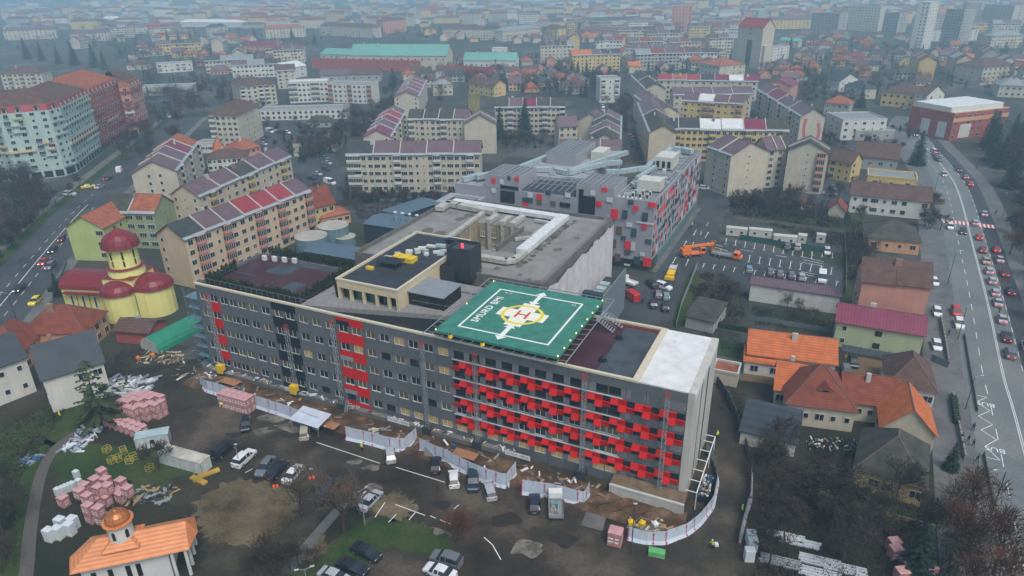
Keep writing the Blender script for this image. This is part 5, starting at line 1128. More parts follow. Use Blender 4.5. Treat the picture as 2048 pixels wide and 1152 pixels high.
for i in range(4):
    p=P(790+14.5*i,423+2*i,11); o=empty('flue',(p.x,p.y,0),0,'slender steel flue with white cap, %s of four from the left'%('first','second','third','last')[i],'flue','steel flues behind the roof'); b=MB().mat(STEEL); b.cyl(0,0,0,10.7,.4,.4,8); b.build('pipe',o); b=MB().mat(DW); b.cyl(0,0,10.7,11,.7,.5,8); b.build('cap',o)
shed('dark blue ribbed roof of the covered link behind the flues',(800,432),(880,405),6,10,.5,BLUR,DM,'shed','shed')
a=P(318,715).xy; c=P(276,700).xy; HGM=M('green tarpaulin',(.02,.2,.12),.6,.15,.4,bump=.3,bs=2)
g0=P(300,702).xy; g1=P(392,655).xy; dd=g1-g0; o=empty('hangar',(g0.x,g0.y,0),math.atan2(dd.y,dd.x),'green tarpaulin arched hangar with white end beside the scaffold','hangar'); Lh=dd.length; n=10; Rh=3.3
b=MB().mat(HGM)
for i in range(n):
    t0,t1=PI*i/n,PI*(i+1)/n; b.face((0,-Rh*math.cos(t0),Rh*1.1*math.sin(t0)),(Lh,-Rh*math.cos(t0),Rh*1.1*math.sin(t0)),(Lh,-Rh*math.cos(t1),Rh*1.1*math.sin(t1)),(0,-Rh*math.cos(t1),Rh*1.1*math.sin(t1)))
b.build('cover',o); b=MB().mat(M('greyish white sheet',(.36,.37,.33),.8,.15,.6)); b.face(*[(-.02,-Rh*math.cos(PI*i/n),Rh*1.1*math.sin(PI*i/n)) for i in range(n+1)]); b.build('end_sheet',o)
# mural on the pink gable
a=P(1602,233,14.5).xy
mg=[o for o in COL.objects if o.get('label','').startswith('block with mauve and maroon roof')][0]
# ---------------- trees ----------------
BARK=M('bark',(.06,.045,.035),.95,.3,2); TWIG=M('bare twigs',(.042,.034,.028),.95,.3,.3,per=.2); TWIGR=M('russet twigs',(.085,.038,.022),.95,.3,.3,per=.2); NEED=M('fir needles',(.012,.03,.02),.9,.35,.5,per=.25); NEEDP=M('pine needles',(.03,.045,.015),.9,.35,.5); THU=M('thuja foliage',(.02,.035,.012),.9,.3,1,per=.3)
def bare_tree(seed,H=10,spread=.55,twig=TWIG,nsub=3,trunks=1,up=.35,tk=.06):
    r=random.Random(seed); t=MB().mat(BARK); c=MB().mat(twig)
    def tw(a,b,w):
        d=(b-a); n=Vector((r.uniform(-1,1),r.uniform(-1,1),r.uniform(-1,1))).cross(d); 
        if n.length<1e-4: return
        n=n.normalized()*w; c.face(a-n,a+n,b)
    def grow(a,d,ln,rad,lev):
        segs=2 if lev<2 else 1; p=a
        for s in range(segs):
            d=(d+Vector((r.uniform(-1,1),r.uniform(-1,1),r.uniform(-.5,1)))*.14).normalized(); q=p+d*ln/segs
            if lev<3: t.bar(p,q,rad*(1-.3*s),5 if lev==0 else 3,rad*(1-.3*(s+1)))
            else: tw(p,q,max(rad,tk))
            p=q
        if lev>=5: return
        k=[4,4,4,4,4][lev] if lev<4 else 4
        for i in range(k):
            ax=Vector((r.uniform(-1,1),r.uniform(-1,1),r.uniform(-.25,1)*up)).normalized(); nd=(d*(1-spread*r.uniform(.7,1.15))+ax*spread*1.15).normalized()
            if nd.z<-.15: nd.z=.1
            grow(a+(p-a)*r.uniform(.45,1.0) if lev else a+(p-a)*r.uniform(.6,1),nd,ln*r.uniform(.58,.78),rad*.52,lev+1)
    for k in range(trunks):
        d=Vector((r.uniform(-.12,.12)*trunks,r.uniform(-.12,.12)*trunks,1)).normalized(); grow(Vector((k*.3,0,0)),d,H*.36,H*.02,0)
    return t.mesh('trunk'),c.mesh('crown')
def fir(seed,H=14,Rr_=3.9,mat=NEED,start=.08,step=.038,dn=11):
    r=random.Random(seed); t=MB().mat(BARK); t.cyl(0,0,0,H*.95,.22,.04,6); c=MB().mat(mat); z=H*start; lev=0
    while z<H*.98:
        f=1-(z-H*start)/(H*(1-start)); rad=Rr_*f**.85+.2; n=max(4,int(dn*f)+dn//3)
        for i in range(n):
            a=2*PI*(i+r.random())/n; rr_=rad*r.uniform(.75,1.1); m=max(2,int(rr_/.5))
            for j in range(m):
                s=rr_*(j+1)/m; w=.5*(1-.5*j/m)+.15; x,y=math.cos(a),math.sin(a); zz=z-.22*s+r.uniform(-.1,.1)
                for q_ in(-1,1): c.face((x*s*.7,y*s*.7,zz+.15),(x*s-y*w*q_,y*s+x*w*q_,zz-.18),(x*(s+.35),y*(s+.35),zz-.05-r.uniform(0,.2)))
        z+=H*step
    return t.mesh('trunk'),c.mesh('crown')
def blob(seed,n,rx,rz,mat,s=.25,z0=0):
    r=random.Random(seed); c=MB().mat(mat)
    for i in range(n):
        while True:
            v=Vector((r.uniform(-1,1),r.uniform(-1,1),r.uniform(-1,1)))
            if .35<v.length<1: break
        p=Vector((v.x*rx,v.y*rx,z0+rz*(v.z+1))); a=Vector((r.uniform(-1,1),r.uniform(-1,1),r.uniform(-1,1)))*s; b2=Vector((r.uniform(-1,1),r.uniform(-1,1),r.uniform(-1,1)))*s
        c.face(p-a,p+b2,p+a,p-b2)
    return c.mesh('crown')
BT=[bare_tree(i+1,10,[.5,.6,.55,.45][i%4]) for i in range(5)]; BR=[bare_tree(20+i,8,.6,TWIGR) for i in range(2)]; TALL=[bare_tree(31+i,12,.38,M('pale twigs',(.11,.085,.06),.95,.25,.3),up=.8,tk=.03) for i in range(2)]
FT=[fir(i+1,14,3.2) for i in range(3)]; PT=fir(9,12,3.9,NEEDP,.2,.075,6)
def wood(seed,H,mat,n=900):
    r=random.Random(seed); t=MB().mat(BARK); t.cyl(0,0,0,H*.6,.22,.08,5); c=MB().mat(mat)
    for k in range(7): a=r.uniform(0,6.28); t.bar((0,0,H*r.uniform(.25,.5)),(math.cos(a)*H*.22,math.sin(a)*H*.22,H*r.uniform(.6,.85)),.09,3,.03)
    cl=[(r.uniform(-.24,.24)*H,r.uniform(-.24,.24)*H,H*r.uniform(.42,.85),H*r.uniform(.1,.19)) for _ in range(9)]
    for i in range(n):
        cx,cy,cz,rr_=r.choice(cl); v=Vector((r.gauss(0,.55),r.gauss(0,.55),r.gauss(0,.5)))*rr_; p=Vector((cx,cy,cz))+v
        d=(Vector((v.x,v.y,abs(v.z)+.4))+Vector((r.uniform(-.5,.5),r.uniform(-.5,.5),r.uniform(-.3,.5)))).normalized(); w=d.cross(Vector((r.uniform(-1,1),r.uniform(-1,1),r.uniform(-1,1)))).normalized()*.055; c.face(p-w,p+w,p+d*r.uniform(.6,1.3))
    return t.mesh('trunk'),c.mesh('crown')
WT=[wood(71+i,10,TWIG) for i in range(4)]; WR=[wood(81+i,9,TWIGR,1500) for i in range(2)]
VAR={'b':BT,'r':WR,'t':TALL,'f':FT,'p':[PT],'w':WT}
NM={'w':'bare_tree','b':'bare_tree','r':'russet_tree','t':'bare_tree','f':'fir_tree','p':'pine_tree'}
tr=random.Random(77)
def plant(kind,x,y,s=1.0,label=None,group=None,world=False,sz=None):
    p=Vector((x,y,0)) if world else P(x,y); k=tr.choice(VAR[kind])
    o=empty(NM[kind],(p.x,p.y,0),tr.uniform(0,6.28),label,'tree',group); o.scale=(s,s,(sz or 1)*s*tr.uniform(.92,1.1)); put('trunk',k[0],o); put('crown',k[1],o); return o
def trees(kind,pts,label,group,s=(.8,1.1)):
    """pts: pixels at the foot of each trunk; words for where each one stands make the labels differ"""
    for i,q in enumerate(pts): plant(kind,q[0],q[1],q[2] if len(q)>2 else tr.uniform(*s),label if isinstance(label,str) else label[i%len(label)],group)
trees('t',[(605,1032,1.25)],'tall bare twin stemmed tree between the parked cars and the sand patch','bare trees by the yard')
trees('t',[(688,1065,1.3)],'tall bare tree standing where the diagonal path meets the yard','bare trees by the yard')
trees('t',[(720,1028,.9)],'thin bare tree next to the parked silver saloon','bare trees by the yard')
trees('b',[(553,1152,1.0)],'broad dark bare tree at the foot of the sand patch','bare trees by the yard'); trees('b',[(580,1140,.7)],'smaller dark bare tree right beside the broad one','bare trees by the yard')
trees('p',[(205,850,1.35)],'open crowned pine in front of the white house gable','evergreens')
trees('r',[(915,1085,.75)],'small reddish bare tree at the corner of the turning circle','bare trees by the yard')
trees('b',[(318,940,.95)],'grey bare tree among the crates beside the site container','bare trees by the yard'); trees('b',[(385,1000,.0001)],'x','y') if 0 else None
trees('r',[(1935,1050,1.15)],'round orange brown beech beside the pavement','russet trees'); trees('r',[(1900,1120,1.3)],'dark red twigged tree below the orange brown beech','russet trees'); trees('r',[(1985,1150,1.2)],'russet tree at the bottom corner beside the boulevard','russet trees'); trees('r',[(1975,1240,1.3)],'russet tree nearest the bottom edge','russet trees')
trees('b',[(1560,905,1.0)],'spreading bare tree beside the slate roofed outbuilding','garden trees'); trees('b',[(1600,1010,1.1)],'bare garden tree below the outbuilding','garden trees'); trees('b',[(1655,1030,1.1)],'bare tree over the washing in the dark garden','garden trees')
trees('b',[(1790,1010,1.15)],'bare tree whose twigs cover the glass porch','garden trees'); trees('b',[(1740,1090,1.2)],'bare tree over the lower lawn strip','garden trees'); trees('b',[(1570,1090,1.1)],'bare tree beside the site fence end','garden trees'); trees('b',[(1850,1090,1.1)],'bare tree between the dark garden and the beech','garden trees'); trees('b',[(1540,960,1.0)],'bare tree by the bend of the site drive','garden trees')
trees('f',[(1830,1150,.8)],'dark conifer among the stored pallets','evergreens'); trees('f',[(1900,940,.45)],'blue green conifer at the garden gate','evergreens')
trees('b',[(1420,585,.75),(1450,600,.7),(1405,600,.6)],['low bare fruit tree beside the car park hedge','low bare fruit tree near the white shed','low bare fruit tree by the sheet fence'],'fruit trees by the car park')
trees('b',[(1690,520,.9),(1715,545,.8),(1660,500,.7),(1600,452,.8),(1570,440,.9),(1545,432,.8),(1520,425,.9),(1490,420,.8),(1480,410,.9),(1640,470,.7),(1720,450,.9),(1850,455,.9),(1880,460,.8),(1740,400,.6),(1865,420,.9)],
  ['bare tree in the gardens north of the car park'],'bare garden trees north of the car park')
trees('f',[(1720,215,1.15)],'huge dark fir between the cream villas','evergreens'); trees('f',[(1833,330,1.25)],'tall fir beside the boulevard bend','evergreens'); trees('f',[(1000,278,1.2)],'slim dark fir left of the pair behind the hospital','evergreens'); trees('f',[(1050,272,1.45)],'broad dark fir right of the pair behind the hospital','evergreens')
trees('f',[(787,175,1.1),(945,215,.9),(710,272,.8)],['dark fir above the crimson stepped roofs','dark fir behind the chimney tower','dark fir left of the crimson stepped roofs'],'evergreens'); trees('f',[(740,108,.9),(728,132,.8),(674,130,.7),(656,132,.6)],['small fir against the pale green roof','fir before the rampart wall','lesser fir left along the rampart wall','smallest fir at the left of the rampart'],'evergreens')
trees('f',[(55,118,1.7),(85,122,1.4),(118,128,1.3),(150,130,1.8),(190,135,1.6),(210,140,1.3),(340,100,1.6),(360,95,1.4),(385,98,1.5),(402,96,1.3),(510,80,1.3),(585,80,1.3),(630,88,1.2)],['tall spruce in the hazy row behind the teal tower','tall spruce in the hazy row at upper left'],'hazy spruces')
trees('f',[(118,592,.5)],'small spruce beside the yellow church','evergreens'); trees('f',[(1465,120,1.1),(1580,100,1.0),(1885,65,1.5),(1720,60,1.4)],['fir left of the pale tower','fir right of the pale tower','fir under the far towers','fir before the mansard block'],'evergreens')
for i in range(13):
    p=LB[min(18+i*13,len(LB)-1)]; d=(LB[min(24+i*13,len(LB)-1)]-p).normalized(); q=p+Vector((-d.y,d.x))*11.5
    plant('b',q.x,q.y,tr.uniform(.75,1.05),'bare avenue tree on the grass verge of the left boulevard','avenue trees of the left boulevard',True)
    q=p+Vector((-d.y,d.x))*24+Vector((tr.uniform(-3,3),tr.uniform(-3,3)))
    plant(tr.choice('bbr'),q.x,q.y,tr.uniform(.8,1.1),'bare park tree left of the boulevard pavement','park trees left of the boulevard',True)
def scatter(kinds,n,poly,label,group,s=(.8,1.2),dm=5):
    xs=[p[0] for p in poly];ys=[p[1] for p in poly];k=0;t=0;got=[]
    while k<n and t<n*20:
        t+=1;x=tr.uniform(min(xs),max(xs));y=tr.uniform(min(ys),max(ys)); c=False;j=len(poly)-1
        for i in range(len(poly)):
            xi,yi=poly[i];xj,yj=poly[j]
            if (yi>y)!=(yj>y) and x<(xj-xi)*(y-yi)/(yj-yi)+xi: c=not c
            j=i
        if not c: continue
        p=P(x,y)
        if any((p.x-a)**2+(p.y-b_)**2<dm*dm for a,b_ in got) or any((p.x-a)**2+(p.y-b_)**2<90 for a,b_ in occ): continue
        got.append((p.x,p.y)); kd=tr.choice(kinds); sv=tr.uniform(*s); lb=('tall ' if sv>(s[0]+s[1])/2 else 'low ')+{'w':'grey twigged ','b':'fine twigged ','r':'russet twigged ','f':'dark evergreen '}[kd]+label.replace('bare tree','tree').replace('dark tree','tree'); plant(kd,p.x,p.y,sv,lb,group,True); k+=1
scatter('wwwr',34,[(225,300),(300,215),(400,150),(420,200),(400,270),(330,300),(270,345)],'bare tree in the clump along the tree lined avenue','trees along the far avenue')
scatter('wfff',60,[(1985,330),(1960,260),(2060,240),(2200,300),(2200,500),(2060,440)],'dark tree on the wooded slope right of the boulevard','trees on the wooded slope',(1.0,1.6))
scatter('wwr',34,[(2020,520),(2010,450),(2060,440),(2200,480),(2250,760),(2120,760)],'bare tree on the slope beside the queue of cars','trees beside the car queue',(.9,1.4))
scatter('w',22,[(-30,330),(60,360),(90,400),(60,420),(-30,400)],'bare tree in front of the teal tower','trees before the teal tower')
scatter('w',30,[(640,245),(700,250),(760,180),(900,170),(900,215),(700,300),(650,340)],'bare tree among the parked cars and gardens left of the crimson roofs','trees of the middle gardens')
scatter('wwf',16,[(1140,155),(1230,150),(1190,200),(1140,190)],'bare tree in front of the ochre block','trees before the ochre block')
def farwood(kinds,n,poly,label,group,s=(.8,1.2),dm=5):
    n=int(n*4.5); xs=[p[0] for p in poly];ys=[p[1] for p in poly];k=0;t=0;b=MB()
    while k<n and t<n*12:
        t+=1;x=tr.uniform(min(xs),max(xs));y=tr.uniform(min(ys),max(ys)); c=False;j=len(poly)-1
        for i in range(len(poly)):
            xi,yi=poly[i];xj,yj=poly[j]
            if (yi>y)!=(yj>y) and x<(xj-xi)*(y-yi)/(yj-yi)+xi: c=not c
            j=i
        if not c: continue
        p=P(x,y)
        if any((p.x-a)**2+(p.y-b_)**2<55 for a,b_ in occ): continue
        k+=1; H=9*tr.uniform(*s)*(.6 if tr.random()<.4 else 1); fir_=tr.random()<.18
        if fir_:
            b.mat(NEED)
            for q in range(70): f=tr.random(); a=tr.uniform(0,6.28); r_=H*.26*(1-f)+.1; z=H*(.08+.92*f); X,Y=p.x+r_*math.cos(a),p.y+r_*math.sin(a); b.face((p.x,p.y,z+.5),(X-.5*math.sin(a),Y+.5*math.cos(a),z-.3),(X+.5*math.sin(a),Y-.5*math.cos(a),z-.3))
        else:
            b.mat(TWIG if tr.random()<.85 else TWIGR); b.bar(p,p+Vector((0,0,H*.5)),.16,3,.06)
            for q in range(110):
                v=Vector((tr.gauss(0,.13),tr.gauss(0,.13),tr.gauss(0,.13)))*H; c_=p+Vector((v.x,v.y,H*.62+v.z)); d=Vector((v.x,v.y,abs(v.z)+.5)).normalized()*tr.uniform(.8,1.7); w=Vector((tr.uniform(-1,1),tr.uniform(-1,1),tr.uniform(-1,1))).cross(d).normalized()*.13; b.face(c_-w,c_+w,c_+d)
    o=b.build('far_trees'); o['kind']='stuff'
farwood('bbf',60,[(820,120),(1200,120),(1240,160),(1180,205),(900,170)],'small tree of the hazy garden quarter','trees of the garden quarter',(.8,1.3))
farwood('bbf',60,[(1580,85),(2048,95),(2048,200),(1860,170),(1700,210),(1600,160)],'tree between the rooftops of the right quarter','trees of the rooftop quarter',(.8,1.3))
farwood('bbf',60,[(230,60),(640,60),(620,110),(560,150),(420,150),(230,130)],'hazy tree in the upper left quarter','trees of the upper left quarter',(.9,1.5))
farwood('bf',50,[(0,30),(2048,20),(2048,60),(1100,60),(640,50),(0,60)],'far tree lost in the haze','far hazy trees',(1.2,2.0),9)
scatter('w',16,[(1215,210),(1260,230),(1270,290),(1225,290)],'bare tree along the street behind the rear wing','trees of the back street',(.6,.9))
scatter('b',9,[(800,385),(880,380),(870,400),(780,415),(700,405)],'low bare tree behind the flues','low trees behind the flues',(.4,.6))

def thicket(name,poly,n,mat,s=.3,h=1.2):
    xs=[p[0] for p in poly];ys=[p[1] for p in poly];c_=MB().mat(mat);k=0
    while k<n:
        x=tr.uniform(min(xs),max(xs));y=tr.uniform(min(ys),max(ys)); c=False;j=len(poly)-1
        for i in range(len(poly)):
            xi,yi=poly[i];xj,yj=poly[j]
            if (yi>y)!=(yj>y) and x<(xj-xi)*(y-yi)/(yj-yi)+xi: c=not c
            j=i
        if not c: continue
        p=P(x,y); hh=h*(.4+.6*abs(math.sin(p.x*.35)*math.cos(p.y*.28))); k+=1
        for m_ in range(3):
            a=Vector((tr.uniform(-.5,.5),tr.uniform(-.5,.5),0)); t=Vector((tr.uniform(-.4,.4),tr.uniform(-.4,.4),hh*tr.uniform(.5,1))); w=Vector((tr.uniform(-1,1),tr.uniform(-1,1),0)).normalized()*s*.4
            c_.face(p+a-w,p+a+w,p+a+t)
    o=c_.build(name); o['kind']='stuff'
farwood('b',22,[(380,160),(560,170),(530,230),(480,240),(420,190)],'','',(.8,1.1))
farwood('b',20,[(1430,100),(1640,120),(1720,215),(1600,215),(1530,150)],'','',(.8,1.1))
farwood('b',14,[(600,290),(700,260),(660,310),(600,330)],'','',(.5,.9))
farwood('b',26,[(0,60),(260,60),(330,180),(290,200),(230,110),(0,110)],'','',(1.2,1.9))
farwood('b',30,[(640,110),(640,66),(900,66),(1100,66),(1340,80),(1340,98),(1060,92),(900,84),(640,84)],'','',(1,1.6))
farwood('b',18,[(1240,160),(1300,150),(1340,110),(1440,110),(1440,150)],'','',(.8,1.2))
for i in range(30):
    x=tr.uniform(1515,1930); y=tr.uniform(940,1180)
    if x>1690 and y<1035: continue
    plant('b' if i%2 else 'w',x,y,tr.uniform(.7,1.15),'bare tree in the dark gardens below the slate roofed outbuilding','trees of the dark gardens')
for i in range(12): plant('w',tr.uniform(1470,1690),tr.uniform(398,440),tr.uniform(.5,.8),'bushy bare tree before the pale gable ended blocks','trees before the pale gables')
for i in range(9): plant('w',tr.uniform(1695,1740),tr.uniform(480,570),tr.uniform(.45,.7),'bushy bare tree left of the tall brown roofed house','trees left of the brown roofed house')
for i in range(8): plant('w',tr.uniform(1395,1480),tr.uniform(575,625),tr.uniform(.4,.55),'low bushy tree by the car park corner','low trees by the car park corner')
for i in range(10): plant('w',tr.uniform(-60,40),tr.uniform(900,1150),tr.uniform(.6,.9),'dark bushy tree at the left edge of the path','trees at the left edge')
for i in range(8): plant('w',tr.uniform(1840,1880),tr.uniform(395,470),tr.uniform(.5,.8),'bushy tree on the strip beside the long white house','trees beside the long white house')
for i in range(7): plant('w',tr.uniform(500,640),tr.uniform(1120,1180),tr.uniform(.4,.6),'low dark tree at the bottom edge of the lawn','low trees at the bottom edge')
BRUSH=M('dry brush',(.04,.032,.024),.95,.35,.4); WEED=M('green weeds',(.025,.045,.012),.95,.35,.4)
thicket('undergrowth',[(1530,930),(1710,960),(1880,1010),(1930,1060),(1990,1190),(1500,1190),(1520,1040)],2600,BRUSH,.25,1.2)
thicket('undergrowth',[(1460,425),(1720,440),(1740,480),(1700,530),(1690,500),(1480,430)],1500,BRUSH,.3,1.6)
thicket('hedge',[(1500,555),(1670,580),(1680,590),(1500,566)],900,M('brown hedge',(.08,.045,.03),.95,.3,.5),.25,1.5)
thicket('weeds',[(380,1010),(560,980),(600,1040),(520,1100),(420,1090)],1600,M('pale dry grass',(.12,.1,.055),.95,.3,.4),.12,.35)
thicket('undergrowth',[(660,410),(700,395),(690,430),(650,440)],200,BRUSH,.3,1.0)
thicket('undergrowth',[(1460,395),(1590,400),(1700,425),(1700,440),(1460,430)],1100,BRUSH,.35,2.4)
thicket('undergrowth',[(1690,470),(1740,470),(1730,590),(1690,560)],700,BRUSH,.3,1.8)
thicket('undergrowth',[(700,405),(860,385),(880,395),(850,420),(720,440)],900,BRUSH,.3,1.8)
thicket('undergrowth',[(0,860),(60,830),(150,800),(90,880),(40,960),(30,1100),(0,1152)],900,BRUSH,.3,1.0)
thicket('undergrowth',[(1380,570),(1460,560),(1500,600),(1480,650),(1400,640)],900,BRUSH,.25,1.2)

thicket('garden_shrubs',[(1500,612),(1675,635),(1672,665),(1510,650)],900,WEED,.25,1.0)
thicket('garden_shrubs',[(1395,655),(1480,670),(1490,700),(1440,700)],260,WEED,.2,.7)
thicket('garden_shrubs',[(1620,880),(1700,890),(1700,940),(1610,930)],500,BRUSH,.25,1.1)
thicket('garden_shrubs',[(1430,760),(1490,790),(1478,850),(1440,820)],300,BRUSH,.2,.8)
thicket('garden_shrubs',[(240,700),(300,690),(260,740),(220,760)],260,BRUSH,.2,.8)
thicket('garden_shrubs',[(560,330),(690,420),(640,440),(600,400)],300,BRUSH,.25,1.0)
for i in range(14): plant('w',tr.uniform(1500,1690),tr.uniform(600,668),tr.uniform(.3,.55),'low garden tree between the white shed and the orange roofed house','low trees by the white shed')
for i in range(10): plant('w',tr.uniform(590,700),tr.uniform(300,440),tr.uniform(.4,.7),'bare tree beside the car park left of the long cream block','trees by the long cream block')
for i in range(8): plant('w',tr.uniform(1590,1720),tr.uniform(320,400),tr.uniform(.4,.65),'low tree between the glazed bay block and the ochre house','trees by the glazed bay block')

farwood('b',9,[(500,240),(700,250),(700,300),(640,330),(560,330),(520,290)],'','',(.5,.9))
farwood('b',10,[(690,395),(880,385),(1000,372),(1000,385),(860,405),(690,412)],'','',(.35,.55))
farwood('b',9,[(990,275),(1140,275),(1140,300),(990,298)],'','',(.5,.8))
farwood('b',8,[(700,225),(790,215),(800,240),(700,290)],'','',(.5,.9))
farwood('b',8,[(1430,380),(1600,395),(1600,430),(1450,420)],'','',(.6,.9))
farwood('b',9,[(1590,230),(1700,260),(1830,262),(1840,300),(1700,300),(1600,290)],'','',(.5,.8))
farwood('b',12,[(290,160),(400,170),(410,215),(330,240),(290,230)],'','',(.8,1.2))
farwood('b',6,[(340,360),(440,370),(400,400),(330,390)],'','',(.4,.6))
farwood('b',10,[(1240,180),(1310,230),(1290,300),(1235,260)],'','',(.5,.8))
farwood('b',14,[(0,380),(110,400),(60,470),(0,520)],'','',(.7,1.1))
# ---------------- vehicles ----------------
PAINT={}; KS=1.17
def paint(k,c,r=.35):
    PAINT[k]=M(k+' car paint',c,r,.03,1,spec=.6); return PAINT[k]
for k,c in {'white':(.6,.61,.6),'silver':(.33,.35,.36),'grey':(.12,.13,.14),'black':(.012,.013,.015),'navy':(.015,.025,.05),'red':(.4,.012,.015),'blue':(.03,.08,.16),'maroon':(.12,.01,.015),'beige':(.35,.32,.25),'yellow':(.6,.5,.02),'orange':(.7,.16,.03),'teal':(.12,.25,.25)}.items(): paint(k,c)
CG=M('car glass',(.01,.014,.018),.1,0,1,spec=.8); TYRE=M('tyre',(.012,.012,.012),.8,0,1); RIM=M('wheel rim',(.3,.31,.32),.4,0,1,metal=.5)
HLON=M('headlight lit',(.8,.8,.7),.3,0,1,emit=(1,.93,.75,6)); HL=M('headlight',(.5,.52,.52),.2,0,1); TLON=M('tail light lit',(.7,.02,.02),.3,0,1,emit=(1,.04,.05,2.5)); TL=M('tail light',(.25,.01,.01),.3,0,1); PLT=M('number plate',(.3,.3,.29),.6,0,1)
CARS={}
def car_proto(kind):
    if kind in CARS: return CARS[kind]
    # stations along x: (x, belt height, roof height, half width at belt, half width at roof)
    st={'hatch':(4.1,[(-2.0,.85,.85,.72,.6),(-1.9,.98,1.0,.82,.66),(-1.45,1.0,1.44,.86,.62),(-.3,.97,1.5,.88,.64),(.45,.95,1.42,.88,.62),(1.15,.93,.93,.87,.7),(1.85,.78,.78,.8,.62),(2.05,.6,.6,.68,.55)]),
        'saloon':(4.6,[(-2.3,.8,.8,.74,.6),(-2.2,.95,.95,.82,.64),(-1.6,.98,.98,.86,.66),(-1.0,.97,1.38,.88,.6),(-.2,.95,1.43,.88,.62),(.5,.93,1.36,.88,.6),(1.25,.9,.9,.87,.7),(2.1,.74,.74,.8,.62),(2.3,.58,.58,.68,.55)]),
        'suv':(4.5,[(-2.25,.95,.95,.78,.66),(-2.15,1.1,1.15,.88,.7),(-1.8,1.12,1.6,.92,.68),(-.3,1.1,1.68,.93,.7),(.5,1.06,1.6,.93,.68),(1.15,1.04,1.04,.92,.74),(2.05,.92,.92,.86,.68),(2.25,.72,.72,.74,.6)]),
        'estate':(4.6,[(-2.3,.85,.85,.74,.62),(-2.2,.98,1.02,.84,.66),(-1.85,1.0,1.42,.87,.62),(-.3,.97,1.48,.88,.64),(.5,.95,1.4,.88,.62),(1.25,.92,.92,.87,.7),(2.1,.76,.76,.8,.62),(2.3,.6,.6,.68,.55)]),
        'van':(5.3,[(-2.65,1.1,2.0,.95,.86),(-2.5,1.1,2.15,.98,.88),(0,1.1,2.2,.98,.88),(1.1,1.1,2.1,.98,.84),(1.8,1.08,1.1,.96,.8),(2.5,.95,.95,.88,.7),(2.65,.7,.7,.8,.6)])}[kind]
    Lc,S_=st; b=MB().mat(PAINT['white']); g=MB().mat(CG); zb=.24
    rings=[]
    for x,zs,zr_,ws,wr_ in S_: rings.append([(x,-ws*.93,zb),(x,-ws,zs*.55),(x,-ws*.985,zs),(x,-wr_,zr_),(x,wr_,zr_),(x,ws*.985,zs),(x,ws,zs*.55),(x,ws*.93,zb)])
    for i,(r0,r1) in enumerate(zip(rings,rings[1:])):
        s0,s1=S_[i],S_[i+1]; c0=s0[2]-s0[1]>.15; c1=s1[2]-s1[1]>.15
        for j in range(7):
            q=(r0[j],r1[j],r1[j+1],r0[j+1])
            side=j in(2,4); top=j==3
            glass=(side and (c0 or c1)) or (top and (c0!=c1))
            if kind=='van' and side and s1[0]<1.0: glass=False
            if kind=='van' and top and not(c0 and not c1): glass=False
            (g if glass else b).face(*q)
            if glass and side and c0 and c1: # door pillar
                m0=[(a_+c_)/2 for a_,c_ in zip(r0[j],r1[j])]; 
                sg=-1 if j==2 else 1; e=.012*sg
                b.face((r1[j][0]-.05,r1[j][1]+e,r1[j][2]),(r1[j][0]+.05,r1[j][1]+e,r1[j][2]),(r1[j+1][0]+.05,r1[j+1][1]+e,r1[j+1][2]),(r1[j+1][0]-.05,r1[j+1][1]+e,r1[j+1][2]))
    b.face(*rings[0]); b.face(*reversed(rings[-1])); b.mat(CG)
    xb=S_[0][0]; xf=S_[-1][0]
    if kind in('hatch','suv','estate'): pass
    body=b.mesh('body'); gl=g.mesh('windows'); w=MB().mat(TYRE); w.bar((0,-.1,0),(0,.1,0),.32,12); w.mat(RIM); w.bar((0,-.115,0),(0,.115,0),.19,8); wh=w.mesh('wheel')
    h=MB().mat(HL); h.box(-.12,.03,-.17,.17,-.07,.07); hl=h.mesh('headlight'); h=MB().mat(TL); h.box(-.03,.1,-.14,.14,-.08,.08); tl=h.mesh('taillight'); h=MB().mat(PLT); h.box(-.02,.0,-.26,.26,-.06,.06); pl=h.mesh('number_plate')
    CARS[kind]=(body,gl,wh,hl,tl,pl,S_,Lc); return CARS[kind]
def car(kind,x,y,x2,y2,colour,label,group=None,on=0,world=None,cat='car',name='parked_car'):
    """(x, y) the middle of the car on the ground, (x2, y2) a point its bonnet faces"""
    body,gl,wh,hl,tl,pl,S_,Lc=car_proto(kind); p=P(x,y,.06); q=P(x2,y2,.06); d=q-p; rz=math.atan2(d.y,d.x)
    o=empty(name,p,rz,label,cat,group); o.scale=(KS,KS,KS)
    bo=put('body',body,o); bo.material_slots[0].link='OBJECT'; bo.material_slots[0].material=PAINT[colour]; put('windows',gl,o)
    xf=S_[-1][0]; xb=S_[0][0]; wy=S_[3][3]-.1
    for sx in(xf-.85,xb+.8):
        for sy in(-wy,wy): put('wheel',wh,o,(sx,sy,.32))
    for sy in(-.52,.52):
        h=put('headlight',hl,o,(xf-.12,sy,.62 if kind!='van' else .8)); t=put('taillight',tl,o,(xb-.0,sy*1.05,.8 if kind!='van' else 1.0))
        if on: 
            h.material_slots[0].link='OBJECT'; h.material_slots[0].material=HLON; t.material_slots[0].link='OBJECT'; t.material_slots[0].material=TLON
    put('number_plate',pl,o,(xb-.02,0,.5)); return o
YG='cars parked in the yard'
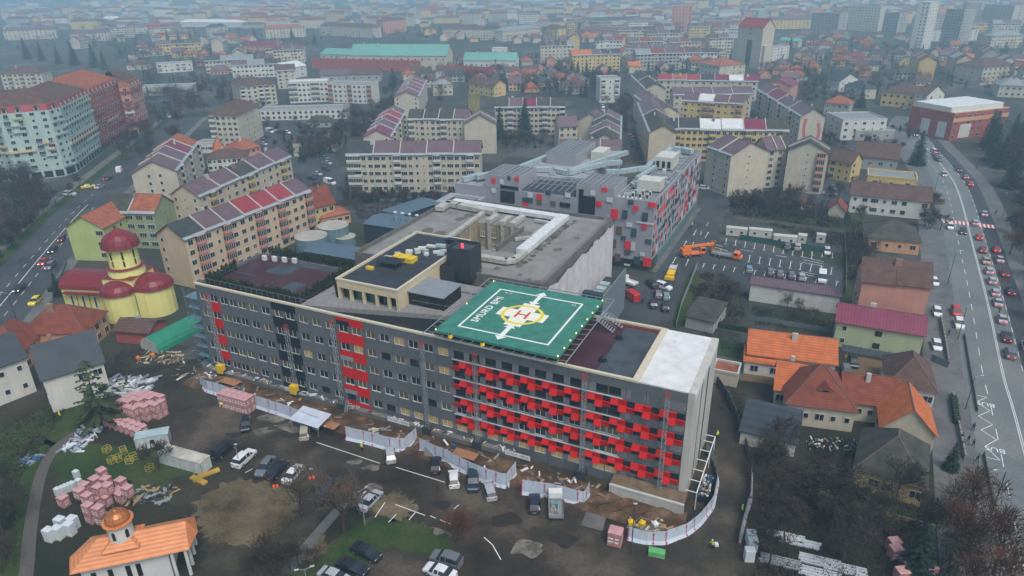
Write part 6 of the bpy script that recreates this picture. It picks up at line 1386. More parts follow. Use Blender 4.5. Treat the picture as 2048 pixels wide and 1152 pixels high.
for q in [('hatch',493,853,491,868,'black','black hatchback parked alone near the pallets by the fence'),('estate',610,868,611,855,'beige','pale beige van-like estate parked below the site shelter',YG,0,None),
 ('suv',448,905,470,888,'black','black four by four with silver roof rails beside the site container'),('suv',490,922,512,902,'white','white crossover with black roof parked left of the grey cars'),('saloon',532,938,515,962,'grey','slate grey saloon nose down in the row'),
 ('saloon',556,945,575,925,'black','black saloon squeezed in the middle of the row'),('saloon',588,953,603,935,'white','white saloon at the right of the row, behind the bare trees'),('estate',658,982,668,965,'navy','dark blue estate parked alone by the red bin'),
 ('saloon',742,1006,762,985,'silver','silver saloon beside the empty marked bays'),('hatch',781,915,779,900,'silver','silver hatchback against the white fence'),('hatch',872,935,873,920,'black','black hatchback beside the concrete ramp block'),('hatch',908,963,907,945,'white','white hatchback in the row by the fence'),
 ('suv',946,968,946,990,'navy','dark blue saloon between white and silver cars by the fence'),('estate',978,985,972,966,'silver','silver estate at the right end of the row by the fence'),('hatch',1069,1012,1069,995,'navy','dark teal hatchback next to the flatbed truck'),
 ('saloon',733,1110,752,1120,'black','black saloon in the lower bay, upper one of the two'),('saloon',706,1140,726,1148,'black','black saloon with white sticker on windscreen near bottom edge'),('suv',893,1125,870,1118,'grey','dark grey people carrier in the bottom row'),('saloon',880,1150,860,1142,'white','white saloon at bottom edge right of the grey people carrier'),('saloon',670,1160,690,1168,'silver','pale car cut off by the bottom edge')]:
    car(*q[:7],group=YG)
car('van',1262,597,1250,588,'red','red car by the dark yard behind the hospital',None); car('suv',1303,572,1290,560,'black','dark van parked before the glass base of the rear wing'); 
RYG='cars in the yard beside the rear wing'
for q in [('suv',1326,577,1340,582,'white','white pickup with yellow load beside the traffic island'),('hatch',1306,612,1304,598,'black','black hatchback in the rear yard, lower left one'),('hatch',1330,618,1329,603,'black','black hatchback in the rear yard, lower right one'),('hatch',1332,596,1330,580,'teal','grey green hatchback above the black pair'),('hatch',1316,592,1314,578,'grey','grey hatchback above the black pair')]: car(*q[:7],group=RYG)
c5=lambda a,b:(1350+a/2.931,250+b/2.931)
for k,x,y,dx,dy,colr,lab in [('hatch',657,720,2,-40,'grey','grey hatchback in the top row of the painted bays'),('suv',717,725,2,-40,'beige','beige pickup style car in the top row of the painted bays'),('hatch',890,750,5,30,'white','white hatchback at the end of the top row of bays'),('hatch',432,855,-6,-40,'teal','pale green car in the bottom bays next to the orange truck'),('hatch',557,870,-4,-30,'grey','first small grey car behind the brown hedge'),('hatch',612,882,-4,-30,'grey','second small grey car behind the brown hedge'),('hatch',680,890,-4,-30,'grey','third small grey car behind the brown hedge'),('hatch',740,900,-4,-30,'silver','silver car behind the brown hedge'),('van',860,908,-2,30,'white','white van at the end of the brown hedge'),
    ('saloon',905,412,40,4,'silver','silver estate parked behind the white gabled house'),('saloon',925,375,30,30,'grey','dark car parked beside the green fence'),('hatch',168,378,20,2,'white','small white car far down the lane behind the rear wing'),('hatch',1515,930,10,20,'white','white car beside the salmon house')]:
    a=c5(x,y); b2=c5(x+dx,y+dy); car(k,a[0],a[1],b2[0],b2[1],colr,lab)
for x,y,colr,lab in [(1706,728,'black','black car in the tan yard behind the bright orange house'),(1692,746,'grey','dark car between the orange and russet roofs'),(1872,695,'white','white hatchback in the paved court below the green house'),(1873,628,'white','white car half hidden behind the awning')]: car('hatch',x,y,x+4,y+14,colr,lab)
# the queue on the right boulevard (bonnets away from the camera) and the oncoming cars
def onroad(px,py,off,kind,colr,lab,away=True,on=1,name='car_in_traffic'):
    i=nearest(BW,px,py); i=min(max(i,3),len(BW)-4); d=(BW[i+3]-BW[i-3]).normalized(); n=Vector((d.y,-d.x)); p=BW[i]+n*off; q=p+d*(5 if away else -5)
    body,gl,wh,hl,tl,pl,S_,Lc=car_proto(kind)
    o=car(kind,0,1000,10,1000,colr,lab,'cars queueing on the right boulevard' if away else 'oncoming cars on the right boulevard',on,name=name); dd=q-p; o.location=(p.x,p.y,.07); o.rotation_euler=(0,0,math.atan2(dd.y,dd.x)); return o
for px,py,off,k,c,l in [(1955,478,2.2,'hatch','red','red and dark hatchback third behind the crossing in the inner lane'),(1962,503,2.2,'hatch','maroon','maroon hatchback in the inner lane of the queue'),(1969,524,2.2,'saloon','beige','beige taxi like saloon in the inner lane of the queue'),(1975,546,2.2,'hatch','silver','silver hatchback in the inner lane behind the beige one'),(1981,566,2.2,'hatch','silver','pale silver saloon in the inner lane, sixth of the queue'),
  (1986,588,2.2,'hatch','silver','silver car in the inner lane beside the black saloon'),(1991,609,2.2,'saloon','silver','silver saloon in the inner lane just above the walking man'),(2001,642,2.2,'saloon','silver','silver saloon in the inner lane below the walking man'),(2012,678,2.2,'suv','black','black four by four with bright tail lights in the inner lane'),(2020,712,2.2,'suv','grey','last grey car of the inner queue'),
  (1978,502,6.1,'hatch','red','red hatchback in the outer wet lane'),(1988,522,6.1,'saloon','silver','silver saloon in the outer wet lane'),(1998,548,6.1,'saloon','maroon','dark red saloon in the outer wet lane'),(2004,583,6.1,'saloon','black','black saloon in the outer wet lane'),(2042,695,6.1,'hatch','white','white hatchback at right edge in the outer lane'),
  (1951,450,2.2,'hatch','silver','white hatchback standing across the red crossing'),(1958,430,6.0,'saloon','silver','grey saloon just past the red crossing'),(1943,372,5.4,'hatch','red','red lit dark hatchback far up the boulevard'),(1935,358,5.2,'hatch','grey','grey hatchback right ahead of the red lit one'),(1922,342,5.0,'saloon','navy','dark blue saloon farthest up the boulevard')]: onroad(px,py,off,k,c,l)
for px,py,off,k,c,l in [(1906,458,-5.8,'hatch','white','white hatchback driving toward the camera below the crossing'),(1928,467,-2.2,'hatch','black','black hatchback with headlights on below the crossing'),(1896,353,-2.5,'hatch','beige','beige car with bright headlights coming down the boulevard'),(1835,272,-2,'saloon','navy','dark car at the junction by the orange office')]: onroad(px,py,off,k,c,l,False)
car('suv',1911,627,1918,650,'red','red car with headlights on pulling out by the pavement',None,1,name='car_in_traffic'); car('suv',1917,652,1922,675,'white','white car at the kerb below the red one',None,1,name='car_in_traffic')
for x,y,x2,y2,k,c,l in [(40,580,20,600,'saloon','black','black saloon on the left boulevard'),(88,527,72,543,'saloon','red','red saloon waiting on the left boulevard'),(102,535,84,552,'estate','grey','grey estate beside the red saloon, left boulevard'),(106,503,92,520,'saloon','black','black saloon ahead of the grey estate'),(124,481,112,495,'hatch','maroon','maroon hatchback behind the lime building corner'),(140,391,158,392,'suv','white','white four by four crossing the junction'),(177,376,190,374,'saloon','yellow','yellow and white taxi at the junction'),(200,376,212,370,'saloon','silver','silver saloon beside the taxi'),(217,359,232,350,'saloon','black','black saloon turning under the avenue trees'),(240,343,250,330,'van','white','white van leaving toward the far avenue'),(72,606,60,616,'hatch','yellow','yellow taxi tail beside the maroon roof')]:
    car(k,x,y,x2,y2,c,l,'cars on the left boulevard',1,name='car_in_traffic')
PG='cars parked behind the beige blocks'
for i,(x,y,c,k) in enumerate([(540,265,'white','van'),(535,275,'navy','hatch'),(530,283,'maroon','hatch'),(528,290,'silver','hatch'),(575,267,'white','hatch'),(655,283,'white','hatch'),(664,284,'white','hatch'),(655,328,'silver','saloon'),(635,350,'silver','saloon'),(623,358,'navy','saloon'),(660,368,'white','van'),(652,340,'navy','hatch'),(1206,215,'white','hatch'),(1228,235,'silver','hatch'),(1232,243,'navy','hatch'),(1205,221,'silver','hatch'),(650,318,'grey','hatch'),(548,262,'silver','hatch')]):
    car(k,x,y,x+8,y+2 if x<1000 else y+8,c,'%s %s, %s'%(c,'van' if k=='van' else 'car',['behind the cream hip roofed block','second in the row by the hip roofed block','third in the row by the hip roofed block','fourth in the row by the hip roofed block','standing in the middle of the car park','left of the pair near the steel tanks street','right of the pair near the steel tanks street','nearest the blank end of the long cream block','parked mid row before the long cream block','parked left of the silver one before the long cream block','at the foot of the long cream block end wall','half hidden by the long cream block','at the top of the back street','halfway down the back street','below the silver one in the back street','second from top in the back street','up the row by the long cream block','above the row by the hip roofed block'][i]),PG)
# trucks and machines
def wheels(o,xs,y,r=.5): 
    w=MB().mat(TYRE); w.bar((0,-.16,0),(0,.16,0),r,12); w.mat(RIM); w.bar((0,-.17,0),(0,.17,0),r*.5,8); me=w.mesh('wheel')
    for x in xs:
        for s in(-y,y): put('wheel',me,o,(x,s,r))
def truck(label,x,y,x2,y2,cabm,bedm,L=6.5,load=None,name='flatbed_truck'):
    p=P(x,y);q=P(x2,y2);d=q-p;o=empty(name,p,math.atan2(d.y,d.x),label,'truck'); f=L/2; o.scale=(KS,KS,KS)
    b=MB().mat(cabm); b.idx([(f-2.1,-1,.6),(f,-1,.6),(f,1,.6),(f-2.1,1,.6),(f-2.1,-1,2.3),(f-.9,-1,2.3),(f-.9,1,2.3),(f-2.1,1,2.3),(f,-1,1.3),(f,1,1.3),(f-.35,-1,1.4),(f-.35,1,1.4)],[(0,3,7,4),(4,7,6,5),(5,6,11,10),(10,11,9,8),(8,9,2,1),(0,4,5,10,8,1),(3,2,9,11,6,7)]); b.build('cab',o)
    b=MB().mat(CG); b.face((f-.88,-.85,2.2),(f-.38,-.85,1.5),(f-.38,.85,1.5),(f-.88,.85,2.2)); b.face((f-1.9,-1.02,1.5),(f-.8,-1.02,1.5),(f-1.05,-1.02,2.15),(f-1.9,-1.02,2.15)); b.face((f-1.9,1.02,1.5),(f-.8,1.02,1.5),(f-1.05,1.02,2.15),(f-1.9,1.02,2.15)); b.build('windows',o)
    b=MB().mat(bedm); b.box(-f,f-2.2,-1.05,1.05,.8,.95); b.box(-f,-f+.06,-1.05,1.05,.95,1.35); b.box(f-2.3,f-2.24,-1.05,1.05,.95,1.5); b.box(-f+.06,f-2.3,-1.05,-1.0,.95,1.35); b.box(-f+.06,f-2.3,1.0,1.05,.95,1.35); b.build('bed',o); wheels(o,(f-1.1,-f+1.2),.9,.42)
    if load: 
        rr=random.Random(5); b=MB()
        for k in range(14): b.mat(rr.choice(load)); u,v=rr.uniform(-f+.3,f-3),rr.uniform(-.8,.6); b.box(u,u+rr.uniform(.3,.9),v,v+rr.uniform(.1,.5),.96,1.1+rr.uniform(.05,.5))
        b.build('load',o)['kind']='stuff'
    for s in(-.75,.75): b=MB().mat(HL); b.box(f,f+.04,s-.15,s+.15,.8,1.0); b.build('headlight',o)
    return o
TIM=M('timber',(.3,.2,.1),.85,.2,1)
truck('white flatbed truck with rubbish load by the fence gap',1111,1018,1110,995,PAINT['white'],STEEL,5.6,[TIM,STEEL,PAINT['teal'],WHITE])
truck('orange cabbed flatbed truck in the painted car park',1453,516,1485,522,PAINT['orange'],STEEL,8)
truck('white cabbed truck nose behind the glass base',1255,570,1240,565,PAINT['white'],PAINT['white'],5)
p=P(1388,512);q=P(1430,508);d=q-p; o=empty('mobile_crane',p,math.atan2(d.y,d.x),'orange mobile crane with telescopic boom in the car park','crane')
b=MB().mat(PAINT['orange']); b.box(-4.2,3.0,-1.2,1.2,.9,1.5); b.box(-4.6,-1.6,-1.1,1.1,1.5,2.9); b.box(1.6,3.4,-1.15,-.1,1.4,2.9); b.build('carrier',o); b=MB().mat(ORNG); b.idx([(-4.0,-.35,3.0),(6.5,-.35,3.4),(6.5,.35,3.4),(-4.0,.35,3.0),(-4.0,-.35,3.7),(6.5,-.35,4.0),(6.5,.35,4.0),(-4.0,.35,3.7)],[(4,5,6,7),(3,2,1,0),(0,1,5,4),(1,2,6,5),(2,3,7,6),(3,0,4,7)]); b.build('boom',o); b=MB().mat(STEELD); b.box(6.5,10.5,-.25,.25,3.5,3.9); b.build('boom_tip',o)
b=MB().mat(CG); b.box(3.38,3.45,-1.1,-.15,1.9,2.8); b.box(1.8,3.2,-1.2,-1.15,1.9,2.8); b.build('windows',o); wheels(o,(-3.3,-1.9,1.9),1.05,.62)
p=P(1425,505); o=empty('forklift_mast',p,0,'tall orange machine mast beside the worker in the car park','machine'); b=MB().mat(ORNG); b.box(-.5,.5,-.4,.4,.3,2.2); b.box(-.6,-.4,-.6,.6,0,4); b.box(.4,.6,-.6,.6,0,4); b.build('mast',o)
p=P(1342,553);q=P(1350,535);d=q-p; o=empty('wheel_loader',p,math.atan2(d.y,d.x),'yellow loader with pale cover beside the grass strip','loader'); b=MB().mat(YEL); b.box(-2.2,1.2,-1.1,1.1,.7,1.7); b.box(-3.4,-2.4,-1.4,1.4,.2,1.1); b.build('body',o); b=MB().mat(AHU); b.box(1.3,4.0,-1,1,.7,2.2); b.build('cover',o); wheels(o,(-1.4,.8,2.8),1.1,.6)
BLKW=M('white wrapped block',(.5,.54,.55),.55,.08,1,bump=.15,bs=2)
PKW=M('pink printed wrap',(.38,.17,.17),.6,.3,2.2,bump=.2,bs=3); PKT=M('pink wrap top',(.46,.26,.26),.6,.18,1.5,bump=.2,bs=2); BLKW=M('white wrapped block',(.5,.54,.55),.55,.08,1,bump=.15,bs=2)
# ---------------- people ----------------
SKIN=M('skin',(.4,.24,.17),.7,0,1); HAIR=M('dark hair',(.02,.014,.01),.8,0,1); HIV=M('hi-vis yellow',(.55,.75,.02),.7,.05,1); NAV=M('dark jacket',(.02,.022,.03),.85,.1,2); TRO=M('dark trousers',(.015,.016,.02),.9,.1,2); GRYC=M('grey coat',(.12,.12,.13),.9,.1,2); WHC=M('white bag',(.55,.55,.55),.8,.1,2); REDC=M('red jacket',(.35,.03,.03),.8,.1,2); HEL=M('white helmet',(.6,.6,.58),.4,0,1); HELY=M('yellow helmet',(.65,.5,.03),.4,0,1)
def person_mesh(pose,jacket,trou):
    js={'pel':(0,0,.95,.15),'che':(0,0,1.3,.17),'nk':(0,0,1.48,.06),'hd':(.02,0,1.62,.1),'ht':(.02,0,1.72,.08)}
    if pose=='stand': leg=[((0,.09,.88,.09),(0.02,.1,.48,.065),(0,.1,.08,.045),(.16,.12,.04,.04)),((0,-.09,.88,.09),(.03,-.1,.48,.065),(-.02,-.1,.08,.045),(.14,-.12,.04,.04))]; arm=[((0,.2,1.4,.06),(-.02,.26,1.13,.045),(.08,.25,.9,.035),(.12,.25,.82,.04)),((0,-.2,1.4,.06),(-.02,-.26,1.13,.045),(.08,-.25,.9,.035),(.12,-.25,.82,.04))]
    elif pose=='walk': leg=[((0,.09,.88,.09),(.2,.1,.5,.065),(.18,.1,.08,.045),(.33,.11,.05,.04)),((0,-.09,.88,.09),(-.05,-.1,.5,.065),(-.35,-.1,.16,.045),(-.26,-.11,.06,.04))]; arm=[((0,.2,1.4,.06),(-.14,.25,1.15,.045),(-.16,.24,.92,.035),(-.14,.24,.84,.04)),((0,-.2,1.4,.06),(.12,-.25,1.15,.045),(.28,-.23,1.0,.035),(.35,-.22,.95,.04))]
    else: leg=[((0,.1,.82,.09),(.12,.14,.46,.065),(-.05,.18,.08,.045),(.1,.2,.04,.04)),((0,-.1,.82,.09),(.15,-.14,.46,.065),(0,-.18,.08,.045),(.15,-.2,.04,.04))]; js={'pel':(-.08,0,.9,.15),'che':(.18,0,1.15,.17),'nk':(.33,0,1.24,.06),'hd':(.42,0,1.3,.1),'ht':(.47,0,1.38,.08)}; arm=[((.2,.2,1.2,.06),(.38,.24,.98,.045),(.52,.18,.75,.035),(.56,.16,.68,.04)),((.2,-.2,1.2,.06),(.38,-.24,.98,.045),(.52,-.18,.75,.035),(.56,-.16,.68,.04))]
    V=[js['pel'],js['che'],js['nk'],js['hd'],js['ht']]; E_=[(0,1),(1,2),(2,3),(3,4)]
    for l in leg: n=len(V); V+=l; E_+=[(0,n),(n,n+1),(n+1,n+2),(n+2,n+3)]
    for a in arm: n=len(V); V+=a; E_+=[(1,n),(n,n+1),(n+1,n+2),(n+2,n+3)]
    me=bpy.data.meshes.new('sk'); me.from_pydata([v[:3] for v in V],E_,[]); ob=bpy.data.objects.new('sk',me); COL.objects.link(ob)
    ob.modifiers.new('s','SKIN')
    for i,v in enumerate(V): me.skin_vertices[0].data[i].radius=(v[3],v[3])
    me.skin_vertices[0].data[0].use_root=True
    ob.modifiers.new('u','SUBSURF').levels=1
    dg=bpy.context.evaluated_depsgraph_get(); out=bpy.data.meshes.new_from_object(ob.evaluated_get(dg)); bpy.data.objects.remove(ob); bpy.data.meshes.remove(me); out.name='body'
    for m in(jacket,trou,SKIN): out.materials.append(m)
    zn=js['nk'][2]+.03
    for p in out.polygons:
        c=p.center; p.material_index=2 if c.z>zn and abs(c.y)<.14 else 1 if c.z<js['pel'][2]-.02 and abs(c.y)<.22 and c.x<.3 else 0
        p.use_smooth=True
    return out,js['hd']
PM={}
def person(x,y,pose,jk,label,face=0,hat=None,carry=None,z=0,group=None,world=None):
    k=(pose,jk.name)
    if k not in PM: PM[k]=person_mesh(pose,jk,TRO)
    me,hd=PM[k]; p=world or P(x,y,z); o=empty('person',p,face,label,'person',group); o.scale=(1.12,1.12,1.12); put('body',me,o)
    b=MB().mat(hat or HAIR); cx,cy,cz=hd[0],0,hd[2]+.05; pr=[(.125,0),(.12,.07),(.07,.13),(0,.15)]
    for (r0,h0),(r1,h1) in zip(pr,pr[1:]):
        for i in range(8):
            a,c=2*PI*i/8,2*PI*(i+1)/8; b.face((cx+r0*math.cos(a),cy+r0*math.sin(a),cz+h0),(cx+r0*math.cos(c),cy+r0*math.sin(c),cz+h0),(cx+r1*math.cos(c),cy+r1*math.sin(c),cz+h1),(cx+r1*math.cos(a),cy+r1*math.sin(a),cz+h1))
    b.build('helmet' if hat else 'hair',o)
    if carry: b=MB().mat(carry); b.box(.2,.75,-.35,.35,.75,1.15); tag(b.build('sack',None,p+Vector((.2,0,0))),'white sack held by the worker crossing the site road','sack')
    return o
for q in [(724,902,'stand',HIV,'worker in hi-vis jacket standing by the white fence',1,HEL),(445,817,'bend',HIV,'worker in hi-vis jacket bending beside the pink pallets',2,HEL),(652,868,'stand',NAV,'person in dark clothes and white helmet under the shelter',1,HEL),(663,872,'stand',NAV,'person in dark clothes deeper under the site shelter',4,None),
  (1483,1028,'stand',HIV,'hi-vis worker beside the right hand site fence',0,HEL),(1434,878,'stand',HIV,'hi-vis worker standing at the bend of the site drive',2,HELY),(1424,905,'walk',NAV,'dark clothed person leaving along the hospital end',2,None),(1384,455,'stand',HIV,'hi-vis worker on the walkway of the rear wing',2,HEL),
  (1438,520,'stand',REDC,'worker in red and orange beside the crane',1,HELY),(1440,510,'stand',HIV,'hi-vis worker right by the machine mast',1,HEL),(1285,608,'stand',NAV,'dark clothed person in the rear yard left of black cars',1,None),
  (1896,672,'walk',NAV,'pedestrian by the stone gate posts',-1.9,None),(1945,862,'walk',NAV,'pedestrian in black alone on the pavement',-1.9,None),(1905,833,'stand',NAV,'upper pedestrian beside the garden hedge',1,None),(1922,882,'walk',NAV,'pedestrian by the hedge in dark coat',1.2,None),(1924,896,'stand',GRYC,'pedestrian in pale coat at the garden gate',1,None),
  (1935,886,'walk',NAV,'pedestrian in black, left of the walking pair',1.3,None),(1945,895,'walk',NAV,'pedestrian in black, right of the walking pair',1.3,None),(1953,925,'walk',NAV,'pedestrian walking alone nearest the bus stop zigzag',1.4,None),(1990,430,'walk',NAV,'pedestrian on the far pavement above the crossing',1,None),(1997,628,'walk',NAV,'man walking between the queueing cars',.4,None),
  (62,790,'stand',HIV,'x',0,None)][:-1]: person(*q[:5],face=q[5],hat=q[6])
person(1423,1098,'walk',HIV,'worker in hi-vis jacket carrying a white sack across the road',PI,HEL,WHC)
person(248,778,'stand',HIV,'worker in yellow jacket among the silver scaffold scrap',1,HEL); person(122,838,'stand',HIV,'figure in yellow jacket beside the white house and pine',1,HELY)
# ---------------- construction site ----------------
FAB=M('bluish white hoarding membrane',(.42,.47,.53),.75,.08,.5,bump=.4,bs=1.2,streak=.05)
PINKD=M('crimson print',(.45,.02,.1),.7,.05,1)
def hoarding(label,pts,h=2.3,lean=.25,seed=1):
    w=resample([P(*p) for p in pts]+[P(*pts[-1])],1.0); w.append(P(*pts[-1]).xy); rr=random.Random(seed)
    o=empty('hoarding',(w[0].x,w[0].y,0),0,label,'fence','white site hoardings'); w=[p-w[0] for p in w]
    hs=[h+rr.uniform(-.06,.06)-.12*abs(math.sin(i*.45)) for i in range(len(w))]
    fb=0
    i=0
    while i<len(w)-1:
        j=min(i+2,len(w)-1); b=MB().mat(FAB)
        for k in range(i,j):
            a=w[k];c=w[k+1]; d=(c-a)
            if d.length<.05: continue
            d.normalize(); n=Vector((d.y,-d.x)); bl=.45; 
            b.face((*(a+n*bl),.02),(*(c+n*bl),.02),(*(c+n*.08),.55),(*(a+n*.08),.55)); b.face((*(a+n*.08),.55),(*(c+n*.08),.55),(*c,hs[k+1]),(*a,hs[k]))
        if b.f: b.build('panel',o)
        a=w[i]; c=w[min(i+1,len(w)-1)]; d=(c-a)
        if d.length>.05 and (i//2)%3!=1:
            d.normalize(); n=Vector((d.y,-d.x)); b=MB().mat(PINKD); zt=hs[i]*.93
            for k in range(9): z0=zt-.19*k-.3; z1=z0+.12; f=lambda z:a+n*(.1-.08*(z-.55)/1.8+.03); ww=.1 if k>2 else .17; b.face((*(f(z0)-d*ww),z0),(*(f(z0)+d*ww),z0),(*(f(z1)+d*ww),z1),(*(f(z1)-d*ww),z1))
            b.face((*(a+n*.42-d*.15),.12),(*(a+n*.42+d*.15),.12),(*(a+n*.2+d*.15),.4),(*(a+n*.2-d*.15),.4)); b.build('printed_mark',o)
        b=MB().mat(TIM); b.bar((a.x,a.y,0),(a.x,a.y,hs[i]),.05); b.build('post',o)
        i=j
hoarding('long white hoarding along the pit from scrap corner to shelter',[(402,770),(413,783),(448,793),(531,820),(580,836),(640,860)],3.1,seed=2)
hoarding('white printed hoarding left of the first gap',[(693,878),(740,888),(781,900),(810,903),(834,880)],3.1,seed=3)
hoarding('white printed hoarding behind the row of parked cars',[(840,902),(900,930),(960,960),(1000,973),(1013,975),(1032,950)],3.2,seed=4)
hoarding('white printed hoarding behind the flatbed truck',[(1044,987),(1100,994),(1160,1010),(1169,1010),(1178,990)],3.1,seed=5)
hoarding('curved white hoarding round the hospital corner',[(1256,1078),(1289,1086),(1329,1087),(1374,1069),(1399,1049),(1424,1016),(1434,964),(1426,930),(1411,905)],2.6,seed=6)
hoarding('right hand white hoarding along the dark gardens',[(1476,1089),(1484,1054),(1491,1026),(1499,1004),(1501,946)],2.6,seed=7)
# excavation along the facade
mb=MB().mat(CLAY); rr=random.Random(3); nx=110
for i in range(nx):
    for j in range(6):
        f=lambda i,j:(S(-1+i*1.02,-1.2-j*1.15-(0 if i<30 else (i-30)*.015),(.35+.35*math.sin(i*1.7)*math.cos(j*2.1+i*.3))*(0 if j in(0,6) else 1)+.08))
        mb.face(f(i,j+1),f(i+1,j+1),f(i+1,j),f(i,j))
tagk(mb.build('excavated_clay'),'structure')
mb=MB().mat(CONCD); 
mb.idx([S(-2,-1.3,0),S(78,-1.3,0),S(78,-.1,0),S(-2,-.1,0),S(-2,-1.3,1.0),S(78,-1.3,1.0),S(78,-.1,1.0),S(-2,-.1,1.0)],[(4,5,6,7),(0,1,5,4),(1,2,6,5),(3,0,4,7)]); tagk(mb.build('concrete_ledge'),'structure')
rr=random.Random(8)
SCR=[TIM,STEEL,PAINT['blue'],WHITE,CONCD,ALU,PAINT['white'],M('cardboard',(.3,.2,.12),.9,.1,1)]
def debris(name,cx,cy,rx,ry,n,mats,s=.6,frame=None,z=0,h=.35):
    b=MB(); r=random.Random(int(cx*7+cy))
    for i in range(n):
        u=cx+r.uniform(-rx,rx); v=cy+r.uniform(-ry,ry); a=r.uniform(0,PI); l=s*r.uniform(.4,2.2); w=s*r.uniform(.1,.5); t=r.uniform(.04,h); zz=z+r.uniform(0,h); b.mat(r.choice(mats))
        q=[]
        for x,y in((-l,-w),(l,-w),(l,w),(-l,w)): q.append((u+x*math.cos(a)-y*math.sin(a),v+x*math.sin(a)+y*math.cos(a)))
        q=[tuple(S(x,y)[:2]) if frame=='s' else (x,y) for x,y in q]; b.prism(q,zz,zz+t)
    o=b.build(name); o['kind']='stuff'; return o
debris('site_debris',38,-.7,40,.5,150,SCR,.35,'s',1.0,.25); debris('site_debris',45,-4.5,52,2.2,150,[TIM,CONCD,STEEL,WHITE],.5,'s',.3,.3)
p=P(255,775); debris('scaffold_scrap',p.x,p.y,5.5,3.5,150,[STEEL,ALU,PAINT['white'],STEEL,STEELD],.8,z=0,h=.5)
p=P(330,715); debris('rubble',p.x,p.y,6,3,80,[TIM,CONCD,SAND_C],.4,h=.25)
p=P(165,880); debris('scaffold_scrap',p.x,p.y,2.0,4,90,[STEEL,ALU,PAINT['white'],PAINT['blue']],.6,h=.4)
p=P(305,990); debris('scaffold_scrap',p.x,p.y,3.5,2,60,[STEEL,TIM,STEELD],.7,h=.3)
p=P(1300,1055); debris('rubble',p.x,p.y,3.5,1.8,70,[TIM,CONCD,SAND_C,STEEL],.4,h=.4)
p=P(62,920); debris('scaffold_scrap',p.x,p.y,1.5,1.2,30,[PAINT['blue'],STEEL],.5,h=.3)

for i,(x,y,n,m_) in enumerate([(1600,1085,5,BLKW),(1570,1070,4,BLKW),(1640,1125,6,ALU),(1690,1140,6,ALU),(1560,1125,6,STEEL),(1640,1150,6,ALU)]):
    o=empty('profile_stack',P(x,y),-.35,['white wrapped profile bundle under the garden trees','second white wrapped bundle near the hoarding end','silver profile bundle right of the yellow bag','silver profile bundle nearest the dark conifer','grey ribbed bundle left of the yellow bag','silver profile bundle at the bottom edge'][i],'bundle','bundles in the storage yard')
    for k in range(n): b=MB().mat(m_); b.box(-3,3,-.13,.13,0,.3); b.build('profile',o,(tr.uniform(-.2,.2),k*.33-.8,(k%2)*.08))
 
p=P(1665,890); debris('garden_clutter',p.x,p.y,5,2,50,[WHITE,PAINT['blue'],TIM,STEEL],.3,h=.4)
for i,(x,y,m_) in enumerate([(460,760,TIM),(655,845,TIM),(930,905,TIM)]):
    p=P(x,y,1.6); o=empty('plywood_sheet',(p.x,p.y,1.2),SANG,'brown plywood sheet over the pit, %s'%('near the scrap corner','on top of the shelter','before the second gap')[i],'sheet'); b=MB().mat(M('plywood',(.28,.14,.07),.8,.15,.8)); b.box(-2.4,2.4,-1.1,1.1,0,.05); b.build('board',o)
p=P(1003,880); 
for lab,u,v,m_ in (('yellow tarped heap on the clay near the blue drum',64,-5.6,SAND_C),('small yellow sack heap at the pit edge',49,-5.2,SAND_C)):
    q=S(u,v,.3); o=empty('sack_heap',q,0,lab,'sacks'); 
    for k in range(7): b=MB().mat(m_); b.box(-.35,.35,-.22,.22,0,.22); b.build('sack',o,(rr.uniform(-.8,.8),rr.uniform(-.5,.5),rr.uniform(0,.4)))
q=S(66.5,-3.6,.2); o=empty('drum',q,0,'blue drum standing beside the yellow heap','drum'); b=MB().mat(PAINT['blue']); b.cyl(0,0,0,1.1,.4,.4,12); b.build('drum_body',o)
# banners
for u,lab in((52.5,'white banner tied at the facade foot, left one'),(79,'white banner tied at the facade foot, right one')):
    o=site('banner',lab,'banner',u,-1.45,1.0); b=MB().mat(WHITE); b.box(-2.6,2.6,-.03,0,-.3,.75); b.build('cloth',o); text('FORM',(-1.0,-.04,.22),.75,0,M('pink lettering',(.5,.2,.28),.7,0,1),o,rot=(PI/2,0,0)); text('MAX',(1.45,-.04,.22),.75,0,NAV,o,rot=(PI/2,0,0))
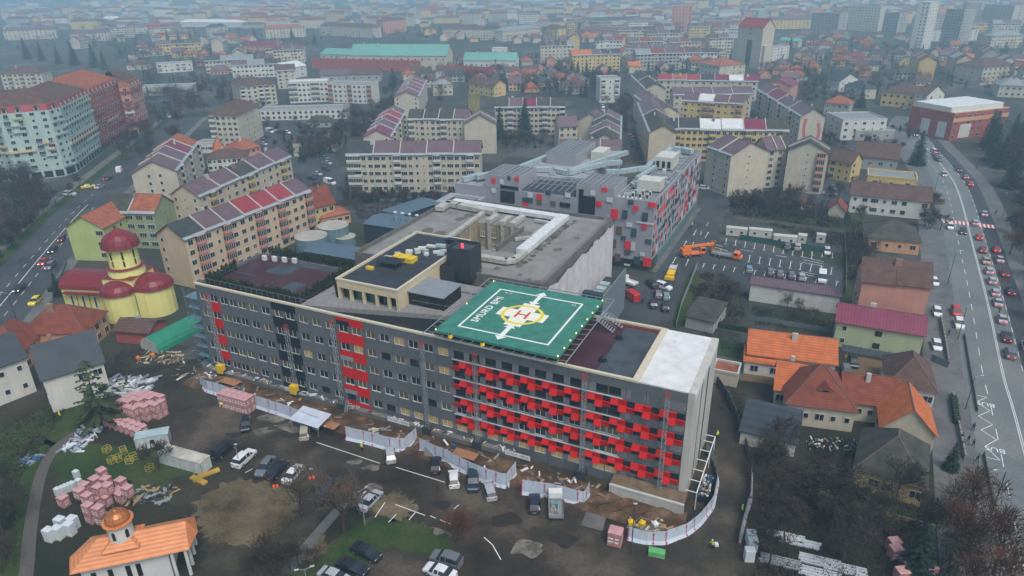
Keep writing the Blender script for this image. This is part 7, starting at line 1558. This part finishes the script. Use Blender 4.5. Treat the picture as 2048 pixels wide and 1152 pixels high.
# mast climbers
def lattice(b,x,y,z0,z1,w=.45,st=.9,r=.035,rd=None):
    z=z0
    for sx in(-w,w):
        for sy in(-w,w): b.bar((x+sx,y+sy,z0),(x+sx,y+sy,z1),r)
    k=0
    while z<z1-st*.5:
        s=1 if k%2 else -1; z2=min(z+st,z1)
        b.bar((x-w*s,y-w,z),(x+w*s,y-w,z2),r*.8,3); b.bar((x-w*s,y+w,z),(x+w*s,y+w,z2),r*.8,3); b.bar((x-w,y-w*s,z),(x-w,y+w*s,z2),r*.8,3); b.bar((x+w,y-w*s,z),(x+w,y+w*s,z2),r*.8,3); b.bar((x-w,y-w,z2),(x+w,y-w,z2),r*.8,3); z=z2; k+=1
for i,(u,top,lab) in enumerate([(4.5,20.5,'steel mast climber at the far left of the facade'),(25.8,17.5,'steel mast climber before the dark panel column'),(38.2,21.2,'steel mast climber at the edge of the red column'),(59.2,21.0,'steel mast climber in the middle of the facade'),(70.4,21.0,'steel mast climber at the left of the red relief'),(91.5,21.8,'red topped mast climber on the red relief'),(105.7,21.9,'red topped mast climber nearest the white end wall')]):
    o=site('mast_climber',lab,'mast climber',u,-1.0,0); b=MB().mat(STEEL); lattice(b,0,0,1,top-1.2,.32,.8); b.build('mast',o); b=MB().mat(M('red mast top',(.45,.05,.06),.6,.1,1)); lattice(b,0,0,top-1.2,top,.33,.6); b.build('mast_top',o); b=MB().mat(STEELD); b.box(-.9,.9,-.7,.7,0,1.6); b.build('base',o)
    if i in(0,1): b=MB().mat(YEL); b.box(-.8,.8,-1.1,.1,1.0,3.0); b.build('hoist_box',o); b=MB().mat(STEEL); b.box(-3,3,-.5,.5,.9,1.05); b.build('platform',o)
o=site('site_ladder','short steel ladder leaning on the concrete ledge','ladder',40,-2.5,0); b=MB().mat(ALU); b.bar((-.3,0,0),(-.3,1.2,3),.04); b.bar((.3,0,0),(.3,1.2,3),.04); [b.bar((-.3,.12*k,.3*k),(.3,.12*k,.3*k),.03) for k in range(1,10)]; b.build('ladder_frame',o)
# scaffold stair tower at the left end
o=site('scaffold_tower','blue grey scaffold stair tower against the left end of the wing','scaffold',-2.6,1.5,0); b=MB().mat(M('blue grey scaffold',(.12,.19,.23),.6,.15,1))
for u in(-2,0,2.2):
    for v in(-1.2,3): b.bar((u,v,0),(u,v,20),.06)
for k in range(8):
    z=2.5*k+.1
    b.box(-2,2.2,-1.2,3,z,z+.08)
    for v in(-1.2,3): b.bar((-2,v,z+1),(2.2,v,z+1),.04); b.bar((-2,v,z),(2.2,v,z+2.5),.05) if k<7 else None
    b.bar((-2,-1.2,z+1),(-2,3,z+1),.04)
b.build('frame',o); 
o=site('annex','low blue grey roofed annex behind the left end of the wing','building',0,0,0); b=MB().mat(M('blue grey sheet roof',(.13,.19,.21),.5,.15,.4,kind='seam')); b.box(-7,-.3,6,21,13.6,13.9); b.box(-5.5,12,21.6,27.5,15.6,15.9); b.build('roof',o); b=MB().mat(CONCD); b.box(-6.8,-.5,6.2,20.8,0,13.6); b.box(-5.3,11.8,21.8,27.3,0,15.6); b.build('wall',o)
# white steel frames at the corner
o=site('steel_frame','white painted steel frame standing at the end wall base','frame',112,0,0); b=MB().mat(PAINT['white'])
for v in(-1,5,11,16): b.bar((0,v,0),(0,v,3.6),.1)
b.bar((0,-1,3.6),(0,16,3.6),.12)
for v in(-1,2,5,8,11,14,16): b.bar((0,v,3.6),(-1.9,v,3.6),.09)
b.build('beams',o)
o=site('basement_wall','pale concrete retaining wall with timber edge at the hospital corner','wall',97.5,-3.4,0); b=MB().mat(OFFW); b.box(0,13,0,.4,0,2.3); b.build('wall_face',o); b=MB().mat(M('weathered decking',(.14,.1,.06),.85,.25,1)); b.box(0,13,.4,3.2,2.2,2.35); b.build('timber_deck',o); b=MB().mat(FRAME); b.box(0,13,-.1,0,2.1,2.4); b.build('edge_beam',o)
p=P(1410,990); q=P(1420,950); d=q-p; o=empty('skip',p,math.atan2(d.y,d.x),'blue skip heaped with rubble inside the curved hoarding','skip'); b=MB().mat(M('blue skip paint',(.02,.09,.2),.5,.15,1)); b.idx([(-2,-.8,0),(3,-.8,0),(3,.8,0),(-2,.8,0),(-2.8,-1.1,1.5),(3.8,-1.1,1.5),(3.8,1.1,1.5),(-2.8,1.1,1.5)],[(0,1,5,4),(1,2,6,5),(2,3,7,6),(3,0,4,7)]); b.build('tub',o); b=MB(); 
for k in range(60): b.mat(rr.choice([WHITE,TIM,CONCD,SAND_C,STEEL])); x,y,z=rr.uniform(-2.5,3.3),rr.uniform(-.9,.8),rr.uniform(1.1,1.7); b.box(x,x+rr.uniform(.1,.6),y,y+rr.uniform(.1,.4),z,z+rr.uniform(.05,.3))
b.build('rubble',o)['kind']='stuff'
for i,(x,y) in enumerate([(1262,1050),(1284,1052),(1310,1054),(1325,1060)]):
    p=P(x,y); o=empty('big_bag',p,i,'yellow topped material bag in the corner pit, %s from left'%('first','second','third','fourth')[i],'material bag'); b=MB().mat([YEL,YEL,WHITE,TIM][i]); b.box(-.5,.5,-.45,.45,0,.9); b.cyl(0,0,.9,1.15,.42,.2,8); b.build('bag',o)
# pallets of wrapped blocks

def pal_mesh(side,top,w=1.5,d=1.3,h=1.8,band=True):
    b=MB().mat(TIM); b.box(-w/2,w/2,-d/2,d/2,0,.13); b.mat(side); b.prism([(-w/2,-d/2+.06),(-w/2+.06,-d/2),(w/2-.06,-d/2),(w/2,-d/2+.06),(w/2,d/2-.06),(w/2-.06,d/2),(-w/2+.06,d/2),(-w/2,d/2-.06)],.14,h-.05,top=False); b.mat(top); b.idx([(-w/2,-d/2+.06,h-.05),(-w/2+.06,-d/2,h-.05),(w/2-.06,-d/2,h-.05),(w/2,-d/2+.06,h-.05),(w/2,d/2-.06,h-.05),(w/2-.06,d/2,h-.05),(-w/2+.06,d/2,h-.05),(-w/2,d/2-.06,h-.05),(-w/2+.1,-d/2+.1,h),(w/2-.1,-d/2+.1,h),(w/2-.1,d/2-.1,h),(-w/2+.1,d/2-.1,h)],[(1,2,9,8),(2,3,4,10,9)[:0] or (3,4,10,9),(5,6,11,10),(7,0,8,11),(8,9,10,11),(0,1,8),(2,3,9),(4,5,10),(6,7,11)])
    if band:
        b.mat(WHITE if side is PKW else STEEL)
        for z in(.5,.95): 
            for k in(-.3,0,.3): b.face((-w/2*.7+k*.2-.0+ -.1,-d/2-.012,z),(-.05+k*.2,-d/2-.012,z),(-.05+k*.2,-d/2-.012,z+.22),(-w/2*.7+k*.2-.1,-d/2-.012,z+.22)) if k==-.3 else b.face((k*.6+.08,-d/2-.012,z),(k*.6+.32,-d/2-.012,z),(k*.6+.32,-d/2-.012,z+.22),(k*.6+.08,-d/2-.012,z+.22))
            for k in(-.3,.05): b.face((w/2+.012,k,z),(w/2+.012,k+.25,z),(w/2+.012,k+.25,z+.22),(w/2+.012,k,z+.22))
    return b.mesh('load')
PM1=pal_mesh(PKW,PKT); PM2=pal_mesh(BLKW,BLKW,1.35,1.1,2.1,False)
def pallet(x,y,rz,me,label,group,z=0,s=1):
    p=P(x,y,z); return tag(put('pallet',me,None,p,rz,(s,s,s)),label,'pallet',group)
G1='pink wrapped pallets stacked beside the site container'
rowd=P(385,822)-P(290,795); a0=math.atan2(rowd.y,rowd.x)
p0=P(300,822); ux_=Vector((math.cos(a0),math.sin(a0),0)); vx_=Vector((-ux_.y,ux_.x,0)); cnt=0
for i in range(6):
    for j in range(5):
        if (i,j) in((5,4),(4,4),(5,3),(0,0),(5,0)): continue
        for k in range(2):
            if k and (i+j)%5==0: continue
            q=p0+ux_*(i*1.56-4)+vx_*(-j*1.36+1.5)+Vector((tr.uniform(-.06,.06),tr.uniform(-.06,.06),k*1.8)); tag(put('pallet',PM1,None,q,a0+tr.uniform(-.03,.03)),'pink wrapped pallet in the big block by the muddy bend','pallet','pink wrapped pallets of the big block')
p0=P(255,850)
for i in range(7):
    for j in range(2):
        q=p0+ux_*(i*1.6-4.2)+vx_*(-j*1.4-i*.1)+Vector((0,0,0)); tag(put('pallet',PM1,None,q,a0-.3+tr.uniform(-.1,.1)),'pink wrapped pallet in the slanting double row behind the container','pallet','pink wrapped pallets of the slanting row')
p0=P(460,812)
for i in range(5):
    for j in range(2):
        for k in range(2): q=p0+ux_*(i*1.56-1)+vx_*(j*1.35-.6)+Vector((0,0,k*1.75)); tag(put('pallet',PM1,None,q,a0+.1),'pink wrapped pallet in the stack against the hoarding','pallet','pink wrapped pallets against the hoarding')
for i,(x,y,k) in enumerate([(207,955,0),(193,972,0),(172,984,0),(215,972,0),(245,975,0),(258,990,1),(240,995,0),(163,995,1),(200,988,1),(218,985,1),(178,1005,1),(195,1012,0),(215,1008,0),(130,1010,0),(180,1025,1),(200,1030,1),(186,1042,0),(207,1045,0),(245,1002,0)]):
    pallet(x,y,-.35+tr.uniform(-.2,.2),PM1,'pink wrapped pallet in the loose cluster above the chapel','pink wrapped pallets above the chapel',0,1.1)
    if k: pallet(x,y,-.35,PM1,'pink wrapped pallet on top of another above the chapel','upper pink wrapped pallets above the chapel',1.95,1.05)
for i,(x,y) in enumerate([(103,1080),(120,1076),(143,1068),(125,1058),(150,1056)]): pallet(x,y,-.3,PM2,'white wrapped pallet at the near end of the loose cluster, %s'%('leftmost','second from left','third from left','behind the leftmost pair','rightmost')[i],'white wrapped pallets',0,1.15)
for i,(x,y) in enumerate([(118,990),(126,987),(133,984),(140,981),(147,978),(155,955),(160,972)]): pallet(x,y,-.3,PM2,'low white wrapped pallet in the short row left of the pink ones','short row of white pallets',0,.75)
pallet(1230,1085,-.35,PM1,'wide pink pallet under plastic beside the corner hoarding','roadside pallets',0,1.5); GP_=M('green pallet wrap',(.1,.35,.12),.6,.15,1); pallet(1313,1110,-.3,pal_mesh(GP_,GP_,2.6,1.2,1.0,False),'green covered pallet beside the corner hoarding','roadside pallets')
for i,(x,y) in enumerate([(1500,1085),(1503,1100),(1497,1120)]): pallet(x,y,-.1,PM2,'white wrapped pallet right of the hoarding end, %s'%('top','middle','lowest')[i],'white pallets by hoarding end',0,1.1)
for i,(x,y) in enumerate([(1785,1100),(1788,1115),(1812,1142),(1836,1150),(1856,1152),(1800,1160)]): pallet(x,y,.1,PM1,'pink wrapped pallet beside the dark conifer at the bottom right, number %d counted from the back'%(i+1) if 0 else ['rearmost pink pallet beside the dark conifer','second pink pallet beside the dark conifer','pink pallet between conifer and orange poles','pink pallet under the orange poles','rightmost pink pallet in the dark garden','pink pallet at the bottom edge by the conifer'][i],'pink pallets in the dark garden',0,1.2)
# site containers
def cabin(label,A,B,h,D,wm,rm,wins=2,name='site_cabin'):
    a,L,rz=frame_of(A,B,h,D); o=empty(name,(a.x,a.y,0),rz,label,'cabin'); b=MB().mat(wm); b.box(0,L,0,D,.1,h); b.build('wall',o); b=MB().mat(rm); b.box(-.08,L+.08,-.08,D+.08,h,h+.12); b.build('roof',o)
    for i in range(wins): x=L*(i+.5)/wins; b=MB().mat(DARK); b.box(x-.4,x+.4,-.03,0,1.1,1.9); b.build('window',o)
    b=MB().mat(STEEL)
    for x in(0,L): b.box(x-.06,x+.06,-.05,.05,.1,h)
    b.build('corner_post',o); return o
CABW=M('cabin white',(.45,.48,.45),.7,.1,.8,streak=.2); CABR=M('cabin rusty roof',(.38,.36,.3),.8,.3,.6)
cabin('white site container with peeling roof beside the four by four',(315,905),(400,928),2.6,2.5,CABW,CABR,0); cabin('white site container with blue roof behind the peeling one',(268,880),(335,868),2.6,2.5,CABW,M('pale blue roof',(.3,.4,.4),.6,.15,.6),1)
p=P(409,940); q=P(425,925)
cy=[(1453,456),(1495,460),(1499,459),(1545,463),(1548,472),(1595,476),(1597,471),(1614,473),(1634,470),(1652,472)]
for i,l in enumerate(['first cream cabin from the left along the car park','second cream cabin along the car park','third, lower cream cabin along the car park','short cream cabin with rooftop box','single pale cabin set apart at the right']): cabin(l,cy[2*i],cy[2*i+1],2.7,2.5,AHU,M('cabin cream roof',(.42,.43,.38),.7,.12,.5),2 if i<3 else 1)
o=empty('green_mesh_fence',P(1478,480),0,'dark green mesh fence below the cream cabins','fence'); b=MB().mat(M('green mesh',(.015,.08,.06),.8,.2,2)); pts=[P(1478,482),P(1530,490),P(1580,499),P(1610,503),P(1655,508)]
for a,c in zip(pts,pts[1:]): a=a-pts[0];c=c-pts[0]; b.face((a.x,a.y,0),(c.x,c.y,0),(c.x,c.y,2.0),(a.x,a.y,2.0))
b.build('mesh',o)
o=empty('sheet_fence',P(1352,655),0,'pale blue corrugated sheet fence beside the grass strip','fence'); pts=[P(1352,655),P(1362,615),P(1376,580),P(1394,535)]
for a,c in zip(pts,pts[1:]):
    for k in range(6): b=MB().mat(M('pale blue sheet',(.25,.3,.3),.6,.15,1)); x=a-pts[0]+(c-a)*k/6; y=a-pts[0]+(c-a)*(k+.96)/6; b.face((x.x,x.y,0),(y.x,y.y,0),(y.x,y.y,2.2),(x.x,x.y,2.2)); b.build('sheet',o)
# stillages (yellow crates) near the container
CRT=MB().mat(M('crate yellow',(.4,.33,.06),.7,.15,1))
for x in(-.6,.6):
    for y in(-.5,.5): CRT.bar((x,y,0),(x,y,1.2),.05)
for z in(.1,.6,1.15):
    for s in(-1,1): CRT.bar((-.6,s*.5,z),(.6,s*.5,z),.045); CRT.bar((s*.6,-.5,z),(s*.6,.5,z),.045)
crm=CRT.mesh('crate')
for i,(x,y) in enumerate([(225,925),(237,921),(260,925),(268,918),(300,940),(248,905),(395,960),(215,903)]): tag(put('stillage',crm,None,P(x,y),tr.uniform(0,3)),['yellow steel stillage leftmost on the lawn','yellow steel stillage second on the lawn','yellow steel stillage by the grey tree, left','yellow steel stillage by the grey tree, right','bright yellow stillage in front of the container','stillage behind the lawn pair','yellow stillage lying below the container end','pale stillage next to the slanting row'][i],'stillage','steel stillages')
for i,(x,y,r) in enumerate([(398,962,-.5),(418,948,.6)]):
    o=empty('timber_stack',P(x,y),r,('stack of yellow formwork beams below the container','stack of yellow formwork beams at the container end')[i],'timber'); 
    for k in range(8): b=MB().mat(M('yellow formwork',(.45,.28,.05),.7,.2,1)); b.box(-1.9,1.9,-.08,.08,0,.2); b.build('beam',o,(0,(k%4)*.25-.4,(k//4)*.22))
o=empty('tarp_heap',P(243,970),0,'black tarpaulin heap behind the pink pallets','tarpaulin'); b=MB().mat(BLK); b.idx([(-1.6,-.9,0),(1.6,-.9,0),(1.6,.9,0),(-1.6,.9,0),(-1,-.4,1),(1,-.5,1.1),(.9,.5,1),(-1,.4,.9)],[(4,5,6,7),(0,1,5,4),(1,2,6,5),(2,3,7,6),(3,0,4,7)]); b.build('heap',o)
# roof garden thujas and rooftop clutter
TH=[blob(60+i,150,.48,1.1,THU,.17,0) for i in range(3)]; PBX=MB().mat(DARK); PBX.box(-.4,.4,-.4,.4,0,.35); PBX=PBX.mesh('planter')
def thuja(u,v,z,side):
    o=empty('potted_thuja',S(u,v,z),tr.uniform(0,6),'columnar thuja in black planter on the %s of the roof deck'%side,'thuja','thuja hedge of the roof deck'); o.scale=(1,1,tr.uniform(.8,1.15)); put('planter',PBX,o); put('foliage',tr.choice(TH),o,(0,0,.3))
for i in range(26): thuja(2+i*1.02,1.9,21.55,'street edge')
for i in range(24): thuja(3+i*1.05,20.6,21.55,'rear edge')
for i in range(14): thuja(28,3+i*1.25,21.55,'inner edge')
for i in range(7): thuja(1.9,3+i*1.2,21.55,'left edge')
o=site('railing','thin glass railing along the roof garden edge','railing',0,0,21.6); b=MB().mat(STEEL)
for k in range(21): b.bar((.6+k*1.5,1.1,0),(.6+k*1.5,1.1,1.5),.03)
b.bar((.6,1.1,1.5),(30.6,1.1,1.5),.03); b.bar((30.6,1.1,1.5),(33,7,1.5),.03); b.build('rails',o)
o=site('railing','steel railing along the terrace above the dark gap','railing',0,0,21.6); b=MB().mat(STEEL)
for k in range(22): t=k/21; b.bar((30+28*t,1.7+7*t,0),(30+28*t,1.7+7*t,1.2),.03)
b.bar((30,1.7,1.2),(58,8.7,1.2),.035); b.bar((50,10.3,1.2),(61,10.8,1.2),.035); b.build('rails',o)
def rbox(label,u,v,z,w,d,h,m,name='crate',cat='crate',rz=0,group=None):
    o=site(name,label,cat,u,v,z,group); o.rotation_euler=(0,0,SANG+rz); b=MB().mat(m); b.box(-w/2,w/2,-d/2,d/2,0,h); b.build(name+'_body',o); return o
YT=M('yellow crate cover',(.6,.42,.02),.6,.12,1)
o=site('stacked_benches','yellow covered stack in the middle of the pavilion roof','stack',41.5,21.5,25.98)
for k in range(4): b=MB().mat(YT); b.box(-2.6+k*1.3,-1.4+k*1.3,-1.2,1.2,0,1.1-.1*(k%2)); b.build('bundle',o)
o=site('covered_table','black sheet covered frame beside the yellow stack','frame',40.5,17.5,25.98); b=MB().mat(BLK); b.box(-2.6,2.6,-1.7,1.7,1.3,1.4); b.build('cover',o); b=MB().mat(STEELD); [b.bar((x,y,0),(x,y,1.3),.08) for x in(-2.3,2.3) for y in(-1.5,1.5)]; b.build('leg_frame',o)
rbox('small yellow box left of the black covered frame',37.2,14.3,25.98,1.7,.8,.6,YT,'box','box')
for i,(u,v,w,d,h,r) in enumerate([(37.3,21,1.8,1.1,.5,.2),(38.5,23,1.2,1,.9,.5),(40,25.5,1.5,1,.8,.3),(41.5,26.5,1.3,1.1,1.0,.8),(43,27.5,1.2,1,.7,0),(41.2,29,1.8,1.0,.5,.4),(42.5,31,2.4,1.2,.4,.1),(44.5,31.8,2.4,1.2,.6,.2),(45.5,28.2,1.6,.7,.5,.7),(46.5,29.3,1.6,.7,.5,.7),(47,27.5,1.7,.9,.4,.4),(44.2,26,.9,.9,.6,0)]):
    rbox('pale equipment crate on the pavilion roof, %s'%['front left of the yellow stack','behind the first crate','third up the line','tall one in the line','next to the tall one','flat one beyond the line','wide panel stack, nearer','wide panel stack, farther','slanted one at right','second slanted one at right','last slanted one at right','small one mid roof'][i],u,v,25.98,w,d,h,[AHU,ZINC,DW][i%3],'crate','crate',r,'equipment crates on the pavilion roof')
rbox('black box at the rear corner of the pavilion roof',46,35,25.98,3.2,1.6,1.1,BLK,'box','box')
for i in range(4): rbox('white fan unit at the left rear of the roof garden, %s'%('first','second','third','fourth')[i],4+i*2.6,17.5+.5*i,21.57,1.1,.7,1.1,DW,'fan_unit','fan unit',0,'fan units by the roof garden')
# lamp posts
def lamp(x,y,h,label,arm=1.6,rz=0,dbl=False,group='street lamps'):
    p=P(x,y); o=empty('street_lamp',p,rz,label,'street lamp',group); b=MB().mat(STEELD if h>7 else STEEL); b.bar((0,0,0),(0,0,h),.1,6,.06); b.build('pole',o); b=MB().mat(STEEL); b.bar((0,0,h),(arm,0,h+.3),.05); 
    if dbl: b.bar((0,0,h),(-arm,0,h+.3),.05)
    b.build('arm',o); 
    for s in((1,-1) if dbl else (1,)): b=MB().mat(ALU); b.box(s*arm-.3,s*arm+.3,-.12,.12,h+.25,h+.38); b.build('lantern',o)
for q in [(1975,1050,11,'tall dark lamp post leaning over the bottom right boulevard',1.8,PI),(1895,568,10,'lamp post on the pavement above the dark parking court',1.6,0),(1930,820,8,'slim pale lamp post beside the bus stop zigzag',1.4,0),(1915,680,9,'lamp post right by the red car',1.5,.5),(1868,388,10,'lamp post near the long white house',1.4,0),(2005,432,8,'pale double lamp on the far pavement',1.2,PI/2),(1953,338,9,'lamp post farther up the far pavement',1.2,PI),(36,648,9,'dark lamp post at the left boulevard kerb',1.5,PI),
  (488,1010,0,'',0,0)][:-1]: lamp(*q)
lamp(633,1015,8,'tall lamp post between bare trees in the yard',.1,0,group='yard lamps'); lamp(730,1050,6,'short lamp post on the lawn corner',.8,1,group='yard lamps'); lamp(620,1200,6,'double armed lamp near the bottom path',1.1,.3,True,group='yard lamps'); lamp(1262,1110,10,'thin pole beside the green covered pallet',.1,0,group='yard lamps'); lamp(480,935,5,'slim post beside the white crossover',.1,0,group='yard lamps')
for i,(x,y,w,d,h) in enumerate([(868,912,3.2,1.4,1.6)]): 
    o=empty('concrete_block',P(x,y),SANG+.3,'slanted grey concrete block at the fence gap','block'); b=MB().mat(CONCD); b.idx([(-1.8,-.9,0),(1.8,-.9,0),(1.8,.9,0),(-1.8,.9,0),(-1.8,.3,1.6),(1.8,.3,1.6),(1.8,.9,1.6),(-1.8,.9,1.6)],[(0,1,5,4),(4,5,6,7),(1,2,6,5),(3,0,4,7),(2,3,7,6)]); b.build('body',o)
o=site('site_shelter','white sheeted shelter over the site entrance','shelter',36.6,-9,0); b=MB().mat(FAB); b.idx([(-3.6,-2.2,2.5),(3.6,-2.2,2.3),(3.6,2.2,2.9),(-3.6,2.2,3.0)],[(0,1,2,3)]); b.build('canopy',o); b=MB().mat(TIM); [b.bar((x,y,0),(x,y,2.4),.06) for x in(-3.4,3.4) for y in(-2,2)]; b.build('posts',o)
for i,(x,y,c) in enumerate([(1105,430+0,0)][:0]): pass
for i,(x,y) in enumerate([(278,723),(307,717)]): 
    o=empty('mixer',P(x,y),i,('small orange concrete mixer at hangar front left','orange wheelbarrow heap at hangar front right')[i],'mixer'); b=MB().mat(ORNG); b.cyl(0,0,.4,1.2,.35,.5,8); b.cyl(0,0,1.2,1.5,.5,.25,8); b.build('drum',o); b=MB().mat(STEELD); b.bar((-.4,0,0),(0,0,.5),.05); b.bar((.4,0,0),(0,0,.5),.05); b.build('stand',o)
RB=M('red bin',(.5,.03,.02),.5,.1,1,emit=(1,.15,.05,.25))
for i,(x,y) in enumerate([(551,975),(694,982),(624,958)]): o=empty('lit_bin',P(x,y),0,['glowing orange red hazard lamps below the black saloon','glowing orange red hazard lamps by the tall bare tree','small red sign beside the yard lamp'][i],'hazard lamp'); b=MB().mat(RB); b.cyl(-.3,0,0,.5,.2,.2,8); b.cyl(.3,.1,0,.5,.2,.2,8); b.build('lamp_body',o)

gr=random.Random(31)
spots=[((1690,262),(1800,268)),((1500,345),(1470,300)),((600,392),(560,330)),((300,352),(330,300)),((1255,255),(1272,300)),((700,262),(760,235)),((470,240),(520,250)),((1850,245),(1800,215)),((420,360),(500,340)),((1880,330),(1866,300)),((1590,215),(1640,250)),((330,240),(390,200))]
for si,(a,c) in enumerate(spots):
    for k in range(7):
        t=(k+gr.uniform(-.2,.2))/7; x=a[0]+(c[0]-a[0])*t; y=a[1]+(c[1]-a[1])*t
        if gr.random()<.25: continue
        colr=gr.choice(['white','silver','grey','black','navy','red','silver']); car(gr.choice(['hatch','saloon','suv','estate']),x,y,x+gr.choice([8,-8]),y+4,colr,'%s car parked in the hazy streets %s'%(colr,'left of' if x<900 else 'right of')+' the rear hospital wings','cars in the hazy back streets')
for i in range(26):
    x,y=gr.choice([(1640,420),(1740,300),(1600,300),(560,300),(640,300),(460,280),(1230,320),(1100,330),(880,330),(1420,330),(350,330),(1820,420)]); x+=gr.uniform(-40,40); y+=gr.uniform(-14,14); p=P(x,y)
    if any((p.x-a)**2+(p.y-c)**2<70 for a,c in occ): continue
    occ.append((p.x,p.y)); w=gr.uniform(3,7); rk=gr.choice('DBYKX'); o=empty('shed',(p.x,p.y,0),gr.uniform(-.4,.4),'small %s roofed shed between the apartment blocks'%{'D':'mossy','B':'brown','Y':'grey','K':'black','X':'russet'}[rk],'shed','sheds between the apartment blocks'); b=MB().mat(WM[gr.choice('gcb')]); b.box(0,w,0,3.5,0,2.4); b.build('wall',o); b=MB().mat(RM[rk]); b.idx([(-.3,-.3,2.4),(w+.3,-.3,2.4),(w+.3,3.8,3.2),(-.3,3.8,3.2),(-.3,3.8,2.4),(w+.3,3.8,2.4)],[(0,1,2,3),(3,2,5,4),(0,3,4),(1,5,2)]); b.build('roof',o)

# garden fences, walls and gate posts on the right
def fence(label,pts,h,mat,step=2.0,cat='fence',name='garden_fence',t=.06):
    w=resample([P(*p) for p in pts],step); o=empty(name,(w[0].x,w[0].y,0),0,label,cat,'garden fences'); w=[p-w[0] for p in w]
    for a,c in zip(w,w[1:]):
        d=(c-a).normalized(); n=Vector((-d.y,d.x))*t; e=c-d*.12; b=MB().mat(mat); b.prism([tuple(a-n),tuple(e-n),tuple(e+n),tuple(a+n)],.05,h,bottom=True); b.build('panel',o)
        b=MB().mat(CONCD); b.box(a.x-.1,a.x+.1,a.y-.1,a.y+.1,0,h+.15); b.build('post',o)
GF=M('blue grey mesh panel',(.1,.13,.15),.7,.15,1); SW=M('stone wall',(.2,.19,.17),.9,.25,1.5); TP=M('tan board',(.3,.25,.12),.8,.2,1)
fence('blue grey paneled fence below the pale green house',[(1683,702),(1740,712),(1800,722)],1.8,GF); fence('low mesh fence right of the dark brown roof',[(1862,722),(1908,742)],1.8,GF)
fence('stone gate wall along the pavement above the hedge',[(1880,640),(1890,690),(1897,735)],1.3,SW,2.2,'wall','stone_wall',.15); fence('hedge side wall along the pavement lower down',[(1903,790),(1915,850),(1925,900),(1932,935)],1.2,SW,2.2,'wall','stone_wall',.15)
fence('pale board fence across the dark garden',[(1636,988),(1700,1008),(1770,1032),(1885,1062)],.9,TP,3.0); fence('dark board fence along the site drive',[(1418,745),(1455,800),(1485,870),(1500,935)],2.0,M('dark printed board',(.05,.06,.07),.7,.4,1.5),2.2)
fence('grey fence round the upper gardens',[(1470,440),(1560,450),(1700,470)],1.3,CONCD); fence('fence behind the white storage shed',[(1500,640),(1590,655),(1670,668)],1.4,GF); fence('fence beside the paved bays',[(1688,470),(1692,540),(1690,590)],1.6,CONCD); fence('wall beside the long white house',[(1650,400),(1640,440),(1690,452)],1.6,M('brown board',(.06,.04,.03),.9,.2,1))
fence('yellowish fence by the avenue behind the church',[(150,590),(122,560),(135,525)],1.3,GF); fence('fence before the long cream block',[(700,400),(780,405),(860,392)],1.4,GF)
fence('kerbside railing along the right boulevard',[(1928,672),(1941,750),(1955,830)],.8,STEELD,1.6,'railing','street_railing',.03); fence('lower kerbside railing along the right boulevard',[(1967,911),(1978,970),(1989,1020)],.8,STEELD,1.6,'railing','street_railing',.03)
HG_=M('evergreen hedge',(.015,.03,.012),.95,.3,1)
for lab,pts in (('clipped green hedge beside the yellow church',[(100,585),(140,548)]),('dark hedge above the lawn behind the hospital end',[(1395,645),(1500,665)]),('dark hedge along the avenue gardens',[(1905,800),(1912,850)])):
    a=P(*pts[0]);c=P(*pts[1]);d=(c-a); o=empty('hedge',a,math.atan2(d.y,d.x),lab,'hedge'); r_=random.Random(3); b=MB().mat(HG_); b.box(0,d.length,-.5,.5,0,1.3)
    for k in range(int(d.length*60)): x,y,z=r_.uniform(0,d.length),r_.uniform(-.7,.7),r_.uniform(.1,1.6); v=Vector((x,y,z)); e=Vector((r_.uniform(-1,1),r_.uniform(-1,1),r_.uniform(-1,1)))*.16; g=Vector((r_.uniform(-1,1),r_.uniform(-1,1),r_.uniform(-1,1)))*.16; b.face(v-e,v+g,v+e)
    b.build('foliage',o)
# ---------------- haze ----------------
b=MB(); b.box(-4900,4900,-1300,7000,-3.2,92)
hz=b.build('haze'); hm=bpy.data.materials.new('haze'); hm.use_nodes=True; n=hm.node_tree.nodes; n.remove(n['Principled BSDF'])
pv=n.new('ShaderNodeVolumePrincipled'); pv.inputs["Density"].default_value=.00045; pv.inputs['Color'].default_value=(.54,.82,.97,1); pv.inputs['Anisotropy'].default_value=.1
hm.node_tree.links.new(pv.outputs[0],n['Material Output'].inputs['Volume']); hz.data.materials.append(hm); hz['kind']='stuff'
